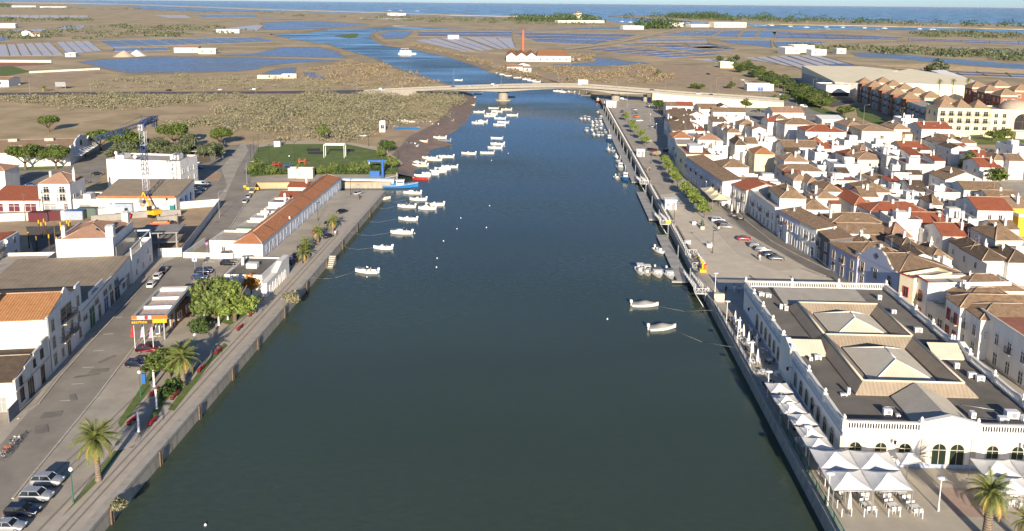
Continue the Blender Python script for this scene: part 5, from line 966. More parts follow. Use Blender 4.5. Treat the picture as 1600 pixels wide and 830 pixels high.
for i, (x, c_, w_) in enumerate(((-1.7, REDF, 'red and white flag'), (.0, mat('flag_lilac', (.45, .38, .55), .8, .1), 'lilac flag'), (1.5, mat('flag_pink', (.50, .30, .45), .8, .1), 'pink flag'))):
    p = fp + Matrix.Rotation(fa, 3, 'Z') @ Vector((x, -10.4 - i * .4, 0)); t = T('flagpole', f'{w_} hanging from a white pole before the fuel station', 'flagpole', p, 0, 'flagpoles before the fuel station'); MB().cyl(0, 0, 0, 4.4, .06, .04, 6).ob('pole', WPAINT, t)
    b = MB(); n = 7
    for k in range(n - 1): 
        f = lambda q: (.06 + .5 * (.55 + .12 * q), .08 * math.sin(q * 1.7), 4.3 - .3 * q)
        a, c2 = f(k), f(k + 1); b.face([(-.0, 0, a[2]), (-.0, 0, c2[2]), (-c2[0], c2[1], c2[2] - .1), (-a[0], a[1], a[2] - .1)])
    b.ob('flag', c_, t)
# ---------------------------------------------------------------- promenade garden
for i, poly in enumerate(([(115, 786), (96, 808), (150, 755), (186, 708), (196, 702), (180, 702), (150, 742)], [(225, 672), (240, 640), (262, 612), (258, 628), (246, 650)], [(262, 640), (283, 612), (302, 592), (318, 570), (350, 536), (356, 540), (330, 566), (306, 598), (272, 642)], [(188, 668), (210, 640), (236, 606), (232, 600), (205, 628), (184, 660)], [(318, 505), (332, 500), (360, 508), (380, 495), (398, 478), (386, 480), (350, 470), (330, 478), (300, 505)], [(206, 628), (240, 590), (262, 560), (256, 556), (232, 584)])):
    sheet('lawn', PX(poly, .09), .09, m_lawn)
BN = MB(); [BN.bx(-.95, .95, -.25 + i * .14, -.13 + i * .14, .42, .47) for i in range(4)]; [BN.cb(0, .36 + i * .03, .6 + i * .15, 1.9, .04, .12, rx=-.2) for i in range(3)]; BN = BN.mesh('slats', REDF); BL = MB().bx(-.05, .05, -.2, .3, 0, .42).mesh('leg', IRON)
for i, ((px, py), w_) in enumerate((((205, 661), 'across the path from the middle palm lawn'), ((237, 663), 'by the first white pillar'), ((272, 622), 'next to the shrubby palm bed'), ((313, 580), 'beside the second palm'), ((340, 552), 'at the top of the palm lawn'), ((374, 515), 'below the big leafy tree'), ((392, 493), 'near the cafe corner'), ((303, 493), 'by the fuel station kiosk'), ((276, 573), 'half hidden behind the second palm'), ((240, 616), 'in the shade of the garden shrubs'))):
    t = T('park_bench', 'red slatted park bench ' + w_, 'bench', G(px, py), R(-92) - TH, 'red benches along the promenade'); O('slats', BN, t); O('leg', BL, t, (-.7, 0, 0)); O('leg', BL, t, (.7, 0, 0))
for i, ((px, py), w_) in enumerate((((217, 675), 'lowest, beside the round paved spot'), ((245, 639), 'by the grass strip end'), ((241, 604), 'behind the flowering shrub'), ((264, 580), 'beside the palm crown'), ((289, 588), 'right behind the second palm trunk'), ((342, 508), 'in the lawn below the big tree'), ((356, 500), 'right of the red-flowered arbour'), ((320, 506), 'left of the red-flowered arbour'))):
    t = T('white_pillar', 'slim white pillar in the promenade garden, ' + w_, 'pillar', G(px, py), 0, 'white pillars of the promenade garden'); MB().cyl(0, 0, 0, 2.9, .15, .14, 10).ob('shaft', WPAINT, t); MB().cyl(0, 0, 2.9, 3.0, .2, .2, 10).cyl(0, 0, 0, .15, .24, .2, 10).ob('cap', WPAINT, t)
palm('tall date palm with full crown on the lower promenade lawn', G(154, 751), 5.3, 3.5, 46, .36, seed=3)
palm('broad-trunked date palm in the promenade garden', G(286, 604), 4.6, 3.6, 34, .46, seed=8)
for i, ((px, py), h) in enumerate((((520, 364), 3.2), ((497, 380), 2.8), ((479, 397), 2.4), ((474, 408), 2.))): palm(['dense palm nearest the dark cars on the quay', 'second palm of the quay row', 'third, smaller palm of the quay row', 'smallest palm of the quay row above the cafe'][i], G(px, py), h, 2.6, 30, .3, seed=20 + i, group='palms beside the quay building')
tree('big', 'large leafy olive-green tree beside the cafe', G(334, 500), 1.5, 0, sz=1.55, leaf=LF_MID); tree('big', 'bright green rounded tree by the promenade below the cafe', G(367, 502), 1.25, 1); tree('autumn', 'orange-leaved tree at the cafe corner', G(393, 462), .95, 0)
tree('pine', 'low spreading pine over the promenade garden', G(264, 590), 1.15, 0, sz=.72); tree('bush', 'dark shrub beside the tall white pillars', G(263, 622), 1.4, 0); tree('bush', 'clipped shrub in the palm bed', G(272, 610), 1.2, 2); tree('bush', 'pale sea shrub growing from the quay wall', G(457, 474), 1.5, 1); tree('bush', 'tiny shrub growing from the quay wall near the lowest palm', RV(LQ + .6, 88, -.8), .9, 1)
tree('bush', 'red-flowered arbour shrub in the garden', G(334, 486), 1.8, 0, leaf=LF_RED); tree('bush', 'dark red shrub behind the arbour', G(312, 520), 1.6, 2)
sheet('round_paving', [G(187, 690) + Vector((2.6 * math.cos(a), 2.6 * math.sin(a), 0)) for a in np.linspace(0, 6.1, 24)], .1, m_slab); sheet('garden_path', PX([(196, 700), (232, 650), (262, 606), (270, 608), (240, 655), (208, 700)], .07), .07, m_asph)
# lamps on the left bank
lamp_post('green lamp post with globe by the lowest lawn', G(115, 786), 4., 'globe', col=GREENP); lamp_post('green lamp post with globe beside the blue sign', G(220, 620), 3.6, 'globe', col=GREENP); lamp_post('grey lamp post below the garden tree', G(306, 560), 3.8, 'globe', col=GREENP)
for i, (px, py, h) in enumerate(((497, 345, 5.), (548, 305, 5), (473, 412, 4.2))): lamp_post(['dark lamp post between the palms and the dock', 'dark lamp post at the dock corner', 'dark lamp post at the lowest quay palm'][i], G(px, py), h, 'box', col=IRON)
for i, (px, py, w_) in enumerate(((343, 340, 'along the site fence road'), (386, 288, 'at the dock head'), (351, 226, 'at the end of the left street'), (305, 245, 'in the car park beside the pines'), (320, 465, 'beside the fuel canopy'))): lamp_post('grey street lamp with arm ' + w_, G(px, py), 7., 'arm', R(90))
b = MB().cb(0, 0, 1.7, .55, .3, 1.6); t = tag(b.ob('blue_sign_panel', BLUEP, None, G(226, 608)), 'small blue information panel on the promenade edge', 'sign')
def sign(label, loc, kind, h=2.6, rz=0.):
    t = T('traffic_sign', label, 'sign', loc, rz, 'traffic signs'); MB().cyl(0, 0, 0, h, .04, n=6).ob('post', STEEL, t)
    if kind == 'round': MB().lathe([(0, -.03), (.38, -.03), (.38, .03), (0, .03)], n=14).xf(Matrix.Translation((0, -.06, h)) @ Matrix.Rotation(math.pi / 2, 4, 'X')).ob('disc', mat('sign_pink', (.55, .22, .40), .5, .05), t)
    else: MB().bx(-.5, .5, -.09, -.03, h - .6, h + .4).ob('plate', PLASTW, t); MB().bx(-.2, .2, -.11, -.091, h - .3, h + .1).ob('symbol', BLUEP, t)
sign('round pink-backed no-parking sign on the left street', G(324, 398), 'round'); sign('square white parking sign by the left street', G(305, 425), 'sq', 3.)
t = T('hazard_board', 'black and yellow chevron board at the dock head', 'sign', G(387, 299)); cube('board', -.4, 3.4, -.05, .05, .5, 1.3, YELP, t); [cube('chevron', .55 + i * .7, .75 + i * .7, -.07, -.051, .55, 1.25, IRON, t) for i in range(4)]; MB().cyl(-.8, 0, 0, 1.2, .04, n=6).lathe([(0, 1.1), (.5, 1.1), (.5, 1.9), (0, 1.9)], x=-.8, n=10).ob('arrow_sign', YELP, t)
# bicycles and scooters at the left edge
bk = MB(); [bk.loft([[Vector((x + .32 * math.cos(2 * math.pi * i / 12), w, .34 + .32 * math.sin(2 * math.pi * i / 12))) for i in range(12)] for w in (-.03, .03)], caps=False) for x in (-.5, .5)]; bk = bk.mesh('wheels', RUBBER); bf = MB().path([(-.5, 0, .34), (0, 0, .32), (.38, 0, .85), (-.15, 0, .85), (0, 0, .32)], .025).path([(-.5, 0, .34), (-.15, 0, .85), (-.18, 0, .95)], .025).path([(.5, 0, .34), (.36, 0, 1.0)], .025).path([(.34, -.25, 1.02), (.36, 0, 1.0), (.34, .25, 1.02)], .025).cb(-.18, 0, .98, .25, .14, .05)
for i in range(7): t = T('bicycle', 'bicycle in the crowded rack at the left street edge', 'bicycle', G(2 + i * 4, 722 - i * 5) + Vector((-.2 * (i % 2), 0, 0)), R(20 + 14 * (i % 3)), 'bicycles at the left street edge'); O('wheels', bk, t); bf.ob('frame', [RIM, GREYP, IRON, ORANGEP, RIM, IRON, WPAINT][i % 7], t)
# cars on the left bank
for px, py, s, c_, rz, lab in ((75, 757, 'suv', 'silver', 0, 'white-silver SUV, uppermost of the four cars parked by the promenade'), (58, 781, 'suv', 'silver', 0, 'silver SUV with dark roof, second of the cars by the promenade'), (36, 804, 'wagon', 'navy', 0, 'dark estate car, third of the cars by the promenade'), (14, 828, 'sedan', 'silver', 0, 'silver car cut off at the bottom left corner'),
    (213, 573, 'hatch', 'navy', 0, 'dark blue hatchback parked alone beside the left street'), (231, 550, 'wagon', 'darkred', 5, 'dark red car parked under the flagpoles'), (237, 448, 'hatch', 'white', 98, 'white hatchback at the kerb by the workshop'), (247, 435, 'hatch', 'white', 98, 'white car ahead of the white hatchback'), (256, 425, 'sedan', 'black', 98, 'black car in the shade of the street wing'),
    (358, 415, 'suv', 'black', 2, 'black off-roader beside the cafe'), (357, 401, 'suv', 'grey', 2, 'grey off-roader below the quay building'), (318, 428, 'suv', 'navy', 6, 'dark van-like car behind the large leafy tree'), (312, 437, 'hatch', 'blue', 8, 'pale blue car beside the fuel canopy'), (390, 408, 'wagon', 'green', 4, 'dark green car before the quay building gable'), (383, 317, 'sedan', 'silver', 100, 'silver car, nearest of three in the dock yard'), (388, 309, 'hatch', 'silver', 100, 'middle silver car of three in the dock yard'), (394, 301, 'pickup', 'beige', 100, 'beige pickup by the chevron board'),
    (535, 333, 'sedan', 'black', 60, 'black car on the quay by the dock'), (560, 304, 'wagon', 'silver', 70, 'silver estate car at the dock corner'), (512, 372, 'hatch', 'navy', 55, 'dark car between the quay palms'), (496, 364, 'hatch', 'red', 75, 'red car behind the quay palms'), (516, 352, 'hatch', 'navy', 55, 'navy car behind the dense palm'), (483, 383, 'hatch', 'silver', 70, 'grey car half hidden by the quay palms'), (475, 390, 'suv', 'black', 65, 'black SUV by the quay building wall'), (465, 402, 'sedan', 'grey', 65, 'dark grey saloon next to the cafe roof'), (458, 412, 'hatch', 'black', 65, 'black hatchback behind the cafe'),
    (316, 291, 'van', 'white', 4, 'white van, farthest in the row by the shed'), (313, 298, 'sedan', 'silver', 4, 'silver car next to the white van by the shed'), (307, 303, 'hatch', 'white', 4, 'white car third in the row by the shed'), (295, 309, 'sedan', 'black', 4, 'black car nearest the shed wall'), (309, 264, 'sedan', 'blue', 0, 'blue car on the traffic island side'), (297, 258, 'hatch', 'white', 0, 'white car in the tree car park'), (305, 256, 'sedan', 'silver', 0, 'silver car in the tree car park'), (352, 230, 'hatch', 'black', 90, 'black car parked at the end of the left street'), (322, 232, 'sedan', 'grey', 5, 'grey car under the right-hand pine'), (152, 274, 'sedan', 'black', 25, 'black car passing behind the white hall'), (130, 287, 'wagon', 'grey', 30, 'grey car parked behind the pitched house'), (27, 280, 'hatch', 'silver', 20, 'silver car in the yard at the left edge'), (47, 292, 'sedan', 'blue', 10, 'blue car shaded by the pitched house'),
    (88, 147, 'hatch', 'navy', 175, 'dark car on the far road left of the billboard'), (263, 142.5, 'wagon', 'black', 175, 'black car driving along the far road'), (344, 141.5, 'hatch', 'white', 175, 'white car driving along the far road'), (395, 142, 'van', 'white', 175, 'white van driving along the far road'), (507, 144, 'hatch', 'black', 178, 'black car nearing the bridge'), (28, 133, 'sedan', 'silver', 20, 'silver car by the white barn at the left edge'), (567, 214, 'hatch', 'white', 0, 'white car on the sandy track behind the park')):
    car(s, c_, lab, G(px, py) + Vector((0, 0, .06)), R(rz), 'cars on the left bank')
# ================================================================ BUILDING SITE AND CRANE
sheet('site_ground', PX([(50, 412), (118, 404), (118, 380), (283, 396), (343, 322), (282, 326), (280, 333), (0, 346), (0, 400)], .05), .05, m_soil); sheet('excavation_slab', PX([(55, 400), (115, 396), (140, 352), (40, 354)], .08), .08, mat('pit_shade_concrete', (.13, .12, .11), .9, .2, .4))  # flat dark slab, the pit's shadow put into its concrete colour
panel = MB().bx(-1.2, 1.2, -.04, .04, 0, 2.1).mesh('fence_panel', mat('site_panel', (.62, .60, .54), .7, .12, 1.))
def fence(label, pts, h=1.):
    t = T('site_fence', label, 'fence', pts[0], 0, 'panel fences of the building site')
    for a, b in zip(pts, pts[1:]):
        n = max(1, round((b - a).length / 2.45)); rz = math.atan2(b.y - a.y, b.x - a.x)
        for i in range(n): o = O('fence_panel', panel, t, a.lerp(b, (i + .5) / n) - pts[0], rz); o.scale = ((b - a).length / n / 2.45, 1, h)
fence('light panel fence of the building site along the left street', PX([(285, 400), (344, 322)])); fence('panel fence across the site entrance by the white wing', PX([(247, 402), (285, 401)])); fence('far panel fence of the site beside the parked van', PX([(344, 322), (282, 327)])); fence('panel fence behind the workshop roof', PX([(48, 416), (117, 407)])); fence('long panel fence before the red-roofed houses', PX([(-10, 347), (62, 344), (128, 339), (195, 336)]))
pile = MB().cyl(0, 0, 0, 5.6, .16, n=6); pile = pile.mesh('shaft', DKWOOD); ptip = MB().cyl(0, 0, 5.6, 7.2, .165, n=6).mesh('yellow_top', YELP)
for i, (px, py) in enumerate(((62, 368), (66, 372), (70, 366), (73, 371), (96, 372), (97, 379), (106, 368), (109, 372), (111, 366), (58, 395), (78, 392), (90, 396), (46, 388), (104, 390))): t = T('steel_pile', 'dark upright pile with yellow top in the excavation', 'pile', G(px, py), 0, 'piles of the building site'); O('shaft', pile, t); O('yellow_top', ptip, t); t.scale = (1, 1, .55)
def deckframe(label, px, py, w, d, h, rz=0.):
    t = T('concrete_frame', label, 'building frame', G(px, py), rz, 'concrete frames of the building site')
    for z in (h * .5, h): cube('slab', -w / 2, w / 2, -d / 2, d / 2, z - .2, z, mat('raw_concrete', (.30, .285, .26), .9, .15, .5), t)
    for x in (-.45, 0, .45):
        for y in (-.45, .45): cube('column', x * w - .15, x * w + .15, y * d - .15, y * d + .15, 0, h - .2, MATS['raw_concrete'], t)
deckframe('raw concrete frame with dark openings behind the site entrance', 255, 385, 9, 8, 4.4, SA)
for a, b_, lab in (((143, 347), (195, 343), 'dark concrete retaining wall left of the excavator'), ((205, 341), (283, 337), 'dark concrete retaining wall right of the excavator'), ((246, 349), (278, 346), 'short concrete wall beside the orange skip')):
    A, B_ = G(*a), G(*b_); rz = math.atan2(B_.y - A.y, B_.x - A.x); L_ = (B_ - A).length; tag(MB().bx(0, L_, -.2, .2, 0, 1.6).bx(0, L_, -.3, .3, 1.6, 1.75).ob('retaining_wall', MATS['raw_concrete'], None, A, rz), lab, 'wall', 'retaining walls on the site')
for px, py, m_, lab in ((83, 344, 'wine', 'wine-red site container behind the yellow-topped piles'), (98, 343, 'white', 'white site container next to the wine-red one'), (118, 343, 'blue', 'grey-blue site container right of the white one'), (138, 339, 'green', 'dark green site container by the retaining wall'), (196, 331, 'blue', 'white and blue site cabin beside the crane'), (62, 346, 'wine', 'second wine-red container half behind the piles')):
    mm = {'wine': mat('wine_gate', (.18, .02, .03)), 'white': WPAINT, 'blue': mat('container_grey', (.33, .38, .45), .6, .1), 'green': mat('container_green', (.10, .14, .12), .6, .1)}[m_]; t = T('site_container', lab, 'container', G(px, py), R(4), 'containers on the building site'); b = MB().bx(-2.3, 2.3, -1.1, 1.1, .1, 2.5); [b.bx(-2.2 + i * .3, -2.08 + i * .3, -1.14, -1.101, .15, 2.45) for i in range(15)]; b.ob('shell', mm, t); cube('roof', -2.35, 2.35, -1.15, 1.15, 2.505, 2.6, mm if m_ != 'blue' else BLUEP, t); cube('door', 2.305, 2.36, -.9, .9, .2, 2.4, GREYP, t)
# tower crane
cp = G(231, 330); CB = mat('crane_blue', (.05, .09, .22), .5, .1, 1.); CW = mat('crane_white', (.62, .63, .66), .5, .1, 1.); hM = 23.5
t = T('tower_crane', 'blue tower crane with lattice jib over the building site', 'crane', cp)
def lattice(p, q, w, step, r, mb, up=None):
    p, q = Vector(p), Vector(q); d = (q - p); L_ = d.length; d.normalize(); a = d.cross(up or Vector((0, 1, 0))).normalized(); b = d.cross(a); n = max(1, round(L_ / step)); cs = [(a * i + b * j) * w / 2 for i, j in ((-1, -1), (1, -1), (1, 1), (-1, 1))]
    for c in cs: mb.tube(p + c, q + c, r * 1.5, n=4)
    for k in range(n):
        s0, s1 = p + d * L_ * k / n, p + d * L_ * (k + 1) / n
        for i in range(4): mb.tube(s0 + cs[i], s1 + cs[(i + 1) % 4], r, n=3); mb.tube(s0 + cs[i], s0 + cs[(i + 1) % 4], r, n=3)
for z0, z1, mm in ((.4, 6, CB), (6, 10.5, CW), (10.5, 18.6, CB), (18.6, 23.5, CW)): b = MB(); lattice((0, 0, z0), (0, 0, z1), 1.3, 1.4, .055, b); b.ob('mast_section', mm, t)
MB().bx(-2, 2, -2, 2, 0, .4).ob('base', m_conc, t)
def on_ray(px, py, Y):
    a = (px - CX) / F; b = -(py - CY) / F; d = vf + vr * a + vu * b; s = Y / d.y; return Vector((d.x * s, Y, H + d.z * s))
tip = G(146, 219, hM + 1) - cp; tail = G(244, 184, hM + 1) - cp; hub = Vector((0, 0, hM + .6))
b = MB(); lattice(hub + Vector((0, 0, .4)), tip, 1.0, 1.6, .04, b, Vector((0, 0, 1))); b.ob('jib', CB, t)
b = MB(); lattice(hub + Vector((0, 0, .4)), tail, 1.3, 1.2, .07, b, Vector((0, 0, 1))); b.tube((0, 0, hM), (0, 0, hM + 3.2), .12).tube((0, 0, hM + 3.2), tip * .5 + Vector((0, 0, hM * .5 + 1.6)), .05).tube((0, 0, hM + 3.2), tail, .05); b.ob('counter_jib', CB, t)
MB().cb(tail.x * .85, tail.y * .85, hM - .3, 1.5, 1.2, 2.0, 0, math.atan2(tail.y, tail.x)).ob('counterweight', GREYP, t); MB().cb(.2, -1.3, hM + .2, 1.2, 1.2, 1.6).ob('cab', CW, t); MB().cyl(0, 0, hM, hM + .5, .9, n=10).ob('slewing_ring', CB, t)
q = tip * .45 + Vector((0, 0, hM * .55)); MB().cb(q.x, q.y, hM + .1, 1.2, .8, .4).tube((q.x, q.y, hM), (q.x, q.y, hM - 5), .03).cb(q.x, q.y, hM - 5.2, .4, .3, .6).ob('trolley_hook', CB, t)
# excavator
e = T('excavator', 'yellow tracked excavator with raised arm beside the crane', 'excavator', G(240, 339), R(150)); MB().bx(-1.5, 1.5, -1.3, -.75, 0, .75).bx(-1.5, 1.5, .75, 1.3, 0, .75).ob('tracks', RUBBER, e); MB().bx(-1.9, 1.1, -1.2, 1.2, .9, 1.9).bx(-2.0, -1., -1.2, 1.2, 1.9, 2.2).ob('house', YELP, e); MB().bx(.1, 1.2, .25, 1.15, 1.9, 3.0).ob('cab', GLASS, e); MB().tube((1., -.2, 1.6), (3., -.2, 4.9), .26, .22, 6).tube((3., -.2, 4.9), (3.9, -.2, 6.4), .22, .18, 6).ob('boom', YELP, e); MB().tube((3.9, -.2, 6.4), (5.2, -.2, 4.2), .18, .14, 6).ob('stick', YELP, e); MB().cb(5.3, -.2, 3.7, .8, .9, .9, 0, 0, .5).ob('bucket', GREYP, e)
t = T('portable_toilet', 'turquoise portable toilet on the building site', 'toilet', G(270, 332)); cube('cabin', -.6, .6, -.6, .6, 0, 2.2, mat('turquoise', (.02, .28, .26), .5, .1), t); cube('roof', -.65, .65, -.65, .65, 2.202, 2.35, PLASTW, t); cube('door', -.45, .45, -.64, -.601, .1, 2., mat('turquoise_dark', (.02, .2, .19), .5, .1), t)
for px, py, lab in ((225, 330, 'brown concrete silo left of the crane foot'), (238, 330, 'brown concrete silo right of the crane foot')): t = T('silo', lab, 'silo', G(px, py), 0, 'silos'); MB().lathe([(.5, .9), (1.1, 1.8), (1.1, 3.2), (.9, 3.4), (0, 3.5)], n=10).ob('drum', mat('silo_tan', (.36, .27, .18), .7, .2), t); b = MB(); [b.tube((.9 * math.cos(a), .9 * math.sin(a), 0), (.9 * math.cos(a), .9 * math.sin(a), 1.8), .07) for a in (.8, 2.4, 3.9, 5.5)]; b.ob('leg_frame', STEEL, t)
for px, py, m_, lab in ((252, 354, ORANGEP, 'orange debris skip in the concrete frame'), (192, 342, REDF, 'red compressor on the building site'), (262, 331, STEEL, 'grey tripod drilling rig')):
    if 'rig' in lab: t = T('drilling_rig', lab, 'rig', G(px, py)); b = MB(); [b.tube((1.2 * math.cos(a), 1.2 * math.sin(a), 0), (0, 0, 4), .07) for a in (.5, 2.6, 4.7)]; b.ob('tripod', m_, t); MB().cb(0, 0, 3.6, .5, .5, .6).ob('winch', RUBBER, t)
    else: t = T('skip' if 'skip' in lab else 'compressor', lab, 'skip' if 'skip' in lab else 'machine', G(px, py), R(10)); MB().vprism([(-2, .3), (2, .3), (2.4, 1.3), (-2.4, 1.3)], -1, 1).ob('shell', m_, t); MB().bx(-1.8, 1.8, -.9, .9, 1.301, 1.5).ob('load', m_soil, t)
for px, py, lab in ((88, 395, 'tall wooden pole in the excavation'), (280, 380, 'tall wooden pole at the site entrance'), (40, 345, 'thin pole at the left end of the site fence'), (69, 342, 'second thin pole by the site fence')): t = T('utility_pole', lab, 'pole', G(px, py), 0, 'utility poles'); MB().cyl(0, 0, 0, 7.5, .14, .09, 7).ob('pole', BARK, t); MB().bx(-.6, .6, -.06, .06, 7., 7.14).ob('crossarm', BARK, t)
# ================================================================ ROAD BRIDGE
def BY(px): return 531 - (px - 590) * .0887
bp_ = [on_ray(px, py, BY(px)) for px, py in ((560, 144), (593, 141.5), (650, 139), (700, 137), (745, 135.4), (785, 134.2), (830, 133.4), (870, 133.1), (901, 133.4), (935, 135.4), (962, 137.6), (1020, 142), (1073, 146.5), (1130, 150), (1180, 153.5), (1225, 157))]
bp_ = [Vector((p.x, p.y, max(p.z, .9))) for p in bp_]; BW = 13.
br = T('road_bridge', 'long grey concrete road bridge on round piers across the river', 'bridge', bp_[5] - Vector((0, 0, bp_[5].z)))
og = br.location.copy()
BCON = dirty('bridge_concrete', (.33, .305, .26), (.2, .185, .16), amount=.6); nb = Vector((.09, 1, 0)).normalized()
deck = MB(); par = MB(); road = MB(); gird = MB()
for i, (a, c) in enumerate(zip(bp_, bp_[1:])):
    a, c = a - og, c - og; z = Vector((0, 0, 1)); A2, C2 = a + nb * BW, c + nb * BW; dn = [z * -.95] * 2
    def slab(mb, p0, p1, w0, w1, zt, zb, zb1=None):
        zb1 = zb if zb1 is None else zb1; v = [p0 + nb * w0 + z * zb, p1 + nb * w0 + z * zb1, p1 + nb * w1 + z * zb1, p0 + nb * w1 + z * zb, p0 + nb * w0 + z * zt, p1 + nb * w0 + z * zt, p1 + nb * w1 + z * zt, p0 + nb * w1 + z * zt]
        mb.idx(v, [(0, 3, 2, 1), (4, 5, 6, 7), (0, 1, 5, 4), (1, 2, 6, 5), (2, 3, 7, 6), (3, 0, 4, 7)])
    slab(deck, a, c, 0, BW, -.95, -1.45); slab(par, a, c, 0, .3, 0, -.949); slab(par, a, c, BW - .3, BW, 0, -.949); slab(road, a, c, 2, BW - 2, -.94, -.949 + .004)
    g0, g1 = [(.9 if 3 <= j <= 10 else .2) + 1.6 * max(0, 1 - abs(j - 5) / 1.6, 1 - abs(j - 10) / 1.6) for j in (i, i + 1)]
    if i < 11: slab(gird, a, c, 2.2, BW - 2.2, -1.451, -1.451 - g0, -1.451 - g1)
deck.ob('deck', BCON, br); par.ob('parapet', BCON, br); road.ob('carriageway', m_asph, br); gird.ob('girder', BCON, br)
for j, (px, py, r_) in enumerate(((785, 158, 3.1), (962, 159, 2.6), (661, 151, 1.3), (1008, 159, 1.2))):
    p = G(px, py, WZ if j == 0 else 0) - og + nb * (4 if j < 2 else 1); p.z = WZ if j == 0 else 0; k = min(range(len(bp_)), key=lambda q: abs(bp_[q].x - og.x - p.x)); top = bp_[k].z - 2.2
    b = MB().cyl(p.x, p.y, p.z - 1, top, r_, r_, 18); b.ob('pier', BCON, br)
    if j == 0: MB().cyl(p.x, p.y, p.z - 1, p.z + .7, r_ * 1.7, r_ * 1.6, 18).ob('pier_footing', m_wallw, br)
for i0, i1, nm, mm in ((11, 15, 'abutment_wall', PALEY), (0, 2, 'abutment_wall', BCON)):
    b = MB()
    for a, c in zip(bp_[i0:i1], bp_[i0 + 1:i1 + 1]):
        for w in (.1, BW - .1): q = [(a + nb * w - og), (c + nb * w - og)]; f = [Vector((q[0].x, q[0].y, -.2)), Vector((q[1].x, q[1].y, -.2)), q[1] + Vector((0, 0, -1.45)), q[0] + Vector((0, 0, -1.45))]; b.face(f)
    a = bp_[i0 if i0 else i1] - og; q = a + nb * BW; b.face([(a.x, a.y, -.2), (q.x, q.y, -.2), (q.x, q.y, q.z - 1.4), (a.x, a.y, a.z - 1.4)]); b.ob(nm, mm, br)
# shops under the viaduct
for px0, px1, mm, lab in ((1023, 1052, WPAINT, 'white shop front with signboard under the viaduct'), (1053, 1074, mat('wine_gate', (.18, .02, .03)), 'wine-red shop front under the viaduct')):
    P = G(px0, 163); Q = G(px1, 163); t = T('shop_front', lab, 'shop', P, math.atan2(Q.y - P.y, Q.x - P.x), 'shops under the viaduct'); L_ = (Q - P).length; cube('wall', 0, L_, 0, 6, 0, 5.2, mm, t); cube('signboard', .4, L_ - .4, -.12, -.003, 3.4, 4.8, PLASTW if mm is WPAINT else REDP, t); cube('door', L_ * .4, L_ * .6, -.06, -.003, 0, 2.4, GLASS, t); cube('display_window', .8, L_ * .36, -.06, -.003, .5, 2.5, GLASS, t); MB().cyl(0, 0, -.02, .02, .8, n=14).xf(Matrix.Translation((L_ * .5, -.14, 4.1)) @ Matrix.Rotation(math.pi / 2, 4, 'X')).ob('round_emblem', REDP if mm is WPAINT else PLASTW, t)
# far road on the left with lamps
sheet('far_road', PX([(-300, 152), (0, 148.5), (200, 147.2), (400, 146.2), (560, 146.5), (593, 143.4), (593, 140.2), (400, 142.8), (200, 143.6), (0, 145), (-300, 147)], .12), .12, m_asph2); sheet('road_verge', PX([(-300, 154.5), (0, 151), (200, 149), (560, 149), (593, 146), (400, 147), (200, 148), (0, 149.3), (-300, 153)], .1), .1, m_soil)
for i, px in enumerate((47, 142, 233, 318, 400, 478, 558, 633, 709, 783)): p = G(px, 147) if px < 590 else None; p = p or Vector(on_ray(px, 130, BY(px) + 12)).lerp(Vector((0, 0, 0)), 0); lamp_post(f'tall concrete lamp post beside the far road, {ORD[i]} from the left edge' if px < 590 else f'tall lamp post on the bridge, {["above its sandy approach", "above the mud bank", "above the river pier"][i-7]}', Vector((p.x, p.y, 0 if px < 590 else p.z - 1)), 10 if px < 590 else 8.5, 'twin', 0, 'lamps along the road', col=BCON)
for i, px in enumerate((872, 963, 1039, 1110, 1122)): p = on_ray(px, 135 + (px - 872) * .08, BY(px) + 12); lamp_post('tall lamp post on the viaduct, ' + ['over the mid-river span', 'above the right pier', 'above the shop fronts', 'before the parking sheds', 'close beside its twin over the cream wall'][i], Vector((p.x, p.y, p.z - 1)), 9, 'twin', 0, 'lamps along the road', col=BCON)
for i, (px, s, c_, dy) in enumerate(((705, 'sedan', 'grey', 8.5), (735, 'hatch', 'white', 4.2), (770, 'van', 'white', 8.6), (1018, 'suv', 'black', 4.2), (1095, 'sedan', 'silver', 8.6), (1112, 'hatch', 'navy', 4.2), (592, 'van', 'white', 8.4))):
    j = max(k for k in range(len(bp_) - 1) if bp_[k].x <= on_ray(px, 135, BY(px)).x); x_ = on_ray(px, 135, BY(px)).x; q = (x_ - bp_[j].x) / (bp_[j + 1].x - bp_[j].x); p = bp_[j].lerp(bp_[j + 1], q) + nb * dy - Vector((0, 0, .94)); car(s, c_, ['grey saloon crossing the bridge near the left bank', 'white hatchback on the bridge above the mud bank', 'white van on the bridge near the round pier', 'black SUV on the viaduct above the shops', 'silver saloon on the viaduct ramp', 'navy hatchback on the viaduct ramp', 'white van driving onto the bridge from the left'][i], p, R(-5 if dy > 6 else 175), 'traffic on the bridge')
p = on_ray(911, 131, BY(911) + 13); t = T('billboard', 'white road sign panel standing on the far side of the bridge', 'sign', p - Vector((0, 0, p.z - 0))); cube('panel', -3, 3, -.1, .1, p.z - .6, p.z + 2.4, PLASTW, t); [cube('post', x - .12, x + .12, -.08, .08, 3, p.z - .602, STEEL, t) for x in (-2.2, 2.2)]; [cube('printed_word', -2.2 + i * 1.5, -1.2 + i * 1.5, -.13, -.103, p.z + .5, p.z + 1.3, mat('print_grey', (.4, .4, .45)), t) for i in range(3)]
t = T('billboard', 'dark hoarding beside the far road at left', 'sign', G(95, 139)); cube('panel', -3.4, 3.4, -.1, .1, 1.5, 4.5, GREYP, t); [cube('post', x - .12, x + .12, -.08, .08, 0, 1.498, STEEL, t) for x in (-3., 3.)]
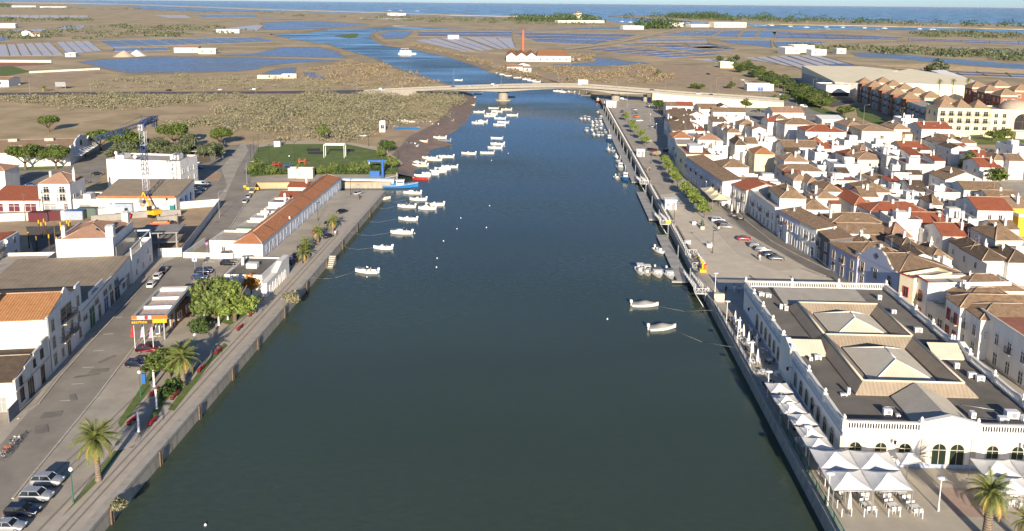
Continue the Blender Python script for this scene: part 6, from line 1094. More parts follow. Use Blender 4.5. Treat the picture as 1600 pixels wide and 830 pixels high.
# ================================================================ RIGHT PROMENADE
def rvbox(name, v0, v1, u0, u1, z0, z1, mm, parent=None):
    c = RV((v0 + v1) / 2, (u0 + u1) / 2); return MB().bx(-(v1 - v0) / 2, (v1 - v0) / 2, -(u1 - u0) / 2, (u1 - u0) / 2, z0, z1).ob(name, mm, parent, c, -TH)
PONT = mat('pontoon_deck', (.40, .39, .36), .85, .12, 1., stripes=(1, .5, .01, .15))
for a, b_, lab in ((281, 478, 'long grey floating pontoon crowded with boats near the bridge'), (231, 266, 'short empty grey pontoon in the middle of the right quay'), (178, 215, 'nearest grey pontoon with the four sports boats')):
    t = T('pontoon', lab, 'pontoon', RV(30.2, (a + b_) / 2), -TH, 'floating pontoons'); L_ = b_ - a; n = max(2, int(L_ / 8))
    for i in range(n): cube('deck_section', -1.35, 1.35, -L_ / 2 + L_ * i / n, -L_ / 2 + L_ * (i + 1) / n - .06, -1.75, -1.42, PONT, t); cube('float', -1.2, 1.2, -L_ / 2 + L_ * i / n + .5, -L_ / 2 + L_ * (i + 1) / n - .5, -2.3, -1.752, GREYP, t)
    for i in range(n // 2 + 1): MB().cyl(1.55, -L_ / 2 + 1 + i * (L_ - 2) / (n // 2), -3, 1.2, .13, n=8).ob('mooring_pile', STEEL, t)
    if 'nearest' in lab: MB().bx(-2.6, 1.0, -L_ / 2 - .6, -L_ / 2 + .3, -1.76, -1.43).ob('end_float', PONT, t)
def truss(mb, p, q, h=1.1, n=8, r=.05):
    p, q = Vector(p), Vector(q); z = Vector((0, 0, h)); mb.tube(p + z, q + z, r, n=4); mb.tube(p, q, r, n=4)
    for i in range(n): a, c = p.lerp(q, i / n), p.lerp(q, (i + 1) / n); mb.tube(a, a + z, r * .8, n=4); mb.tube(a + (z if i % 2 else Vector()), c + (Vector() if i % 2 else z), r * .7, n=4)
    mb.tube(q, q + z, r * .8, n=4)
for u, lab, L_ in ((272, 'white trussed gangway down to the crowded pontoon', 14), (221, 'white trussed gangway with yellow notice to the middle pontoon', 14), (166.5, 'nearest white trussed gangway, by the restaurant terrace', 16)):
    t = T('gangway', lab, 'gangway', RV(31.7, u), -TH, 'white gangways'); b = MB()
    for s in (-.75, .75): truss(b, (s, .8, .15), (s, L_, -1.35), 1.15, 12)
    b.ob('truss', WPAINT, t); b = MB(); b.face([(-.75, .8, .13), (.75, .8, .13), (.75, L_, -1.37), (-.75, L_, -1.37)]); b.ob('walkway', PONT, t)
    b = MB().bx(-1.2, 1.6, -1.2, .9, .0, .14); b.ob('landing', PONT, t); b = MB(); truss(b, (-1.2, -1.2, .14), (1.6, -1.2, .14), 1.1, 4); truss(b, (-1.2, -1.2, .14), (-1.2, .8, .14), 1.1, 3); truss(b, (1.6, .9, .14), (1.6, -1.2, .14), 1.1, 3); b.tube((-1.1, -1., 0), (.4, -3.2, -2.2), .07).tube((1, -1, 0), (.9, 0, -2), .07); b.ob('landing_rail', WPAINT, t)
    if u == 221: cube('notice', .3, 1.5, -1.3, -1.24, .3, 1.2, YELP, t)
# long quay bench-wall and railing between the landings
for a, b_, lab in ((224, 268, 'dark railing along the middle of the right quay'), (276, 500, 'long dark railing along the far right quay'), (190, 218, 'dark railing of the right quay by the plaza')):
    t = T('quay_railing', lab, 'railing', RV(RQ + .5, (a + b_) / 2), -TH, 'railings of the right quay'); L_ = b_ - a; b = MB(); n = int(L_ / 2)
    for i in range(n + 1): b.bx(-.05, .05, -L_ / 2 + i * L_ / n - .04, -L_ / 2 + i * L_ / n + .04, 0, 1.05)
    b.ob('posts', WPAINT, t)['kind'] = 'stuff'; b = MB().bx(-.04, .04, -L_ / 2, L_ / 2, 1., 1.08).bx(-.02, .02, -L_ / 2, L_ / 2, .5, .55); b.ob('rails', WPAINT, t); rvbox('kerb_strip', RQ + 1.4, RQ + 1.75, a, b_, .02, .35, m_band)['kind'] = 'structure'
# boat hoist well
t = T('boat_hoist', 'yellow hydraulic boat hoist beside a white-railed well in the quay', 'hoist', RV(34.6, 180), -TH); MB().cb(0, 0, .35, 1.4, 1.1, .7).cyl(0, 0, .7, 2.2, .28, .24, 10).ob('pedestal', YELP, t); MB().tube((0, 0, 2.1), (-.8, 2.6, 2.6), .2, .16, 6).tube((-.8, 2.6, 2.6), (-1.1, 5.2, 1.7), .14, .1, 6).ob('boom', YELP, t); MB().cb(.5, -.3, 1.3, .6, .7, 1.0).ob('control_box', ORANGEP, t)
t = T('well_railing', 'white tubular railing round the hoist well on the quay', 'railing', RV(34.2, 187), -TH); b = MB(); truss(b, (-1.4, 5.5, .1), (1.4, 5.5, .1), 1.2, 3); truss(b, (1.4, 5.5, .1), (1.4, -4.5, .1), 1.2, 8); truss(b, (-1.4, -4.5, .1), (1.4, -4.5, .1), 1.2, 3); b.ob('rails', WPAINT, t); MB().bx(-1.2, 1.2, -4., 4.8, .021, .06).ob('well_cover', FELT, t)
for px, py, w, h, lab in ((1048, 328, 3.2, 2.7, 'white ticket kiosk with little awning on the promenade'), (1001, 245, 3., 2.5, 'white electrical cabin on the far promenade'), (955, 168, 5.5, 3.4, 'white quay office near the bridge pier')): t = T('kiosk', lab, 'kiosk', G(px, py), -TH, 'kiosks on the right promenade'); cube('cabin', -w / 2, w / 2, 0, w * .9, 0, h, WPAINT, t); cube('roof', -w / 2 - .2, w / 2 + .2, -.2, w * .9 + .2, h + .002, h + .25, PLASTW, t); cube('door', .2, 1.1, -.06, -.003, 0, 2., GREYP, t); cube('awning', w / 2 + .003, w / 2 + 1.6, .2, w * .8, h - .5, h - .4, GREYP, t); cube('hatch', -w / 2 + .3, -.2, -.06, -.003, 1., 1.9, GLASSL, t)
# promenade trees
for i, (px, py) in enumerate(((978, 190), (986, 202), (992, 210), (1001, 219), (1008, 229), (1038, 262), (1044, 272), (1051, 283), (1058, 293), (1072, 308), (1080, 318), (1090, 330), (1100, 341))): tree('lime', ['first bright green tree of the promenade, next to the bridge', 'second promenade tree from the bridge', 'third promenade tree from the bridge', 'fourth promenade tree from the bridge', 'fifth promenade tree, last before the gap', 'first tree after the promenade gap', 'second tree after the promenade gap', 'third tree after the promenade gap', 'fourth tree after the promenade gap, level with the white canvas tents', 'fifth tree after the gap, behind the ticket kiosk', 'sixth tree after the gap, right of the ticket kiosk', 'seventh tree after the gap', 'last and nearest promenade tree beside the parked cars'][i], G(px, py), .95 if i < 9 else 1.15, i % 3, 'bright trees on the right promenade', sz=1.1)
for i, (px, py) in enumerate(((1012, 225), (1026, 245))): tree('olive', ['pale blossoming tree in the promenade gap', 'pale young tree beside the street junction'][i], G(px, py), .8, i, 'pale trees', leaf=mat('pale_leaves', (.40, .38, .28), .8, .2, island=.3))
tree('round', 'dark green tree by the viaduct shops', G(1028, 172), 1.9, 1, leaf=LF_DEEP)
for i, (px, py) in enumerate(((1113, 396), (1053, 350), (1017, 255), (985, 212))): lamp_post('dark mast lamp on the right promenade, ' + ['in the open plaza', 'by the middle gangway', 'near the pale tree', 'near the far railing'][i], G(px, py), 5.6, 'box', col=IRON)
for i, (px, py) in enumerate(((1050, 246), (1103, 305), (1139, 315), (1014, 178), (1016, 192), (1025, 208))): lamp_post('white globe lamp on the river street, ' + ['before the cream corner house', 'beside the cream canvas tent', 'at the cafe terrace', 'farthest, under the viaduct', 'second from the viaduct', 'third from the viaduct'][i], G(px, py), 4., 'globe', col=GREYP)
lamp_post('very tall mast beside the promenade trees near the bridge', G(980, 168), 13, 'twin', col=BCON)
# cars on the right bank
for px, py, s, c_, rz, lab in ((1122, 347, 'suv', 'white', -8, 'white SUV, farthest of three by the last promenade tree'), (1129, 352, 'hatch', 'navy', -8, 'dark car between two pale cars by the last tree'), (1134, 357, 'hatch', 'silver', -8, 'silver hatchback, nearest of three by the last tree'), (1163, 376, 'sedan', 'red', -6, 'red saloon parked on the plaza'), (1181, 387, 'hatch', 'silver', -8, 'silver hatchback next to the red saloon'), (1192, 393, 'wagon', 'silver', -8, 'silver estate car on the plaza'), (1203, 401, 'sedan', 'navy', -8, 'navy saloon parked on the plaza'), (1214, 407, 'sedan', 'grey', -8, 'grey saloon, nearest car on the plaza'),
    (972, 176, 'sedan', 'navy', 80, 'dark car by the first promenade tree'), (974, 182, 'hatch', 'black', 80, 'black hatchback parked by the far promenade'), (992, 173, 'hatch', 'silver', 10, 'silver car opposite the promenade trees, farthest'), (993, 178, 'sedan', 'grey', 10, 'grey car opposite the promenade trees, second'), (995, 184, 'hatch', 'orange', 10, 'orange car opposite the promenade trees'), (999, 190, 'sedan', 'white', 10, 'white car opposite the promenade trees'), (986, 191, 'suv', 'white', 80, 'white SUV under the promenade trees'), (1006, 158, 'sedan', 'black', 80, 'black car under the viaduct'), (1013, 163, 'sedan', 'grey', 80, 'grey car coming out below the viaduct'), (1018, 199, 'hatch', 'silver', 95, 'silver car driving on the far river street'), (1017, 236, 'hatch', 'black', 20, 'black car parked in the promenade gap'), (1024, 237, 'sedan', 'darkred', 20, 'dark car beside the pale young tree'), (974, 157, 'van', 'white', 5, 'white van under the viaduct'), (1040, 237, 'hatch', 'black', 110, 'black car before the shaded white facades'),
    (1340, 213, 'sedan', 'black', 120, 'black car beside the tan-roofed apartment row')): car(s, c_, lab, G(px, py) + Vector((0, 0, .07)), R(rz), 'cars on the right bank')
sheet('painted_lines', PX([(1096, 339), (1097, 338.6), (1150, 396.5), (1149, 397)], .07), .07, MARK)
for i in range(7): sheet('painted_line', PX([(112 + i * 18 - i * i * .3 - 18, 626 - i * 26), (132 + i * 17 - i * i * .3 - 18, 625 - i * 26), (132 + i * 17 - i * i * .3 - 18, 625.8 - i * 26), (112 + i * 18 - i * i * .3 - 18, 626.8 - i * 26)], .05), .05, MARK)
# statue group and seats on the plaza
t = T('statue', 'dark bronze statue of a seated figure on the plaza', 'statue', G(1097, 358)); cube('plinth', -.5, .5, -.5, .5, 0, .8, STONE, t); MB().lathe([(.45, .8), (.4, 1.3), (.3, 1.7), (.36, 2.1), (.15, 2.35), (.2, 2.55), (0, 2.75)], n=9).cb(.35, -.2, 1.2, .5, .3, .25).cb(-.5, .1, 1.5, .5, .2, .2, 0, .4).ob('figure', mat('bronze_green', (.05, .08, .06), .5, .2, metal=.5), t)
for i, (px, py) in enumerate(((1085, 351), (1108, 386), (1074, 381))): t = T('stone_block', ['white block seat beside the statue', 'pair of pale block seats by the plaza mast', 'white bin on the quay edge'][i], 'block', G(px, py), .2 * i, 'blocks on the plaza'); MB().bx(-.6, .6, -.4, .4, 0, .75).bx(-.7, .7, -.5, .5, .75, .85).ob('block', WPAINT, t)
# ================================================================ TERRACE OF THE MARKET
TCL = mat('chair_white', (.74, .73, .71), .6, .04); CHD = mat('chair_dark', (.06, .05, .05), .6, .1)
def furn(mm):
    ch = MB(); ch.bx(-.22, .22, -.22, .22, .42, .47); ch = ch.mesh('seat', mm); bk_ = MB().bx(-.22, .22, .19, .23, .47, .9).mesh('backrest', mm); lg = MB().bx(-.02, .02, -.02, .02, 0, .42).mesh('leg', mm); tp = MB().bx(-.4, .4, -.4, .4, .7, .75).mesh('table_top', TCL); tl = MB().cyl(0, 0, 0, .7, .05, n=6).bx(-.25, .25, -.25, .25, 0, .04).mesh('pedestal', mm); return ch, bk_, lg, tp, tl
FW, FD = furn(TCL), furn(CHD)
def chair(loc, rz, f, lab, grp):
    t = T('cafe_chair', lab, 'chair', loc, rz, grp); O('seat', f[0], t); O('backrest', f[1], t)
    for x in (-.2, .2):
        for y in (-.2, .2): O('leg', f[2], t, (x, y, 0))
def table(loc, rz, f, lab, clab, grp, n=4, stretch=1.):
    t = T('cafe_table', lab, 'table', loc, rz, grp + ' tables'); o = O('table_top', f[3], t); o.scale = (stretch, 1, 1); O('pedestal', f[4], t)
    for i in range(n):
        a = rz + (math.pi if i < n / 2 else 0); s = (i % (n / 2) - (n / 2 - 1) / 2) * .6; q = Matrix.Rotation(rz, 3, 'Z') @ Vector((s if n > 2 else 0, (-.62 if i < n / 2 else .62), 0)); chair(loc + q, a, f, clab, grp + ' chairs')
for i, (px, py) in enumerate(((1345, 775), (1355, 796), (1379, 776), (1394, 797), (1409, 778), (1428, 800), (1571, 787), (1591, 790))): table(G(px, py), R(8), FW, 'white dining table before the big front canopies, ' + ['second from the river', 'nearest the closed parasol', 'under the canopy corner', 'in the open middle', 'under the right canopy edge', 'with a dark bag at the open side', 'by the palm right of the doors', 'at the right picture edge'][i], 'white chair at the dining tables before the market front', 'market front dining', 4, 1.5)
for i in range(11): u = 150 - i * 4.4; table(RV(34.6 + .3 * (i % 2), u), R(20 * i), FW if i % 3 else FD, f'cafe table along the terrace railing, {["first","second","third","fourth","fifth","sixth","seventh","eighth","ninth","tenth","eleventh"][i]} from the plaza end', 'cafe chair along the terrace railing', 'terrace railing', 2 if i % 2 else 4)
for i in range(8): table(RV(37., 146 - i * 4.6), R(35 * i), FD if i % 2 else FW, f'cafe table against the market side wall, {["first","second","third","fourth","fifth","sixth","seventh","eighth"][i]} from the plaza end', 'cafe chair against the market side wall', 'wall side', 2)
def canopy(label, pts, z, rise, grp, post=True, name='canopy'):
    c = sum(pts, Vector()) / 4; t = T(name, label, 'canopy', Vector((c.x, c.y, 0)), 0, grp); P = [Vector((p.x - c.x, p.y - c.y, z)) for p in pts]; top = Vector((0, 0, z + rise)); b = MB()
    for i in range(4):
        p, q = P[i], P[(i + 1) % 4]; n = 5; m_ = [p.lerp(q, k / n) + Vector((0, 0, -.10 * math.sin(math.pi * k / n))) for k in range(n + 1)]
        for k in range(n):
            a1, a2 = m_[k], m_[k + 1]; h1, h2 = a1.lerp(top, .55) + Vector((0, 0, -.14 * rise)), a2.lerp(top, .55) + Vector((0, 0, -.14 * rise)); MB_ = b; MB_.face([a1, a2, h2, h1], 0, True); MB_.face([h1, h2, top], 0, True)
    b.ob('fabric', CANVAS, t)
    if post: MB().cyl(0, 0, 0, z + rise, .06, n=7).ob('mast', STEEL, t)
    b = MB(); [b.path([P[i], P[(i + 1) % 4]], .03) for i in range(4)]; b.ob('edge_frame', STEEL, t)
    if post == 4: [MB().cyl(p.x * .97, p.y * .97, 0, z, .05, n=6).ob('corner_post', STEEL, t) for p in P]
ca = G(1264, 701, 3.); cb2 = G(1388, 706, 3.); cc = G(1428, 767, 3.); cd_ = G(1302, 767, 3.)
def quad(s0, s1, t0, t1, Q): 
    f = lambda s, t: Q[0].lerp(Q[1], s).lerp(Q[3].lerp(Q[2], s), t); return [f(s0, t1), f(s1, t1), f(s1, t0), f(s0, t0)]
Q1 = [ca, cb2, cc, cd_]
for i in range(2):
    for j in range(2): canopy(f'large white canopy before the market front, {["river side","door side"][i]} of the {["rear","front"][j]} pair', quad(i / 2, (i + 1) / 2, j / 2, (j + 1) / 2, Q1), 3., 1.0, 'big white canopies', 4)
Q2 = [G(1515, 716, 3.), G(1640, 720, 3.), G(1680, 780, 3.), G(1562, 772, 3.)]
for i in range(2):
    for j in range(2): canopy(f'white canopy right of the market doors, {["door side","outer side"][i]} of the {["rear","front"][j]} pair', quad(i / 2, (i + 1) / 2, j / 2, (j + 1) / 2, Q2), 3., .9, 'white canopies right of the doors', 4)
canopy('small white parasol canopy left of the market doors', quad(0, 1, 0, 1, [G(1398, 707, 2.8), G(1430, 707, 2.8), G(1442, 722, 2.8), G(1408, 726, 2.8)]), 2.8, .7, 'big white canopies')
for i, (x, y, w) in enumerate(((1217, 606, 20), (1228, 625, 22), (1238, 638, 22), (1253, 655, 27), (1267, 676, 30), (1278, 693, 30))):
    c_ = G(x, y, 2.6); s = 1.65; canopy('square white parasol beside the market wall, ' + ['farthest from the front', 'second from the far end', 'third from the far end', 'fourth from the far end', 'second from the front', 'nearest the front'][i], [c_ + Vector((a * s, b_ * s, 0)) for a, b_ in ((-1, -1), (1, -1), (1, 1), (-1, 1))], 2.6, .75, 'square parasols beside the market wall')
PAR = MB().lathe([(.05, .7), (.3, .75), (.24, 1.5), (.12, 2.5), (.03, 2.9)], n=9).mesh('folded_fabric', CANVAS); PMAST = MB().cyl(0, 0, 0, 3.0, .04, n=6).cyl(0, 0, 0, .1, .35, n=8).mesh('mast', STEEL)
for i, (px, py) in enumerate(((1155, 519), (1161, 531), (1169, 543), (1175, 557), (1183, 571), (1182, 546), (1148, 509), (1326, 803))): t = T('parasol', 'closed white parasol on the terrace, ' + ['second from the plaza end', 'third from the plaza end', 'fourth from the plaza end', 'fifth from the plaza end', 'nearest in the terrace row', 'small one by the market wall', 'first at the plaza end', 'standing among the front dining tables'][i], 'parasol', G(px, py), 0, 'closed parasols'); O('folded_fabric', PAR, t); O('mast', PMAST, t)
for i, (px, py) in enumerate(((1293, 791), (1259, 713), (1231, 674), (1199, 622), (1172, 573), (1152, 536), (1135, 505), (1117, 458), (1466, 799))): lamp_post('slim lamp with disc head on the market terrace, ' + ['nearest the camera by the front canopies', 'second from the front', 'third from the front', 'fourth from the front', 'fifth from the front', 'sixth from the front', 'seventh from the front', 'at the plaza corner', 'before the market doors'][i], G(px, py), 4.1, 'disc', 0, 'terrace lamps', col=WPAINT)
for a, b_, mm, lab in ((112, 160, GREYP, 'grey bar railing along the upper market terrace'), (70, 111.5, GREENP, 'green bar railing along the lower market terrace')):
    t = T('terrace_railing', lab, 'railing', RV(RQ + .35, (a + b_) / 2), -TH, 'railings of the terrace'); L_ = b_ - a; b = MB(); [b.bx(-.012, .012, -L_ / 2 + i * .22, -L_ / 2 + i * .22 + .025, .1, 1.02) for i in range(int(L_ / .22))]; o = b.ob('bars', mm, t); o['kind'] = 'stuff'; b = MB().bx(-.03, .03, -L_ / 2, L_ / 2, 1.02, 1.08).bx(-.02, .02, -L_ / 2, L_ / 2, .14, .18); b.ob('handrail', mm, t); [cube('post', -.05, .05, -L_ / 2 + i * 3.2, -L_ / 2 + i * 3.2 + .1, .0, 1.15, mm, t) for i in range(int(L_ / 3.2) + 1)]
BOL = MB().cyl(0, 0, 0, .95, .06, .05, 7).lathe([(.07, .95), (.07, 1.), (0, 1.04)], n=7).mesh('bollard', WPAINT)
for px, py in ((1278, 741), (1289, 760), (1301, 783), (1308, 794), (1315, 808), (1330, 807), (1350, 808), (1369, 808), (1388, 808), (1406, 808), (1441, 811), (1424, 794)): tag(O('bollard', BOL, None, G(px, py)), 'slim white bollard edging the dining area before the market', 'bollard', 'white bollards before the market')
t = T('service_cabinet', 'pair of cream service cabinets where the terrace railing begins', 'cabinet', RV(34.4, 161.5), -TH); cube('cabinet', -.9, .1, -.4, .4, 0, 1.6, FAB, t); cube('cabinet', .12, 1.1, -.4, .4, 0, 1.6, FAB, t)
palm('thick-trunked date palm before the market doors', G(1521, 822) + Vector((0, -2.6, 0)), 5.6, 3.1, 40, .5, seed=5); palm('short palm at the bottom right corner', G(1590, 842) + Vector((0, -1.5, 0)), 3.1, 2.7, 30, .4, seed=6)
for i, (x, y, p_, a, tp, lg, lab) in enumerate(((1322, 778, 'stand', 180, 'dark', 'dark', 'person in black standing beside the front canopy'), (1313, 778, 'sit', 0, 'white', 'grey', 'person in white seated at the front canopy edge'), (1305, 772, 'sit', 90, 'blue', 'dark', 'person in blue seated under the front canopy'), (1134, 458, 'walk', 20, 'dark', 'dark', 'person in black walking in the market shade'), (1147, 456, 'stand', 0, 'white', 'white', 'person in white robe-like clothes in the market shade'), (1155, 458, 'walk', 200, 'white', 'grey', 'person in white top near the market corner'), (1187, 407, 'walk', 30, 'white', 'white', 'person in white beside the navy saloon on the plaza'), (1184, 406, 'walk', 40, 'dark', 'dark', 'person in black beside the navy saloon on the plaza'), (1123, 362, 'stand', 0, 'white', 'grey', 'person standing behind the silver hatchback'), (1112, 384, 'sit', 0, 'tan', 'grey', 'person seated on a plaza block'), (1012, 267, 'walk', 0, 'red', 'tan', 'person in red walking on the far promenade'), (1015, 267, 'walk', 0, 'tan', 'dark', 'person in tan walking on the far promenade'), (1168, 523, 'stand', 90, 'grey', 'dark', 'waiter standing between the terrace tables'), (1136, 497, 'sit', 0, 'red', 'dark', 'person in red seated at the terrace railing'), (562, 312, 'stand', 0, 'dark', 'dark', 'person in dark clothes by the dock lamp post'), (524, 369, 'walk', 0, 'white', 'tan', 'person in white walking below the quay palms'), (348, 249, 'walk', 0, 'white', 'white', 'person in white on the left street pavement'), (452, 247, 'sit', 0, 'white', 'dark', 'person sitting on the park lawn'))): person(lab, G(x, y), R(a), p_, tp, lg)
# kerbs along the streets and a few worn repair patches
KERB = mat('kerb_stone', (.46, .42, .35), .9, .15, 1.)
def kerb(px, w=.28):
    P = PX(px); b = MB()
    for a, c in zip(P, P[1:]):
        n = max(1, int((c - a).length / 6)); d = (c - a).normalized(); s = Vector((-d.y, d.x, 0)) * w / 2
        for i in range(n): p, q = a.lerp(c, i / n), a.lerp(c, (i + .985) / n); b.prism([(v.x, v.y) for v in (p - s, q - s, q + s, p + s)], .0, .15)
    b.ob('kerb', KERB)['kind'] = 'structure'
kerb([(28, 655), (60, 632), (96, 586), (145, 532), (186, 488), (255, 413)]); kerb([(20, 780), (150, 622), (217, 533), (262, 484)]); kerb([(395, 300), (360, 355), (318, 412)]); kerb([(1030, 172), (1055, 220), (1080, 262), (1112, 310), (1150, 350), (1188, 385), (1230, 407), (1290, 432)]); kerb([(1064, 222), (1096, 268), (1126, 305), (1164, 344), (1205, 377), (1240, 396), (1290, 420), (1340, 436)])
rp = random.Random(9); m_pat = mat('asphalt_patch', (.22, .20, .17), .9, .2, .5)
for c0, c1, n in (((60, 680), (230, 480), 6), ((340, 350), (395, 250), 4), ((1060, 235), (1250, 400), 6)):
    for i in range(n):
        t_ = rp.random(); p = G(c0[0] + (c1[0] - c0[0]) * t_ + rp.uniform(-12, 12), c0[1] + (c1[1] - c0[1]) * t_); a = rp.uniform(0, 3); w, h = rp.uniform(.6, 2.2), rp.uniform(.4, 1.)
        sheet('repair_patch', [p + Matrix.Rotation(a, 3, 'Z') @ Vector((x * w, y * h, 0)) for x, y in ((-1, -1), (.9, -1), (1, .8), (-.8, 1))], .075, m_pat)
# ================================================================ RIGHT TOWN: street front
def front(label, far, near, h, w, roof='flat', rh=1.4, wall=None, rmat=None, name='street_house', fm=None, nw=0, two=True, **k):
    "house whose left side faces the river street; far and near are the ends of its eaves line"
    P, Q = G(*far, h), G(*near, h); d = (P - Q).length; rz = math.atan2(-(P.x - Q.x), P.y - Q.y); rt = Vector((math.cos(rz), math.sin(rz), 0)); c = (P + Q) / 2 + rt * w / 2; c.z = 0
    n = nw or max(1, round(d / 3.1)); ws = [('l', n, .1, 1.15, 2.35, 'door')]
    if two: ws.append(('l', n, h * .53, 1.0, 1.75, 'rect'))
    t = house(name, label, 'house', c, w, d, h, rz, roof, rh, wall, rmat, wins=ws, group='houses along the river street', fm=fm or WPAINT, **k)
    for i in range(n):
        if two and (i + int(d)) % 2 == 0: balcony(t, 'l', -w / 2, -((i + .5) / n - .5) * d, h * .53 - .02, 1.5, .5)
    cube('cornice', -w / 2 - .18, -w / 2 + .25, -d / 2, d / 2, h + (.6 if roof == 'flat' else .0), h + (.75 if roof == 'flat' else .12), fm if fm and fm is not WPAINT else STONE, t); cube('shop_plinth', -w / 2 - .05, -w / 2 - .003, -d / 2, d / 2, 0, .5, BLUEG if (int(d) % 2) else STONE, t)
    return t
front('white two-storey house with arched balcony window right of the market', (1533, 488), (1612, 541), 7.4, 14, 'flat', terr=RTERR, bx=((2, 6, 1, 4, 7.4, 9.6),), nw=4)
t = front('white house with green balcony next to the red-trimmed ones', (1501, 477), (1533, 500), 7., 12, 'hip', 1.6, rmat=T_BROWN); front('white house with dark red corner trim and single tall window', (1479, 465), (1501, 481), 7.2, 16, 'hip', 1.5, rmat=T_BROWN, fm=REDP)
front('one-storey shop with roof terrace between the red-trimmed houses', (1448, 475), (1478, 490), 4., 15, 'flat', two=False, wall=WHITE2); front('white house with red corner bands and parapet', (1430, 435), (1450, 447), 7.4, 16, 'flat', fm=REDP); front('narrow cream house with red quoin beside the curved gable', (1406, 432), (1428, 440), 7.2, 10, 'flat', fm=REDP, wall=PALEY)
t = front('pale blue house with big curved gable and lozenge window', (1340, 397), (1404, 430), 6.6, 13, 'hip', 1.8, BLUEW, T_BROWN, nw=3); b = MB(); pr = [(-7.4, 0), (7.4, 0), (7.4, 6.9), (5.2, 7.1), (4.2, 7.8), (2.6, 9.2), (.8, 9.9), (-1, 9.9), (-2.8, 9.2), (-4.4, 7.8), (-5.4, 7.1), (-7.4, 6.9)]; b.vprism([(-y, z) for y, z in pr], -6.75, -6.45, axis='x'); b.ob('curved_gable', dirty('pale_blue_render', (.50, .52, .62), (.38, .38, .45), amount=.3), t); MB().cb(-6.78, 0, 8.3, .08, .9, .9, 0, 0, math.pi / 4).ob('lozenge_window', GLASS, t); b = MB(); b.path([(-6.6, y, z + .02) for y, z in ((7.4, 6.9), (5.2, 7.1), (4.2, 7.8), (2.6, 9.2), (.8, 9.9), (-1, 9.9), (-2.8, 9.2), (-4.4, 7.8), (-5.4, 7.1), (-7.4, 6.9))], .2, 4); b.ob('gable_moulding', STONE, t)
for y in (-4.6, 0, 4.6): opening(t, 'l', -6.75, y, 3.7, 1.1, 1.9, 'rect', STONE, GLASS); opening(t, 'l', -6.75, y, .1, 1.3, 2.5, 'door', STONE, GLASS)
front('lilac-blue low house with stone window frames', (1297, 380), (1340, 404), 6., 12, 'hip', 1.6, BLUEW, T_BROWN, fm=STONE, nw=3); front('dark brown tiled-facade house on the river street', (1276, 359), (1297, 375), 6.6, 5, 'ml', .6, wall=TILEB, rmat=T_BROWN, nw=2); front('white house with striped shopfronts next to the brown facade', (1250, 346), (1276, 359), 7., 5, 'ml', .7, nw=3); front('pale blue-white house with three tall framed windows and awning', (1218, 329), (1250, 346), 7., 5, 'ml', .7, wall=dirty('pale_blue_render', (.5, .52, .62), (.38, .38, .45)), nw=4)
t = front('big white corner house with roof terrace and plants', (1166, 296), (1211, 328), 6.3, 7.5, 'flat', nw=8); tree('bush', 'leafy pergola plants on the roof terrace of the big corner house', G(1199, 311, 6.4) + Vector((1.5, 1.5, 0)), 1., 2, leaf=LF_LIME)
front('grey house with red tiled roof before the big corner house', (1145, 288), (1166, 298), 6.6, 12, 'gy', 1.7, GREYW, T_RED, nw=3); front('low brown-roofed house behind the cafe terrace', (1130, 281), (1145, 289), 6., 10, 'hip', 1.4, wall=WHITE, rmat=T_BROWN)
front('long white facade with flag poles on the river street', (1072, 245), (1129, 284), 7.2, 5.5, 'ml', .7, wall=dirty('pale_blue_render', (.5, .52, .62), (.38, .38, .45)), nw=13); front('cream corner house with roof terraces at the street bend', (1056, 228), (1072, 244), 7.4, 9, 'flat', wall=PALEY, nw=4, bx=((-2, 2.5, -3, 3, 7.4, 9.6),), terr=RTERR); front('white terraced house left of the cream corner house', (1050, 207), (1057, 228), 6.6, 10, 'flat', nw=5); front('white house row at the far end of the river street', (1040, 172), (1050, 206), 6.6, 9, 'ml', 1.2, rmat=T_BROWN, nw=14)
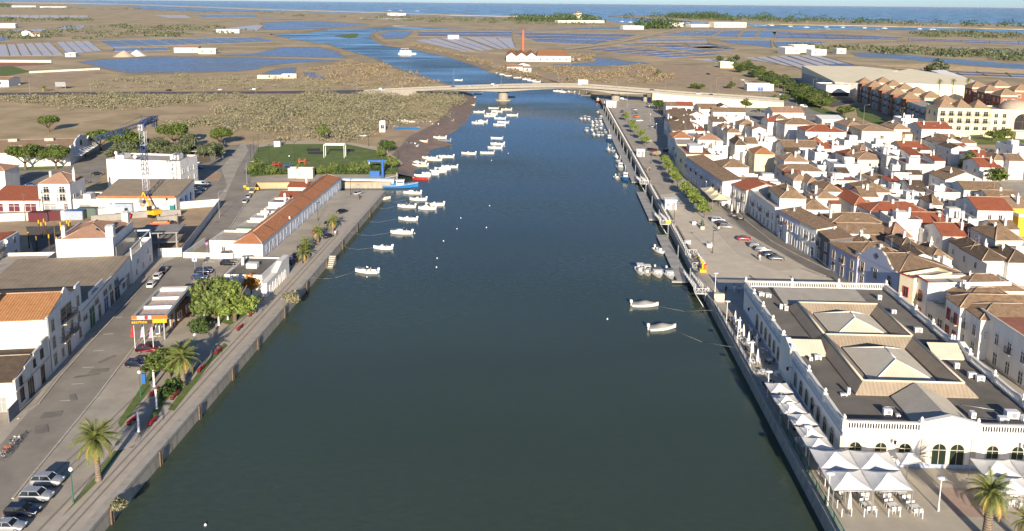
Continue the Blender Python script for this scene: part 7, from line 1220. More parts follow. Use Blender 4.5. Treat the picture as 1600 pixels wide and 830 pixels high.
# ================================================================ RIGHT TOWN: houses by their front eaves
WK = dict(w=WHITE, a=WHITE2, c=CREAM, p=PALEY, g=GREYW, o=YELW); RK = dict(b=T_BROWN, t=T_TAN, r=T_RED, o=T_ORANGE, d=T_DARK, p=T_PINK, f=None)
RN = dict(b='brown', t='tan', r='red', o='orange', d='dark', p='pink', f='flat'); KN = dict(hip='hipped', pyr='pyramid', gx='gabled', gy='front-gabled', mf='lean-to', ml='side-sloping', flat='flat')
rows = '''1041 1058 166 6 9 gx b w|next to the viaduct shops
1059 1083 166 6 9 gx r w|second from the viaduct shops
1092 1121 171 7 11 gx b w|below the cream viaduct wall
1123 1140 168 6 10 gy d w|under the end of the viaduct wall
1115 1164 175.5 6.4 9 gx b w|long, behind the row below the viaduct
1077 1100 180 7 12 gy b w|with tall blank white gable near the far street
1060 1080 178 5 10 flat f w|between the far street row and the tall gable
1044 1060 191 6.4 9 ml d w|at the far river street, with a dark hatch
1061 1088 188 6 8 mf b w|low, behind the side-sloping dark roof
1064 1097 199 6 9 gy b w|above the orange roof near the far street
1078 1101 205 5.4 7 mf r w|between the gables and the orange roof
1052 1083 216 7 10 hip o w|at the far street before the cream terraces
1091 1126 219 8 10 hip p p|raised cream block by the street bend
1083 1112 229 5.5 8 flat f p|terrace below the raised cream block
1113 1137 231 6 8 flat f w|with red coping beside the cream terraces
1114 1137 191 5.6 9 mf b w|in the middle of the far alley
1128 1147 200 5 8 hip b w|small, by the far alley
1137 1158 207.5 5.6 9 hip b w|square, in front of the alley house
1156 1181 196 6.4 10 hip t w|with two small windows left of the shaded lane
1163 1175 191 5 6 flat f a|tiny green-topped box near the lane
1149 1166 227 7 11 hip d w|steep, right of the cream block
1167 1184 225 6.4 9 gx b w|small, behind the cream orange-roofed house
1208 1256 176.5 6.2 12 gx p w|large, with white gable edge near the car park
1213 1231 186 5.4 8 hip b w|patched, below the large pink gable
1200 1213 191 6 10 gx r w|at the head of the shaded lane
1227 1277 195 6.8 11 hip b w|right side of the shaded lane
1260 1321 206.5 7 13 hip r w|wide red-brown, facing the lane end
1176 1197 203 6.4 12 gy t w|left side of the shaded lane
1177 1191 208 4.6 7 hip r w|small, left side of the lane
1271 1284 222 5 6 pyr r w|tiny turret below the wide red-brown roof
1348 1398 205.5 8 13 hip t p|pale apartment row, left half
1397 1422 202.5 8.4 13 hip t p|pale apartment row, right half
1324 1350 199 7.6 14 hip t w|shaded wing of the pale apartment row
1441 1488 202 6.4 13 gx r w|tall, before the hotel front
1409 1443 188 5 9 flat f w|low, between apartment row and hotel
1130 1170 262 8 10 hip b w|tall white block above the long flagged facade
1154 1179 271 5 7 mf b w|small, right below the tall white block
1180 1210 241.5 6 10 hip o c|cream, beside the garden gap
1225 1280 231 6 10 gx b w|long, with two framed roof lights
1226 1263 253 6.6 9 pyr t w|single pyramid in the town centre
1222 1286 268 6.2 8 hip b w|long mottled, below the single pyramid
1231 1257 268 5 6 gy r w|little gable before the long mottled roof
1240 1263 283 6 9 hip t w|left of twin tan hips
1262 1281 288 6 9 hip t w|right of twin tan hips
1286 1316 300 6.4 10 hip b w|corner, left of the red L-shaped house
1274 1292 240 7.4 8 flat f w|tall plain cube in the town centre
1304 1343 260 7 9 flat f w|with red fascia and yellow door stripe
1285 1312 233 6 9 gx r w|above the plain cube
1300 1319 231 6.6 8 flat f w|white cube left of the red roofs
1320 1349 245 6 9 hip r w|left of two bright red hips
1352 1376 246 6 9 hip r w|right of two bright red hips
1344 1362 237 6.4 8 pyr t w|behind the bright red hips
1363 1388 229 6 8 flat f w|below the pale apartment row
1407 1441 231 6 9 gx r w|red-brown, behind the grey block
1439 1455 235 5.6 7 mf r w|small, right of the red-brown gable
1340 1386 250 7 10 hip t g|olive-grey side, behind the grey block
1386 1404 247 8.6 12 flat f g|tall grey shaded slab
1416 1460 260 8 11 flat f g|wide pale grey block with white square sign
1423 1441 243 6 9 mf r w|behind the wide grey block
1366 1395 283 5 9 gy t w|in front of the grey block
1394 1417 290 5.4 8 mf r w|lean-to with blank white sides
1381 1406 237 6 7 flat f w|between red hips and red-brown gable
1349 1392 301 6.2 11 hip b w|large mottled with skylight frame
1425 1452 300 5.8 12 gx d w|dark, above the antenna terraces
1398 1424 272 6 8 flat f w|white cube before the grey block
1469 1505 224 6.4 12 gy b w|big white gable below the hotel
1456 1474 223 5.6 9 hip b w|left of the big white gable
1500 1525 224 5.6 9 hip b w|right of the big white gable
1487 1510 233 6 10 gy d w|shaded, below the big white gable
1527 1549 247 6 10 gx r w|bright red at the right, with long white wall
1532 1560 262 6 12 gx r w|red-brown along the right-hand street
1553 1572 251 6 10 hip b w|brown, near the right edge
1578 1600 252 6.4 9 gx b w|with pale ridge at the right edge
1461 1477 252 5.8 8 mf r w|small red beside the grey block
1583 1615 233 8 11 flat f w|shaded tall block at the right edge
1478 1538 282 6.4 10 gy b w|broad white gable with satellite dish
1508 1568 298 5.6 9 gx b w|long low brown, above the red office
1546 1592 311 5.2 8 gx b w|brown, right of the long low one
1529 1582 329.5 7.2 12 gx r w|large red office with tall barred windows
1580 1612 326 6.6 10 gx t o|ochre yellow at the right edge
1458 1473 321 6.6 8 pyr b w|slender pyramid among white terraces
1463 1487 341 5 7 gx r w|small red before the white terraces
1437 1485 352 5.4 10 gx r w|red with white end wall, left of pair
1474 1519 370 5.4 10 gx r w|red with white end wall, right of pair
1219 1259 310.5 8.6 12 hip b w|tall, with one arched window behind the corner house
1254 1295 328 5.6 10 hip b w|grey-sided, behind the pergola court
1276 1310 310.5 6 8 hip t w|tan, above the grey-sided one
1360 1452 332 5.4 9 hip r w|long red front of the L-shaped house
1335 1361 322 5.2 20 hip r w|left wing of the red L-shaped house
1300 1384 351 5.8 9 hip b w|long mottled, behind the street front
1316 1392 366 5. 8 gx b w|second long mottled, with skylight strip
1394 1425 371 5.4 9 pyr p w|smooth pink pyramid
1346 1372 308 6 9 gx b w|left of the roof frame
1380 1431 416 5.6 10 hip b w|large, behind the curved gable
1408 1439 387 5.6 8 hip d w|above the white dormer gable
1429 1456 402 7.4 7 gy d w|white dormer gable with one green window
1456 1487 406 5.4 9 hip b w|ribbed, right of the dormer gable
1340 1378 392 5. 9 hip b w|behind the lilac-blue house
1300 1338 382 5 8 flat f w|white court behind the brown facade
1505 1604 455 6.6 9 hip b w|wide, upper of two above the red terrace
1510 1600 475 6.4 8 hip b w|wide, lower of two above the red terrace
1556 1599 376 7.4 10 pyr b a|steep ribbed, aged white walls
1569 1598 388 4.6 5 mf r w|little box before the steep ribbed roof
1515 1549 396 5 9 hip d w|dark, beside the narrow lane
1535 1577 408 5 9 hip d w|second dark roof by the narrow lane
1576 1620 411 5 10 hip d w|third dark roof by the lane, at the right edge
1511 1532 362 5.6 7 hip b w|small house with white chimney and window
1555 1592 359 6 7 gx b w|brown lean roof behind the steep ribbed one
1440 1500 428 4.4 8 flat f a|terrace with outdoor furniture above the red-trimmed houses
1395 1440 348 6 8 flat f w|white terrace right of the pink pyramid
1487 1528 347 6.4 8 flat f w|white terraces left of the red office
1405 1452 316 5.6 7 flat f w|white terrace above the L-shaped house
1460 1500 305 6 8 flat f a|beige plastered terrace block
1180 1222 225 5.4 8 flat f w|white court behind the cream house
1170 1215 285 5 8 flat f w|white court below the centre garden
1200 1240 300 5.2 8 flat f w|white court behind the corner house roofs
1300 1345 285 5.6 8 flat f w|white court above the red L wing
1100 1126 246 5.4 8 flat f w|white stepped terrace behind the street bend
1320 1350 222 5.6 8 flat f w|white court left of the apartment row
1500 1560 240 4 6 flat f w|white wall court below the hotel garden
1390 1420 300 5 7 flat f w|white court by the lean-to
1278 1305 262 5.4 8 flat f w|white court right of the mottled roof
1230 1258 352 4.6 8 pyr o w|open orange pergola roof in the court
1296 1330 352 5.2 7 mf b p|pale lean-to in the long mottled range'''.split('\n')
rt_ = random.Random(11)
for ln in rows:
    a, txt = ln.split('|'); xl, xr, py, h, d, kind, rk, wk = a.split(); xl, xr, py, h, d = map(float, (xl, xr, py, h, d)); w_ = (xr - xl); m_, W0, rz, dn = hb(xl, xr, py, h); rh = {'pyr': .42, 'hip': .3, 'gx': .3, 'gy': .33}.get(kind, .22) * min(W0 if kind == 'gy' else d, 11 if kind != 'gy' else 14) * .64
    rz2 = -.02 + rt_.uniform(-.05, .05); dn = Vector((-math.sin(rz2), math.cos(rz2), 0)); wn = []
    if rt_.random() < .62 and W0 > 5: wn.append(('f', rt_.choice((1, 2)), h - 2.2, .85, 1.1, 'rect', .6, rt_.uniform(-1, 1)))
    wn.append(('l', max(1, int(d / 4.5)), h - 2.3, .85, 1.25, 'rect'))
    if h > 5.8: wn.append(('l', max(1, int(d / 4.5)), .2, 1., 2.1, 'door'))
    ch = [(rt_.uniform(-.35, .35) * W0, rt_.uniform(-.3, .3) * d, h + (.2 if kind == 'flat' else rh * .35), rt_.choice((1.3, 1.6, 2.0)), rt_.choice((.5, .6)), rt_.choice((0, 0, 1))) for _ in range(rt_.choice((0, 1, 1, 2)))]
    bx_ = []; ds = []
    if kind == 'flat':
        x0 = rt_.uniform(-.3, .1) * W0; y0 = rt_.uniform(-.1, .2) * d; bx_ = [(x0, x0 + .3 * W0 + .8, y0, y0 + 2.4, h, h + rt_.uniform(1.6, 2.4))]
        if rt_.random() < .5: ds.append((rt_.uniform(-.3, .3) * W0, -d * .35, h + .6, .55, rt_.uniform(-.8, .8)))
    elif rt_.random() < .28: ds.append((rt_.uniform(-.3, .3) * W0, 0, h + rh * .8, .5, rt_.uniform(-.8, .8)))
    wing = rt_.random()
    lab = f'{"ochre" if wk=="o" else "grey" if wk=="g" else "cream" if wk in "pc" else "white"} house with {RN[rk] + " " if kind != "flat" else ""}{KN[kind]} roof, {txt}'
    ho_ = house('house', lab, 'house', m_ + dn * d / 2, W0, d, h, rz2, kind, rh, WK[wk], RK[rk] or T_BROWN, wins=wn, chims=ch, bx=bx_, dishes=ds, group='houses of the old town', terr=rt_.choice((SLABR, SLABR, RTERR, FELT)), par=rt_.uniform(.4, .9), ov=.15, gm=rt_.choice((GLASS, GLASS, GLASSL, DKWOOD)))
    if wing < .8:      # lower wing with a little roof terrace, steps hut and party-wall stub
        s = rt_.choice((-1, 1)); ww = min(W0 * .45, 5.5); x0 = s * (W0 / 2 - ww / 2) ; hw = h * rt_.uniform(.5, .85); y0 = -d / 2; dp = rt_.uniform(1.8, 4.2); cube('rear_wing', x0 - ww / 2 + .02, x0 + ww / 2 - .02, y0 - dp, y0 - .003, 0, hw, WK[wk] if rt_.random() < .7 else WHITE2, ho_)
        if rt_.random() < .45: rb_ = MB(); roof_mesh(rb_, 'mf', ww, dp, 0, dp * .3, .12); rb_.ob('wing_roof', rt_.choice((T_BROWN, T_TAN, T_RED, T_DARK)), ho_, (x0, y0 - dp / 2, hw + .16))
        else:
            for q in ((x0 - ww / 2 + .02, x0 + ww / 2 - .02, y0 - dp, y0 - dp + .16), (x0 + s * (ww / 2 - .18), x0 + s * (ww / 2 - .02), y0 - dp + .161, y0 - .01)): cube('terrace_parapet', min(q[0], q[1]), max(q[0], q[1]), q[2], q[3], hw + .002, hw + .75, WHITE, ho_)
            cube('terrace_floor', x0 - ww / 2 + .2, x0 + ww / 2 - .2, y0 - dp + .17, y0 - .02, hw + .003, hw + .03, rt_.choice((RTERR, SLABR, SLABR)), ho_)
    if kind in ('gx', 'hip') and rt_.random() < .4: cube('roof_light', -.45, .45, -d * .3, -d * .3 + .9, h + rh * .38, h + rh * .38 + .35, GLASSL, ho_)
    if rt_.random() < .5: b = MB(); xa = rt_.uniform(-.4, .4) * W0; b.tube((xa, 0, h + .5), (xa, 0, h + rh + 2.6), .03, n=4); [b.tube((xa - .5, 0, h + rh + 2.5 - k * .3), (xa + .5, 0, h + rh + 2.5 - k * .3), .02, n=3) for k in range(3)]; b.ob('aerial', STEEL, ho_)
# alleys
sheet('lane', PX([(1160, 175), (1180, 180), (1206, 205), (1210, 225), (1196, 225), (1180, 200)], .05), .05, m_asph); sheet('lane', PX([(1420, 355), (1435, 350), (1560, 425), (1560, 440), (1500, 405)], .05), .05, m_asph)
A, B_ = G(1405, 357), G(1535, 432); t = T('lane_wall', 'long violet-blue wall along the narrow lane', 'wall', A, math.atan2(B_.y - A.y, B_.x - A.x)); cube('wall', 0, (B_ - A).length, 0, .4, 0, 3.4, dirty('violet_wall', (.13, .13, .26), (.2, .19, .22)), t); cube('coping', 0, (B_ - A).length, -.08, .48, 3.402, 3.55, STONE, t)
for i, (px, py, k, s, lab) in enumerate(((1514, 272, 'round', 1.9, 'round green street tree left of the brown-red roof'), (1551, 292, 'round', 2., 'round green street tree before the shaded wall'), (1333, 282, 'bush', 2., 'green garden bush behind the yellow-striped house'), (1170, 252, 'bush', 2.4, 'garden shrubs beside the cream orange-roofed house'), (1332, 228, 'round', 1.3, 'small dark tree at the apartment row'), (1452, 420, 'bush', 1., 'potted agave on the roof terrace'), (1196, 262, 'bush', 2., 'dark shrub in the town garden'))): tree(k, lab, G(px, py), s, i % 3, leaf=LF_DEEP if i not in (0, 1) else LF_PINE)
# cafe tents on the river street
for i, (px, py, s) in enumerate(((1112, 297, 1.), (1119, 303, 1.), (1125, 309, 1.))): c_ = G(px, py, 2.8); canopy('cream canvas tent on the river street, ' + ['farthest of three', 'middle of three', 'nearest of three'][i], [c_ + Vector((a * 2.9, b_ * 2.9, 0)) for a, b_ in ((-1, -1), (1, -1), (1, 1), (-1, 1))], 2.8, 1.1, 'cream canvas tents', 4)
for o in [o for o in bpy.data.objects if o.name.startswith('fabric') and o.parent and o.parent.get('group') == 'cream canvas tents']: o.material_slots[0].link = 'OBJECT'; o.material_slots[0].material = FAB
for i, (px, py) in enumerate(((1138, 330), (1143, 334), (1152, 337), (1083, 277), (1090, 282))): t = T('parasol', ['closed white parasol at the street cafe, farther one', 'closed white parasol at the street cafe, middle one', 'closed white parasol at the street cafe, nearer one', 'white parasol cluster before the flagged facade, first', 'white parasol cluster before the flagged facade, second'][i], 'parasol', G(px, py), 0, 'closed parasols'); O('folded_fabric', PAR, t); O('mast', PMAST, t)
for i, (px, py) in enumerate(((1140, 326), (1134, 322), (1147, 341), (1157, 345), (1152, 333))): table(G(px, py), R(30 * i), FD, f'dark cafe table at the street cafe, {["first","second","third","fourth","fifth"][i]} from the tents', 'dark chair at the street cafe', 'street cafe', 4)
# ================================================================ HOTEL, WAREHOUSES, FAR BUILDINGS
def rowwin(t, face, off, y0, n, pitch, z, w, h, bal=False, fm=None, gm=None):
    for i in range(n):
        s = y0 + i * pitch; p = (s, off) if face == 'f' else (off, -s); opening(t, face, *p, z, w, h, 'door' if bal else 'rect', fm or STONE, gm or GLASS)
        if bal: balcony(t, face, *p, z - .05, w + 1.1, .7)
m_, w, rz, dn = hb(1467, 1548, 169.5, 12.6, 171); t = house('hotel', 'cream four-storey hotel front with three tan pyramid roofs', 'hotel', m_ + dn * 7, w, 14, 12.6, rz, 'flat', wall=CREAM, par=.4, group='hotel blocks')
p6 = w / 6
for z, b_ in ((9.4, True), (6.2, True), (3., False)): rowwin(t, 'f', -7, -w / 2 + p6 / 2, 6, p6, z, 1.9, 2.1 if b_ else 1.7, b_)
for i in range(3): b = MB(); roof_mesh(b, 'pyr', w / 3 - .4, 9, 0, 3.6, .1); b.ob('pyramid_roof', T_TAN, t, ((i - 1) * w / 3, -2.4, 13.0))
for i in range(4): cube('pilaster', -w / 2 + i * w / 3 - .25, -w / 2 + i * w / 3 + .25, -7.12, -7.001, 0, 12.6, PALEY, t)
rowwin(t, 'l', -w / 2, -3, 2, 6, 3, 1.3, 1.6); rowwin(t, 'l', -w / 2, -3, 2, 6, 9, 1.3, 1.6)
q = m_ + dn * 7 + Vector((math.cos(rz), math.sin(rz), 0)) * (w / 2 + 9); t = house('hotel', 'cream hotel entrance block with big arch and dome', 'hotel', q, 18, 15, 12.2, rz, 'flat', wall=CREAM, par=.5, group='hotel blocks')
for z in (9, 6, 3): rowwin(t, 'f', -7.5, -6.6, 2, 3.6, z, 1.5, 1.8)
opening(t, 'f', 5, -7.5, 3.6, 7, 7.2, 'arch', TERRA, GLASS, name='great_arch'); MB().lathe([(6.5, 12.4), (6.2, 13.6), (5, 15), (3, 16), (0, 16.5)], n=20).ob('dome', mat('dome_tan', (.44, .36, .27), .8, .1), t, (4.5, 0, 0)); cube('porch', 1, 9, -11, -7.502, 0, 3.2, CREAM, t)
L0 = G(1466, 214); L1 = G(1338, 158); dL = (L1 - L0); Ln = dL.length; rzL = math.atan2(-dL.x, dL.y); rt = Vector((math.cos(rzL), math.sin(rzL), 0)); t = T('hotel_wing', 'long terracotta and grey hotel wing with pyramid towers and balconies', 'hotel', (L0 + L1) / 2 + rt * 9, rzL, 'hotel blocks')
cube('wall', -9, 9, -Ln / 2 + 14, Ln / 2, 0, 10.5, GREYW, t); cube('roof', -8.8, 8.8, -Ln / 2 + 14.2, Ln / 2 - .2, 10.503, 10.7, SLABR, t)
for i in range(6):
    y = -Ln / 2 + 30 + i * (Ln - 38) / 5
    if i: cube('tower', -9.5, -3, y - 4, y + 4, 0, 12., TERRA, t); b = MB(); roof_mesh(b, 'pyr', 8, 8, 0, 3.4, .5); b.ob('pyramid_roof', T_TAN, t, (-7, y, 12.1))
    b = MB(); roof_mesh(b, 'pyr', 8, 8, 0, 3.2, .5); b.ob('pyramid_roof', T_TAN, t, (5, y + 6, 12.4)); cube('tower', 1.2, 8.8, y + 2.2, y + 9.8, 10.701, 12.3, CREAM, t)
for i in range(16):
    y = -Ln / 2 + 20 + i * (Ln - 30) / 15
    for z in (1., 4.2, 7.4): opening(t, 'l', -9.5, y, z, 1.5, 2., 'door', WPAINT, GLASS)
    for z in (4.1, 7.3): balcony(t, 'l', -9.5, y, z, 3.2, .8)
for i, (xl, xr, py, lab) in enumerate(((1523, 1545, 137, 'first'), (1543, 1566, 143, 'second'), (1568, 1592, 149, 'third'), (1590, 1618, 142, 'fourth'), (1558, 1580, 135, 'fifth'))):
    m_, w, rz, dn = hb(xl, xr, py, 12); t = house('hotel_tower', f'terracotta hotel tower with pyramid roof at the right edge, {lab} from the left' if i < 4 else 'terracotta hotel tower standing behind the right-edge towers', 'tower', m_ + dn * 5, w, 10, 12, -.1, 'pyr', 3.4, TERRA, T_TAN, wins=(('f', 2, 8, 1.4, 1.8), ('l', 2, 8, 1.4, 1.8), ('f', 2, 4.4, 1.4, 1.8)), group='hotel towers')
    cube('white_band', -w / 2 - .06, w / 2 + .06, -5.06, 5.06, 11.2, 11.95, PALEY, t)
def slabb(name, label, px, z, hgt, wm, rm, cat='building', slope=0., grp=None):
    P = PX(px, z); c = sum(P, Vector()) / len(P); t = T(name, label, cat, Vector((c.x, c.y, 0)), 0, grp); b = MB(); b.prism([(p.x - c.x, p.y - c.y) for p in P], 0, hgt - .3, bottom=False); b.ob('wall', wm, t); b = MB(); y0, y1 = min(p.y for p in P), max(p.y for p in P); b.prism([((p.x - c.x) * 1.01, (p.y - c.y) * 1.01) for p in P], hgt - .299, hgt); b.v = [(v[0], v[1], v[2] + (5 * (v[1] + c.y - y0) / (y1 - y0) if v[2] > hgt - .1 else 0)) for v in b.v]; b.ob('roof', rm, t); return t
RC = mat('cream_sheet', (.86, .77, .55), .7, .06, .1, stripes=(0, 2., .05, .12))
t = slabb('warehouse', 'long warehouse with cream sheet roof beyond the trees', [(1253, 113), (1344, 114), (1402, 118), (1336, 131), (1305, 129)], 8, 8, GREYW, RC); slabb('warehouse', 'wide cream warehouse with pale wall behind the hotel', [(1352, 126), (1420, 118.5), (1500, 126), (1527, 131), (1520, 134), (1360, 130)], 8, 8, PALEY, RC); slabb('warehouse', 'low white-roofed store beside the salt pans', [(1454, 120), (1474, 119.5), (1532, 131), (1518, 132.5)], 6, 6, WHITE, WPAINT)
m_, w, rz, dn = hb(1290, 1327, 151, 0); t = house('supermarket', 'white shop with blank sign wall beside the warehouse', 'shop', m_ + dn * 8, w, 16, 7., rz, 'flat', wall=WHITE, par=.6)
for i in range(7): cube('sign_letter', -2.4 + i * .95, -1.8 + i * .95, -8.08, -8.003, 4.3, 5.1, GREYP, t)
cube('entrance', -w / 2 + 2, w / 2 - .5, -8.06, -8.003, .1, 2.6, GLASS, t)
sheet('shop_car_park', PX([(1270, 150), (1290, 152), (1330, 152), (1336, 160), (1300, 168), (1255, 150), (1225, 128), (1245, 124)], .05), .05, m_asph2); sheet('hotel_lawn', PX([(1336, 165), (1345, 170), (1400, 195), (1380, 200), (1340, 182)], .05), .05, m_lawn); sheet('hotel_garden', PX([(1500, 226), (1600, 226), (1600, 216), (1500, 214)], .05), .05, m_lawn); sheet('town_avenue', PX([(1168, 150), (1200, 158), (1260, 190), (1290, 200), (1330, 200), (1300, 175), (1230, 150)], .045), .045, m_asph); sheet('green_verge', PX([(1160, 156), (1165, 168), (1200, 172), (1220, 166), (1200, 158)], .055), .055, m_lawn); sheet('green_verge', PX([(1240, 150), (1340, 190), (1330, 196), (1240, 160)], .055), .055, m_lawn)
house('white_shed', 'low white shed with blue door beside the sandy lot', 'shed', G(1185, 141), 18, 9, 4, 0, 'flat', wall=WHITE, wins=(('f', 1, .1, 4, 2.4, 'door'),), gm=BLUEP); house('canopy_shed', 'open shed with white sheet roof right of the pink gable house', 'shed', G(1296, 198), 11, 9, 4., 0, 'mf', 1, GREYW, WPAINT, wins=(('f', 2, .4, 3, 2.2),)); house('cream_hut', 'cream flat hut under the avenue trees', 'hut', G(1134, 106), 12, 8, 5, 0, 'flat', wall=PALEY)
# old tuna factory with brick chimney
f0 = G(791, 96); f1 = G(838, 96); f2 = G(891, 97); t = T('old_factory', 'white gabled factory with red tile roofs beyond the bridge', 'factory', f0); w = (f1 - f0).length / 3
for i in range(3): b = MB(); b.vprism([(i * w, 0), ((i + 1) * w, 0), ((i + 1) * w, 5), ((i + .5) * w, 8.6), (i * w, 5)], 0, 60); b.ob('gabled_hall', WHITE2, t); b = MB(); b.face([(i * w - .2, -.2, 5.), (i * w + w / 2, -.2, 8.8), (i * w + w / 2, 60, 8.8), (i * w - .2, 60, 5.)][::-1]); b.face([((i + 1) * w + .0, -.2, 5.), (i * w + w / 2, -.2, 8.8), (i * w + w / 2, 60, 8.8), ((i + 1) * w + .0, 60, 5.)]); b.ob('hall_roof', T_ORANGE, t); [opening(t, 'f', (i + k) * w, 0, 1.6, 1.2, 1.6) for k in (.3, .7)]
L_ = (f2 - f1).length; x0 = 3 * w; cube('long_wall', x0, x0 + L_, 0, 34, 0, 5.6, WHITE2, t); b = MB(); b.face([(x0 - .3, -.3, 5.7), (x0 + L_ + .3, -.3, 5.7), (x0 + L_ - 6, 17, 10.4), (x0 + 2, 17, 10.4)]); b.face([(x0 + L_ + .3, -.3, 5.7), (x0 + L_ + .3, 34, 5.7), (x0 + L_ - 6, 17, 10.4)]); b.face([(x0 + L_ + .3, 34.3, 5.7), (x0 - .3, 34.3, 5.7), (x0 + 2, 17, 10.4), (x0 + L_ - 6, 17, 10.4)]); b.face([(x0 - .3, 34.3, 5.7), (x0 - .3, -.3, 5.7), (x0 + 2, 17, 10.4)]); b.ob('long_roof', T_ORANGE, t); [opening(t, 'f', x0 + 4 + i * 6.4, 0, 1.6, 1.6, 1.8) for i in range(7)]
cc_ = G(817, 88); t = T('brick_chimney', 'tall red brick factory chimney beyond the bridge', 'chimney', cc_); hc = on_ray(817, 46.5, cc_.y).z; MB().cyl(0, 0, 0, hc, 2.0, 1.25, 12).ob('shaft', mat('brick_red', (.42, .15, .09), .9, .12, .5), t); MB().cyl(0, 0, hc, hc + .8, 1.6, 1.6, 12).ob('cap', BARK, t)
for xl, xr, py, h, d, rf, lab, wl in ((792, 818, 112, 4, 14, 'gx', 'white boat shed by the far riverbank', WHITE), (806, 828, 111, 5, 10, 'gy', 'white shed with pale roof near the factory', WHITE), (818, 830, 113, 3.5, 9, 'gx', 'small hut right of the far white sheds', WHITE2), (22, 56, 11.5, 10, 30, 'flat', 'large white resort block far off at left, main part', WHITE), (66, 104, 12, 7, 30, 'flat', 'white resort block far off at left, right part', WHITE), (34, 48, 56, 6, 16, 'gy', 'white cottage with steep gable on the far left plain', WHITE), (48, 62, 57, 4.5, 12, 'gx', 'white wing beside the steep-gabled cottage', WHITE), (0, 24, 44, 8, 20, 'flat', 'white farmhouse at the far left edge', WHITE), (-12, 14, 136, 4.5, 16, 'gx', 'white barn with pink roof at the left edge by the road', WHITE), (272, 310, 82.5, 5.5, 16, 'gx', 'ruined saltworks house with brown roof by the pond', WHITE2), (310, 337, 84.5, 5, 12, 'flat', 'roofless yellow ruin beside the saltworks house', PALEY), (338, 374, 52, 6, 10, 'flat', 'roofless pale ruin on a far dike', WHITE2), (102, 118, 89, 3, 8, 'flat', 'small white hut between the far pans', WHITE), (402, 440, 123, 1.7, 3, 'flat', 'crumbling pale wall ruin by the road, left part', PALEY), (440, 463, 122.5, 2.4, 4, 'flat', 'crumbling pale wall ruin by the road, right part', PALEY), (700, 717, 61, 5, 8, 'flat', 'white saltworks store between the pale pans', WHITE), (1227, 1250, 84.5, 7, 20, 'flat', 'white saltworks offices, left block', WHITE), (1240, 1272, 82, 8, 18, 'flat', 'white saltworks offices, tall middle block', WHITE), (1268, 1291, 86.5, 6, 14, 'flat', 'white saltworks offices, right block', WHITE), (1307, 1322, 84.5, 6, 10, 'flat', 'grey hut right of the saltworks offices', GREYW), (872, 944, 36, 6, 25, 'flat', 'long white resort wall by the lagoon', WHITE), (900, 909, 32.5, 24, 20, 'pyr', 'sandy fort tower above the lagoon resort', PALEY), (1046, 1068, 41.5, 9, 30, 'flat', 'white marina hall by the ferry pier', WHITE), (1080, 1110, 42.5, 6, 30, 'flat', 'low white marina sheds', WHITE), (1116, 1166, 43, 12, 30, 'flat', 'pale marina buildings before the island', PALEY), (974, 1006, 46, 7, 20, 'flat', 'white marina huts at the channel end', WHITE), (609, 622, 24.5, 10, 30, 'flat', 'white house on the far sandbank, left', WHITE), (622, 634, 24.8, 9, 30, 'flat', 'white house on the far sandbank, right', WHITE), (593, 602, 207, 4.2, 3, 'flat', 'white kiosk tower with red top by the landing ground', WHITE), (450, 463, 279, 2.6, 3, 'flat', 'ribbed fishermen store with yellow nets on the dock quay', GREYW), (463, 489, 279.5, 2.6, 3, 'flat', 'ribbed pale store on the dock quay', GREYW)):
    m_, w, rz, dn = hb(xl, xr, py, 0); house('far_building' if py < 130 else 'small_building', lab, 'building', m_ + dn * d / 2, w, d, h, rz, rf, h * .35, wl, T_PINK if 'pink' in lab or rf == 'gx' else T_BROWN, wins=(('f', max(1, int(w / 9)), h * .4, 1.6, 1.8),) if w < 90 and 'store' not in lab else (('f', 8, h * .3, 3, 3),) if w > 90 else (), par=.8)
for px, py, r_, lab in ((194, 88.5, 11, 'beige salt heap on the far bank, left one'), (214, 87.5, 10, 'white salt heap on the far bank, right one')): p = G(px, py); tag(MB().lathe([(r_, 0), (r_ * .75, 1.6), (r_ * .4, 4), (r_ * .1, 6), (0, 6.2)], n=16).ob('salt_heap', m_salt if 'white' in lab else m_sand, None, p), lab, 'salt heap', 'salt heaps')
A, B_ = G(-20, 97.5), G(80, 98); t = T('stadium_wall', 'long white wall of the sports ground at far left', 'wall', A, math.atan2(B_.y - A.y, B_.x - A.x)); cube('wall', 0, (B_ - A).length, 0, .5, 0, 2.2, WHITE2, t); A, B_ = G(46, 114.5), G(156, 109); t = T('field_wall', 'low pale wall along the dirt lot behind the road', 'wall', A, math.atan2(B_.y - A.y, B_.x - A.x)); cube('wall', 0, (B_ - A).length, 0, .5, 0, 1.5, WHITE2, t)
# ================================================================ PARK
park = [(392, 276), (388, 262), (404, 228), (440, 223), (540, 223), (590, 233), (612, 246), (622, 262), (612, 274), (560, 270), (440, 272)]
sheet('park_lawn', PX(park, .08), .08, m_lawn); sheet('dock_quay', PX([(392, 285), (392, 277), (440, 273), (600, 272), (622, 268), (622, 283)], .09), .09, m_pave)
sheet('park_path', PX([(402, 226), (440, 221), (540, 221), (595, 231), (622, 248), (630, 256), (624, 259), (612, 248), (588, 235), (540, 225), (440, 225.4), (404, 230)], .1), .1, m_sand)
for q in ([(479, 232), (500, 232), (500, 236), (479, 236)], [(481, 237), (506, 237), (506, 241), (481, 241)], [(539, 233), (554, 233), (554, 237), (539, 237)]): sheet('rubber_mat', PX(q, .12), .12, mat('dark_mat', (.06, .05, .055), .9, .1))
t = T('portico', 'pale steel portico frame on the park lawn', 'frame', G(522, 247)); [MB().cyl(x, y, 0, 5., .12, n=8).ob('post', WPAINT, t) for x in (-3.8, 3.8) for y in (0, 3)]; b = MB(); [b.bx(-3.8, 3.8, y - .1, y + .1, 4.8, 5.) for y in (0, 1.5, 3)]; [b.bx(x - .1, x + .1, 0, 3, 4.8, 5.) for x in (-3.8, 3.8)]; b.ob('beams', WPAINT, t)
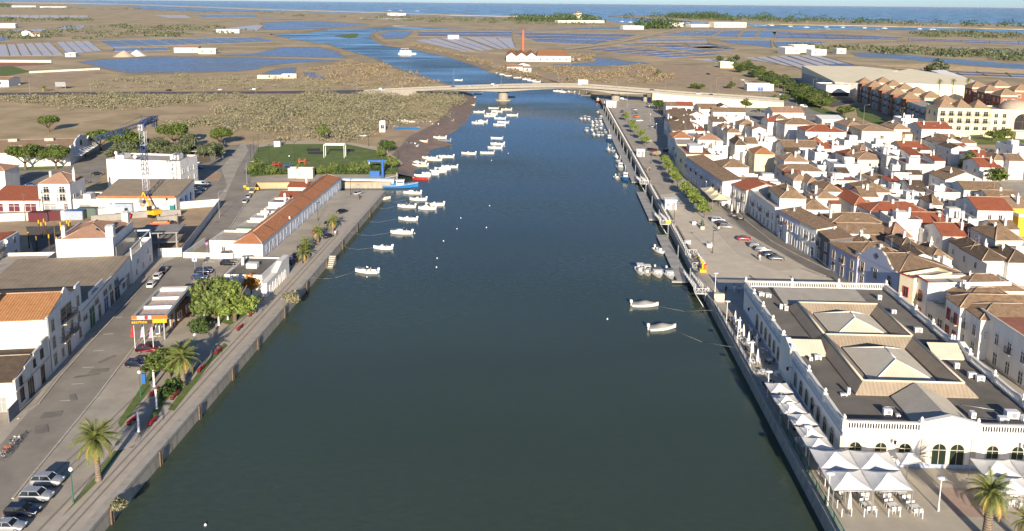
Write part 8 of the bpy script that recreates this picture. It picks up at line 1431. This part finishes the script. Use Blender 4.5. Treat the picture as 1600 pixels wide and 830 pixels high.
t = T('sports_kiosk', 'small white kiosk with dark roof on the park lawn', 'kiosk', G(434, 229)); cube('cabin', -1.2, 1.2, -1, 1, 0, 2.3, WPAINT, t); cube('roof', -1.5, 1.5, -1.3, 1.3, 2.303, 2.6, FELT, t)
for i, (px, py) in enumerate(((404, 238), (397, 247), (392, 256), (460, 252), (506, 222), (541, 224), (576, 229), (452, 219), (622, 250), (421, 256))): lamp_post(f'dark park lamp post, {["on the street side, far","on the street side, middle","on the street side, near","in the middle of the lawn","behind the portico at left","behind the portico at right","at the beach end","behind the lawn kiosk","on the rocky corner","beside the left trees"][i]}', G(px, py), 7, 'box', 0, 'park lamps', col=IRON)
for i, (px, py, s) in enumerate(((400, 272, 1.35), (412, 273, 1.2), (424, 274, 1.), (468, 272, .9), (485, 273, .85), (502, 273, .9), (520, 272, 1.05), (536, 272, 1.1), (552, 272, 1.15), (570, 271, 1.1), (588, 269, 1.), (612, 264, 1.25), (506, 219, 1.7), (606, 238, 1.6), (596, 246, 1.1))): tree('round', f'olive-green park tree, {["first","second","third","fourth","fifth","sixth","seventh","eighth","ninth","tenth","eleventh","last"][i]} of the hedge line by the dock from the left' if i < 12 else ['dark round tree behind the portico', 'tall sparse tree by the beach', 'bushy tree by the beach path'][i - 12], G(px, py), s, i % 3, 'trees of the park', leaf=LF_DEEP if i % 3 == 1 else LF_MID)
hd = leaves(5200, [(G(x, 272 + .4 * math.sin(x)).x, G(x, 272).y, .6, 2.6, 1.8, 1.0) for x in range(392, 616, 4)], .3, 3, .4); t = O('hedge', mesh_np('hedge', hd, LF_DEEP)); tag(t, 'clipped green hedge between the park and the dock', 'hedge')
for px, py, m2, lab in ((432, 262, REDP, 'red climbing frame in the park'), (449, 264, BLUEP, 'light blue slide in the park'), (472, 257, ORANGEP, 'orange play carpet toy in the park')): t = T('play_equipment', lab, 'playground', G(px, py)); [MB().cyl(x, y, 0, 2.2, .08, n=6).ob('post', m2, t) for x in (-1, 1) for y in (-.8, .8)]; MB().bx(-1.1, 1.1, -.9, .9, 1.2, 1.35).ob('platform', m2, t); b = MB(); b.face([(1.1, -.5, 1.3), (1.1, .5, 1.3), (3., .5, .2), (3., -.5, .2)]); b.face([(1.1, .5, 1.25), (1.1, -.5, 1.25), (3., -.5, .15), (3., .5, .15)]); b.ob('chute', m2, t)
t = T('boat_crane', 'blue slewing boat crane on the dock quay', 'crane', G(598, 279)); MB().cyl(0, 0, 0, 6.5, .55, .45, 12).ob('column', BLUEP, t); MB().bx(-5, 1.2, -.2, .2, 5.6, 6.2).ob('arm', BLUEP, t); MB().bx(-4.6, -4.2, -.1, .1, 4.8, 5.598).ob('hoist', STEEL, t)
t = T('blue_cage', 'blue metal cage on the dock quay', 'cage', G(586, 276)); [cube('bar', x, x + .12, -.8, .8, 0, 2., BLUEP, t) for x in (-1.6, -.8, 0, .8, 1.5)]; cube('frame', -1.62, 1.64, -.85, -.801, 0, 2.05, BLUEP, t)
# pines and car-park trees at left
for i, (px, py, s) in enumerate(((40, 265, 1.6), (88, 264, 1.45), (76, 206, 1.3), (158, 236, 1.5), (190, 240, 1.7), (206, 240, 1.4), (273, 230, 1.75), (344, 229, 1.35))): tree('pine', ['umbrella pine before the sawtooth hall, left one', 'umbrella pine before the sawtooth hall, right one', 'pine top showing behind the sawtooth hall roof', 'pine beside the sawtooth gable', 'pine left of the crane jib', 'pine right of the crane jib', 'wide umbrella pine behind the car park', 'umbrella pine at the end of the left street'][i], G(px, py), s, i % 2, 'umbrella pines')
for i, (px, py) in enumerate(((176, 250), (186, 245), (200, 248), (216, 250), (236, 240), (244, 244), (258, 248), (268, 246), (286, 248), (300, 243), (318, 246), (336, 250), (226, 232), (252, 234), (296, 234))): tree('olive', f'grey-green car-park tree, {ORD[i]} from the sawtooth hall', G(px, py), 1.25 + .3 * (i % 3), i % 3, 'car-park trees')
for px, py, w in ((287, 245, 12), (318, 240, 10)): t = T('parking_shelter', 'flat parking shelter roof, ' + ('left' if px < 300 else 'right') + ' of two under the pines', 'shelter', G(px, py)); cube('roof', -w / 2, w / 2, -2.5, 2.5, 2.4, 2.6, SLABR, t); [MB().cyl(x * w * .45, 0, 0, 2.4, .1, n=6).ob('post', STEEL, t) for x in (-1, 1)]
# trees of the avenue by the warehouses, hotel and marina
r7 = random.Random(5)
def band(px): return 97 + (px - 1140) * .46
for i in range(42): px = 1140 + i * 3.6; py = band(px) + r7.uniform(-8, 8) + 2; tree('round', f'green tree of the warehouse avenue, {ORD[i]} from the sandy lot', G(px, py), 2.0 + r7.random() * .6, i % 3, 'trees of the warehouse avenue', leaf=LF_DEEP if i % 2 else LF_PINE, sz=1.7)
for i, (px, py, s) in enumerate(((1262, 164, 2.2), (1275, 168, 2.4), (1250, 160, 1.8), (1165, 168, 1.6), (1180, 165, 1.8), (1196, 163, 1.5), (1210, 160, 1.4), (1320, 182, 2.2), (1125, 97, 2.2), (1464, 121, 4.6), (1552, 221, 2.), (1570, 217, 1.6), (1143, 139, 1.6), (1095, 140, 1.5), (1085, 139, 1.4), (1028, 118, 1.5), (1300, 163, 1.6), (1225, 158, 1.6))): tree('round', ['broad tree before the supermarket, left', 'broad tree before the supermarket, right', 'smaller tree beside the broad pair', 'first tree behind the pink gable house', 'second tree behind the pink gable house', 'third tree behind the pink gable house', 'fourth tree behind the pink gable house', 'feathery tree before the hotel wing', 'lone round tree by the cream hut', 'single big tree standing by the violet pans', 'bushy tree in the hotel garden, left', 'bushy tree in the hotel garden, right', 'shrubby tree below the sandy lot, right', 'shrubby tree below the sandy lot, middle', 'shrubby tree below the sandy lot, left', 'dark shrub on the sandy lot', 'small tree in the shop car park', 'dark reddish tree by the avenue'][i], G(px, py), s, i % 3, leaf=LF_PINE if i != 9 else None, sz=s * .8)
for i, px in enumerate((1465, 1486, 1509)): palm(['tall slim palm behind the hotel, left', 'tall slim palm behind the hotel, middle', 'tall slim palm behind the hotel, right'][i], G(px, 168 - i), 15, 2.6, 22, .25, seed=40 + i, group='slim palms behind the hotel')
palm('short palm beside the dark hoarding', G(69, 143), 2.2, 3.2, 26, .4, seed=51)
for i, (px, py, h) in enumerate(((1188, 150, 9), (1215, 154, 9), (1225, 153, 9), (1349, 193, 9), (1405, 195, 8), (1270, 143, 8), (1283, 146, 8), (1188, 178, 9), (1217, 170, 8), (1119, 143, 9), (1145, 140, 8))): lamp_post(f'pale street lamp by the avenue and hotel, {ORD[i]} of that district', G(px, py), h, 'arm', R(90), 'lamps by the avenue', col=BCON)
for i, (px, py, s, c_) in enumerate(((1107, 117, 'suv', 'black'), (1160, 126, 'hatch', 'white'), (1165, 128, 'sedan', 'silver'), (1170, 131, 'hatch', 'black'), (1222, 149, 'sedan', 'white'), (1255, 137, 'sedan', 'grey'), (1264, 141, 'hatch', 'navy'), (1270, 145, 'sedan', 'white'), (1180, 175, 'sedan', 'navy'), (1187, 174, 'hatch', 'black'), (1193, 176, 'sedan', 'blue'), (1256, 168, 'van', 'white'), (887, 125, 'hatch', 'black'))): car(s, c_, ['black off-roader alone on the sandy lot', 'white hatchback under the avenue trees', 'silver saloon under the avenue trees', 'black hatchback under the avenue trees', 'white saloon on the avenue', 'grey saloon beside the long warehouse', 'navy hatchback beside the long warehouse', 'white saloon beside the long warehouse', 'navy saloon in the lane car park', 'black hatchback in the lane car park', 'blue saloon in the lane car park', 'white van behind the pink gable house', 'black car on the dirt track beyond the bridge'][i], G(px, py) + Vector((0, 0, .06)), R(r7.uniform(-30, 30)), 'cars by the avenue')
# ================================================================ SCRUB AND MARSH GROWTH (stuff)
def inside(x, y, P):
    c = False; n = len(P)
    for i in range(n):
        a, b = P[i], P[i - 1]
        if (a.y > y) != (b.y > y) and x < (b.x - a.x) * (y - a.y) / (b.y - a.y) + a.x: c = not c
    return c
def scrub(name, polys, n, r0, r1, leafsz, per, mm, label, seed=0, flat=.6):
    rr = random.Random(seed); bl = []; vs = []
    for px, share in polys:
        P = PX(px); xs = [p.x for p in P]; ys = [p.y for p in P]; k = 0; tries = 0
        while k < n * share and tries < n * 40:
            tries += 1; x, y = rr.uniform(min(xs), max(xs)), rr.uniform(min(ys), max(ys))
            if inside(x, y, P): r_ = rr.uniform(r0, r1) * (1 + rr.random() ** 3); bl.append((x, y, r_ * flat * .25, r_ * rr.uniform(.8, 1.5), r_, r_ * flat)); k += 1
    v = leaves(n * per, bl, leafsz, seed, .75) if per else None
    v = v.reshape(-1, 4, 3); v = v[v[:, :, 2].mean(1) > -.1].reshape(-1, 3)
    o = O(name, mesh_np(name, v, mm)); o['kind'] = 'stuff'; o['label'] = label; return o
scrub('scrub', [([(330, 200), (345, 172), (420, 155), (560, 151), (690, 152), (722, 150), (718, 164), (700, 178), (668, 190), (612, 202), (590, 208), (560, 222), (440, 222), (410, 222), (395, 208)], 1.)], 470, 2., 4.4, .36, 170, LF_SCRUB, 'grey-green scrub covering the dry ground behind the park', 1)
scrub('scrub', [([(0, 152), (120, 150), (330, 149.5), (420, 152), (320, 162), (240, 168), (200, 172), (90, 173), (60, 165), (0, 158)], .7), ([(256, 196), (330, 186), (332, 192), (290, 200)], .12), ([(150, 126), (280, 119), (420, 122), (540, 128), (600, 140), (300, 140), (140, 139)], .35)], 560, 1.3, 2.8, .36, 75, LF_SCRUB, 'grey-green scrub along the far road', 2)
scrub('saltmarsh_growth', [([(600, 103), (660, 120), (690, 130), (640, 138), (580, 139), (470, 130), (480, 108), (560, 98)], .3), ([(840, 106), (900, 106), (1000, 104), (1060, 122), (1010, 131), (880, 129)], .35), ([(770, 104), (830, 118), (860, 125), (840, 122), (790, 112)], .1), ([(610, 70), (650, 74), (710, 87), (765, 104), (770, 100), (715, 84), (650, 71)], .15), ([(893, 86), (930, 88), (930, 97), (893, 97)], .1)], 700, 1.6, 3.2, .5, 42, LF_SALT, 'brown saltmarsh growth along the banks beyond the bridge', 3)
scrub('saltmarsh_growth', [([(0, 48), (140, 42), (330, 40), (400, 50), (300, 58), (100, 62), (0, 62)], .15), ([(0, 14), (200, 16), (400, 24), (560, 30), (560, 26), (400, 19), (200, 12), (0, 10)], .15), ([(560, 32), (800, 38), (940, 40), (930, 33), (800, 30), (600, 25)], .25), ([(1200, 70), (1640, 84), (1640, 100), (1500, 90), (1330, 80)], .2), ([(0, 29), (140, 30), (140, 33), (0, 35)], .1), ([(1440, 48), (1640, 56), (1640, 62), (1420, 58)], .15)], 900, 5, 11, 1.8, 26, LF_OLIVE, 'dark low growth on the far marshes', 4, .3)
scrub('island_wood', [([(960, 26.2), (1060, 26), (1160, 28), (1300, 33), (1600, 41), (1600, 43), (1300, 37), (1100, 32), (1020, 28)], .55), ([(1040, 26), (1130, 27), (1130, 29.5), (1050, 28.5)], .3), ([(800, 28.6), (940, 32), (940, 36), (800, 34)], .3), ([(0, 6), (16, 8), (16, 12), (0, 11)], .1), ([(1000, 42), (1050, 40), (1050, 45), (1000, 46)], .12)], 420, 9, 16, 3., 40, LF_DEEP, 'dark pine wood on the barrier island', 5, .75)
# ================================================================ BOATS
DESC = dict(cuddy='white cabin motorboat', open='small open white skiff', console='white console boat', cruiser='white cabin cruiser', ttop='boat with white sun top', covered='covered white boat')
rb = random.Random(3)
LB = [(573, 426, 'cuddy', 5.2), (598, 389, 'console', 4.6), (627, 365, 'cruiser', 5.6), (637, 344, 'console', 5.2), (635, 324, 'cuddy', 5.2), (667, 327, 'cruiser', 5.), (679, 321, 'console', 5.4), (653, 313, 'console', 5), (644, 303, 'cruiser', 5.4), (660, 276, 'open', 6), (672, 273, 'cuddy', 6), (684, 269, 'cuddy', 6.5), (691, 265, 'console', 5.6), (702, 262, 'cuddy', 6), (653, 256, 'cruiser', 6), (656, 260, 'cuddy', 5.8), (671, 248, 'cuddy', 6.2), (678, 251, 'console', 6.6), (697, 246, 'cuddy', 6.4), (732, 241, 'console', 5.6), (761, 240, 'open', 5.4), (773, 232, 'console', 5.8), (777, 226, 'cuddy', 7.4), (776, 217, 'open', 5.2), (734, 165, 'open', 8), (748, 176, 'console', 9), (771, 170, 'open', 9), (776, 175, 'cuddy', 9.5), (768, 179, 'console', 9), (765, 182, 'cuddy', 9.5), (791, 172, 'console', 9), (800, 181, 'cuddy', 10.5), (781, 186, 'console', 9), (752, 191, 'cruiser', 11), (746, 193, 'cuddy', 10), (780, 196, 'cuddy', 10.5), (786, 192, 'open', 8), (719, 156, 'open', 9), (736, 153, 'open', 9)]
for i, (px, py, k, L_) in enumerate(LB):
    L2 = min(L_, 5.7); boat(k, f'{DESC[k]}, {ORD[i]} nearest of the boats moored off the left bank', G(px, py, WZ), math.pi + R(rb.uniform(-7, 7)), GELW if rb.random() < .85 else GELC, L2, 2.0 * (L2 / 5.4) ** .7, 'boats moored off the left bank')
boat('open', 'red and white open boat beside the blue fishing boat', G(657, 281, WZ), math.pi, HULLR, 5.4, 1.9, 'boats moored off the left bank'); boat('open', 'cream boat tied to the dock corner', G(598, 312, WZ), R(25), GELC, 5., 1.9, 'boats moored off the left bank')
t = boat('fishing', 'bright blue fishing boat with white wheelhouse at the dock mouth', G(626, 293, WZ), R(3), HULLB, 11.5, 3.6, name='fishing_boat')
t = T('barge', 'long pale blue covered barge lying in the dock mouth', 'barge', G(577, 291, WZ), R(-1)); MB().loft([[Vector((x, -w, 1.3)), Vector((x, -w * .8, -.4)), Vector((x, w * .8, -.4)), Vector((x, w, 1.3))] for x, w in ((-9, 1.3), (-8, 2.), (8, 2.), (9, 1.6))]).ob('hull', HULLB, t); MB().loft([[Vector((x, -2., 1.32)), Vector((x, -1.7, 2.3)), Vector((x, 0, 2.7)), Vector((x, 1.7, 2.3)), Vector((x, 2., 1.32))] for x in (-8.6, 8.4)]).ob('cover', mat('pale_blue_sheet', (.45, .55, .58), .6, .08), t)
for i, (px, py, k, L_, a) in enumerate(((640, 227, 'cuddy', 6, 150), (643, 230, 'open', 6.4, 170), (658, 222, 'open', 6, 175), (687, 216.5, 'console', 7, 178), (694, 221, 'open', 7, 175), (625, 190, 'cuddy', 7, 150), (653, 194, 'open', 7, 165), (664, 193, 'cuddy', 7, 165), (676, 197, 'console', 7, 172), (700, 190, 'open', 6, 170), (641, 191, 'open', 5.5, 170))): boat(k, f'{DESC[k]} lying on the mud and landing beach, {ORD[i]} from the park side', G(px, py, -.9 if px > 644 or py > 215 else .05) + Vector((0, 0, .1)), R(a), [GELW, GELW, GELC, GELW, HULLG][i % 5], min(L_, 5.4), 1.9, 'boats on the mud beach')
boat('open', 'long light blue rowing boat on the landing ground', G(636, 202) + Vector((0, 0, .35)), R(-8), HULLB, 12, 2., 'boats on the mud beach')
for i, (px, py, k) in enumerate(((716, 126, 'cuddy'), (786, 117, 'cuddy'), (794, 119, 'open'), (808, 122, 'console'), (822, 124.5, 'cuddy'), (830, 126.5, 'cuddy'), (838, 128.5, 'console'), (780, 115, 'open'), (826, 123, 'open'))): boat(k, f'{DESC[k]} moored beyond the bridge, {ORD[i]} of that far group', G(px, py, WZ), math.pi + R(rb.uniform(-8, 8)), GELW, 5.8, 2.1, 'boats beyond the bridge')
for i, (px, py, k, hl) in enumerate(((871, 143, 'console', GELW), (881, 144.5, 'console', GELW), (891, 145, 'cuddy', HULLG), (915, 150, 'open', HULLG), (746, 147, 'open', HULLG), (797, 152, 'open', HULLG))): boat(k, f'{"dark" if hl is HULLG else "white"} boat lying in the shade below the bridge, {ORD[i]} listed from the right span', G(px, py, WZ), math.pi, hl, 5.8, 2.1, 'boats below the bridge')
RB = [(908, 187, 'open'), (914, 187, 'ttop'), (920, 188, 'ttop'), (926, 193, 'console'), (931, 190, 'cuddy'), (938, 191, 'ttop'), (917, 206, 'ttop'), (925, 205, 'console'), (932, 203, 'cuddy'), (939, 202, 'ttop'), (928, 212, 'console'), (935, 213, 'ttop'), (941, 212, 'cuddy'), (946, 208, 'cuddy'), (934, 177, 'cruiser'), (939, 184, 'cruiser'), (926, 198, 'console'), (933, 197, 'ttop'), (940, 196, 'console'), (951, 236, 'console'), (958, 237, 'cuddy'), (963, 247, 'console'), (965, 253, 'cuddy'), (964, 280, 'console')]
for i, (px, py, k) in enumerate(RB): boat(k, f'{DESC[k]} at the crowded right pontoon, {ORD[i]} counted from the bridge side', G(px, py, WZ), R(-92 + rb.uniform(-5, 5)), GELW, 5.6, 2.0, 'boats at the right pontoon')
for px, py, hl, L_, lab in ((952, 220, HULLB, 7.4, 'blue and white fishing boat behind the crowded pontoon group'), (969, 265, GELW, 8.5, 'white fishing boat with yellow nets at the right pontoon'), (977, 281, HULLB, 6.2, 'blue fishing boat at the near end of the crowded pontoon'), (934, 160, HULLR, 7, 'red-trimmed fishing boat under the viaduct'), (946, 156, HULLG, 7, 'dark fishing boat under the viaduct')): boat('fishing', lab, G(px, py, WZ), R(-90), hl, L_, 2.6, 'fishing boats at the right pontoon')
for px, py, k, L_, B2, a, lab, hl in ((1000, 426, 'ttop', 5.6, 2.2, -92, 'white boat with sun frame, outermost of four side by side', GELW), (1011, 428, 'ttop', 5.2, 2.1, -90, 'boat with red-lined sun top, second of four side by side', GELC), (1027, 429, 'cruiser', 6.4, 3., -90, 'broad cream-topped cruiser, third of four side by side', GELC), (1046, 431, 'cruiser', 6.6, 2.6, -88, 'white cabin cruiser nearest the pontoon of the four', GELW), (1031, 394, 'console', 4.8, 2.1, -70, 'small white tender moored behind the four boats', GELW), (1008, 478, 'covered', 5.3, 2.2, -2, 'white boat under grey cover moored alone off the right quay', GELW), (1035, 514, 'covered', 5.3, 2.2, 10, 'white boat under cream cover with blue waterline, nearest on the right', GELW)): boat(k, lab, G(px, py, WZ), R(a), hl, L_, B2, 'boats at the near right pontoon')
t = T('ferry', 'white river ferry with open upper deck beyond the bridge', 'ferry', G(636, 85, WZ), R(4)); MB().loft([[Vector((x, -w, 1.6)), Vector((x, -w * .8, -.4)), Vector((x, w * .8, -.4)), Vector((x, w, 1.6))] for x, w in ((-10, 2.6), (6, 2.8), (10.5, .4))]).ob('hull', GELW, t); cube('lower_cabin', -8, 5, -2.3, 2.3, 1.6, 4.2, GELW, t); cube('cabin_windows', -7.6, 4.6, -2.36, 2.36, 2.6, 3.5, WINDSC, t); cube('upper_deck', -8.4, 5.6, -2.6, 2.6, 4.203, 4.4, GELC, t); cube('sun_roof', -7, 2, -2.4, 2.4, 6.4, 6.6, CANVAS, t); [cube('post', x, x + .15, y, y + .15, 4.4, 6.398, WPAINT, t) for x in (-6.8, -2, 1.6) for y in (-2.2, 2.05)]
for i, (px, py, L_) in enumerate(((1235, 41.5, 13), (1260, 43, 16), (1291, 42.5, 12), (1317, 43, 11), (1351, 44, 12), (1382, 44.5, 14), (1437, 45.6, 12), (1457, 46.3, 18), (1206, 40.3, 12), (609, 16.8, 24), (626, 16.8, 24), (652, 17.6, 24), (1160, 36.8, 14), (972, 34, 13), (985, 35, 13), (1002, 34.6, 13))): sailboat(f'sailing yacht at anchor, {ORD[i]} of the far yachts, ' + ('in the right-hand lagoon' if i < 9 else 'out at sea' if i < 12 else 'off the marina'), G(px, py, WZ), R(rb.uniform(-20, 20)), L_)
for i, (px, py) in enumerate(((1060, 33), (1040, 34.2), (1075, 36), (1032, 35.5), (1018, 33.8), (1494, 48.6), (1521, 49.6), (1590, 39.9), (1180, 39.8), (1188, 40.2), (1195, 40.4), (1370, 46), (1293, 45.6), (1280, 45.4))): boat('cuddy', f'tiny white motorboat at anchor in the lagoon, {ORD[i]} of that scatter', G(px, py, WZ), R(rb.uniform(0, 360)), GELW, 12, 4., 'far motorboats in the lagoon')
BUOY = MB().lathe([(0, -.12), (.13, -.08), (.17, .06), (.12, .18), (.04, .23), (.03, .28), (0, .28)], n=10).mesh('buoy', PLASTW)
for px, py in ((760, 356), (683, 404), (682, 418), (693, 377), (648, 365), (714, 358), (949, 499), (321, 821), (720, 341), (765, 322), (768, 251), (794, 240)): tag(O('mooring_buoy', BUOY, None, G(px, py, WZ)), 'small white mooring buoy floating in the river', 'buoy', 'white mooring buoys')
ROPE = mat('rope', (.42, .40, .33), .9, .1)
for i, (u, px, py) in enumerate(((171, 573, 424), (196, 598, 388), (207, 626, 364), (220, 634, 343), (236, 634, 323), (245, 650, 313))): A = RV(LQ + .2, u, -.2); B_ = G(px - 14, py - 1, WZ + .6); m_ = (A + B_) / 2 - Vector((0, 0, .9)); m_.z = max(m_.z, WZ + .02); tag(MB().path([A, A.lerp(m_, .5) - Vector((0, 0, .25)), m_, B_], .016, 4).ob('mooring_line', ROPE), f'pale mooring rope from the left quay, {ORD[i]} from the bottom', 'rope', 'mooring ropes')
for i, (u, px, py) in enumerate(((139, 1050, 515), (157, 1024, 478))): A = RV(RQ - .2, u, -.2); B_ = G(px, py, WZ + .3); tag(MB().path([A, A.lerp(B_, .5) - Vector((0, 0, .7)), B_], .016, 4).ob('mooring_line', ROPE), ['pale mooring rope from the terrace quay to the nearest covered boat', 'pale mooring rope to the lone covered boat'][i], 'rope', 'mooring ropes')
FEND = MB().bx(-.09, .09, -.09, .09, -2.6, .1).mesh('timber', BARK)
for i, u in enumerate((87, 99.5, 112, 125, 137, 152, 167, 183, 198, 214, 230)): t = T('fender_pile', f'weathered timber fender on the left quay wall, {ORD[i]} from the bottom', 'pile', RV(LQ + .35, u), -TH, 'timber fenders'); O('timber', FEND, t); O('timber', FEND, t, (0, .5, 0))
t = T('quay_steps', 'stone steps down to the water on the left quay', 'steps', RV(LQ - .3, 186), -TH); [cube('step', 0, 1.9, -3 + i * .55, -2.5 + i * .55, -2.4, -1.9 + i * .3, m_conc, t) for i in range(7)]
# ================================================================ HAZE
hz = MB().bx(-31000, 31000, -60, 62500, -4.2, 66).ob('haze', MATS.get('haze') or bpy.data.materials.new('haze')); hz['kind'] = 'stuff'
hm = hz.data.materials[0]; hm.use_nodes = True; hm.node_tree.nodes.clear(); vo = hm.node_tree.nodes.new('ShaderNodeVolumePrincipled'); ho = hm.node_tree.nodes.new('ShaderNodeOutputMaterial'); hm.node_tree.links.new(vo.outputs[0], ho.inputs['Volume'])
vo.inputs['Color'].default_value = (.80, .88, 1, 1); vo.inputs['Density'].default_value = .000009; vo.inputs['Anisotropy'].default_value = 0.
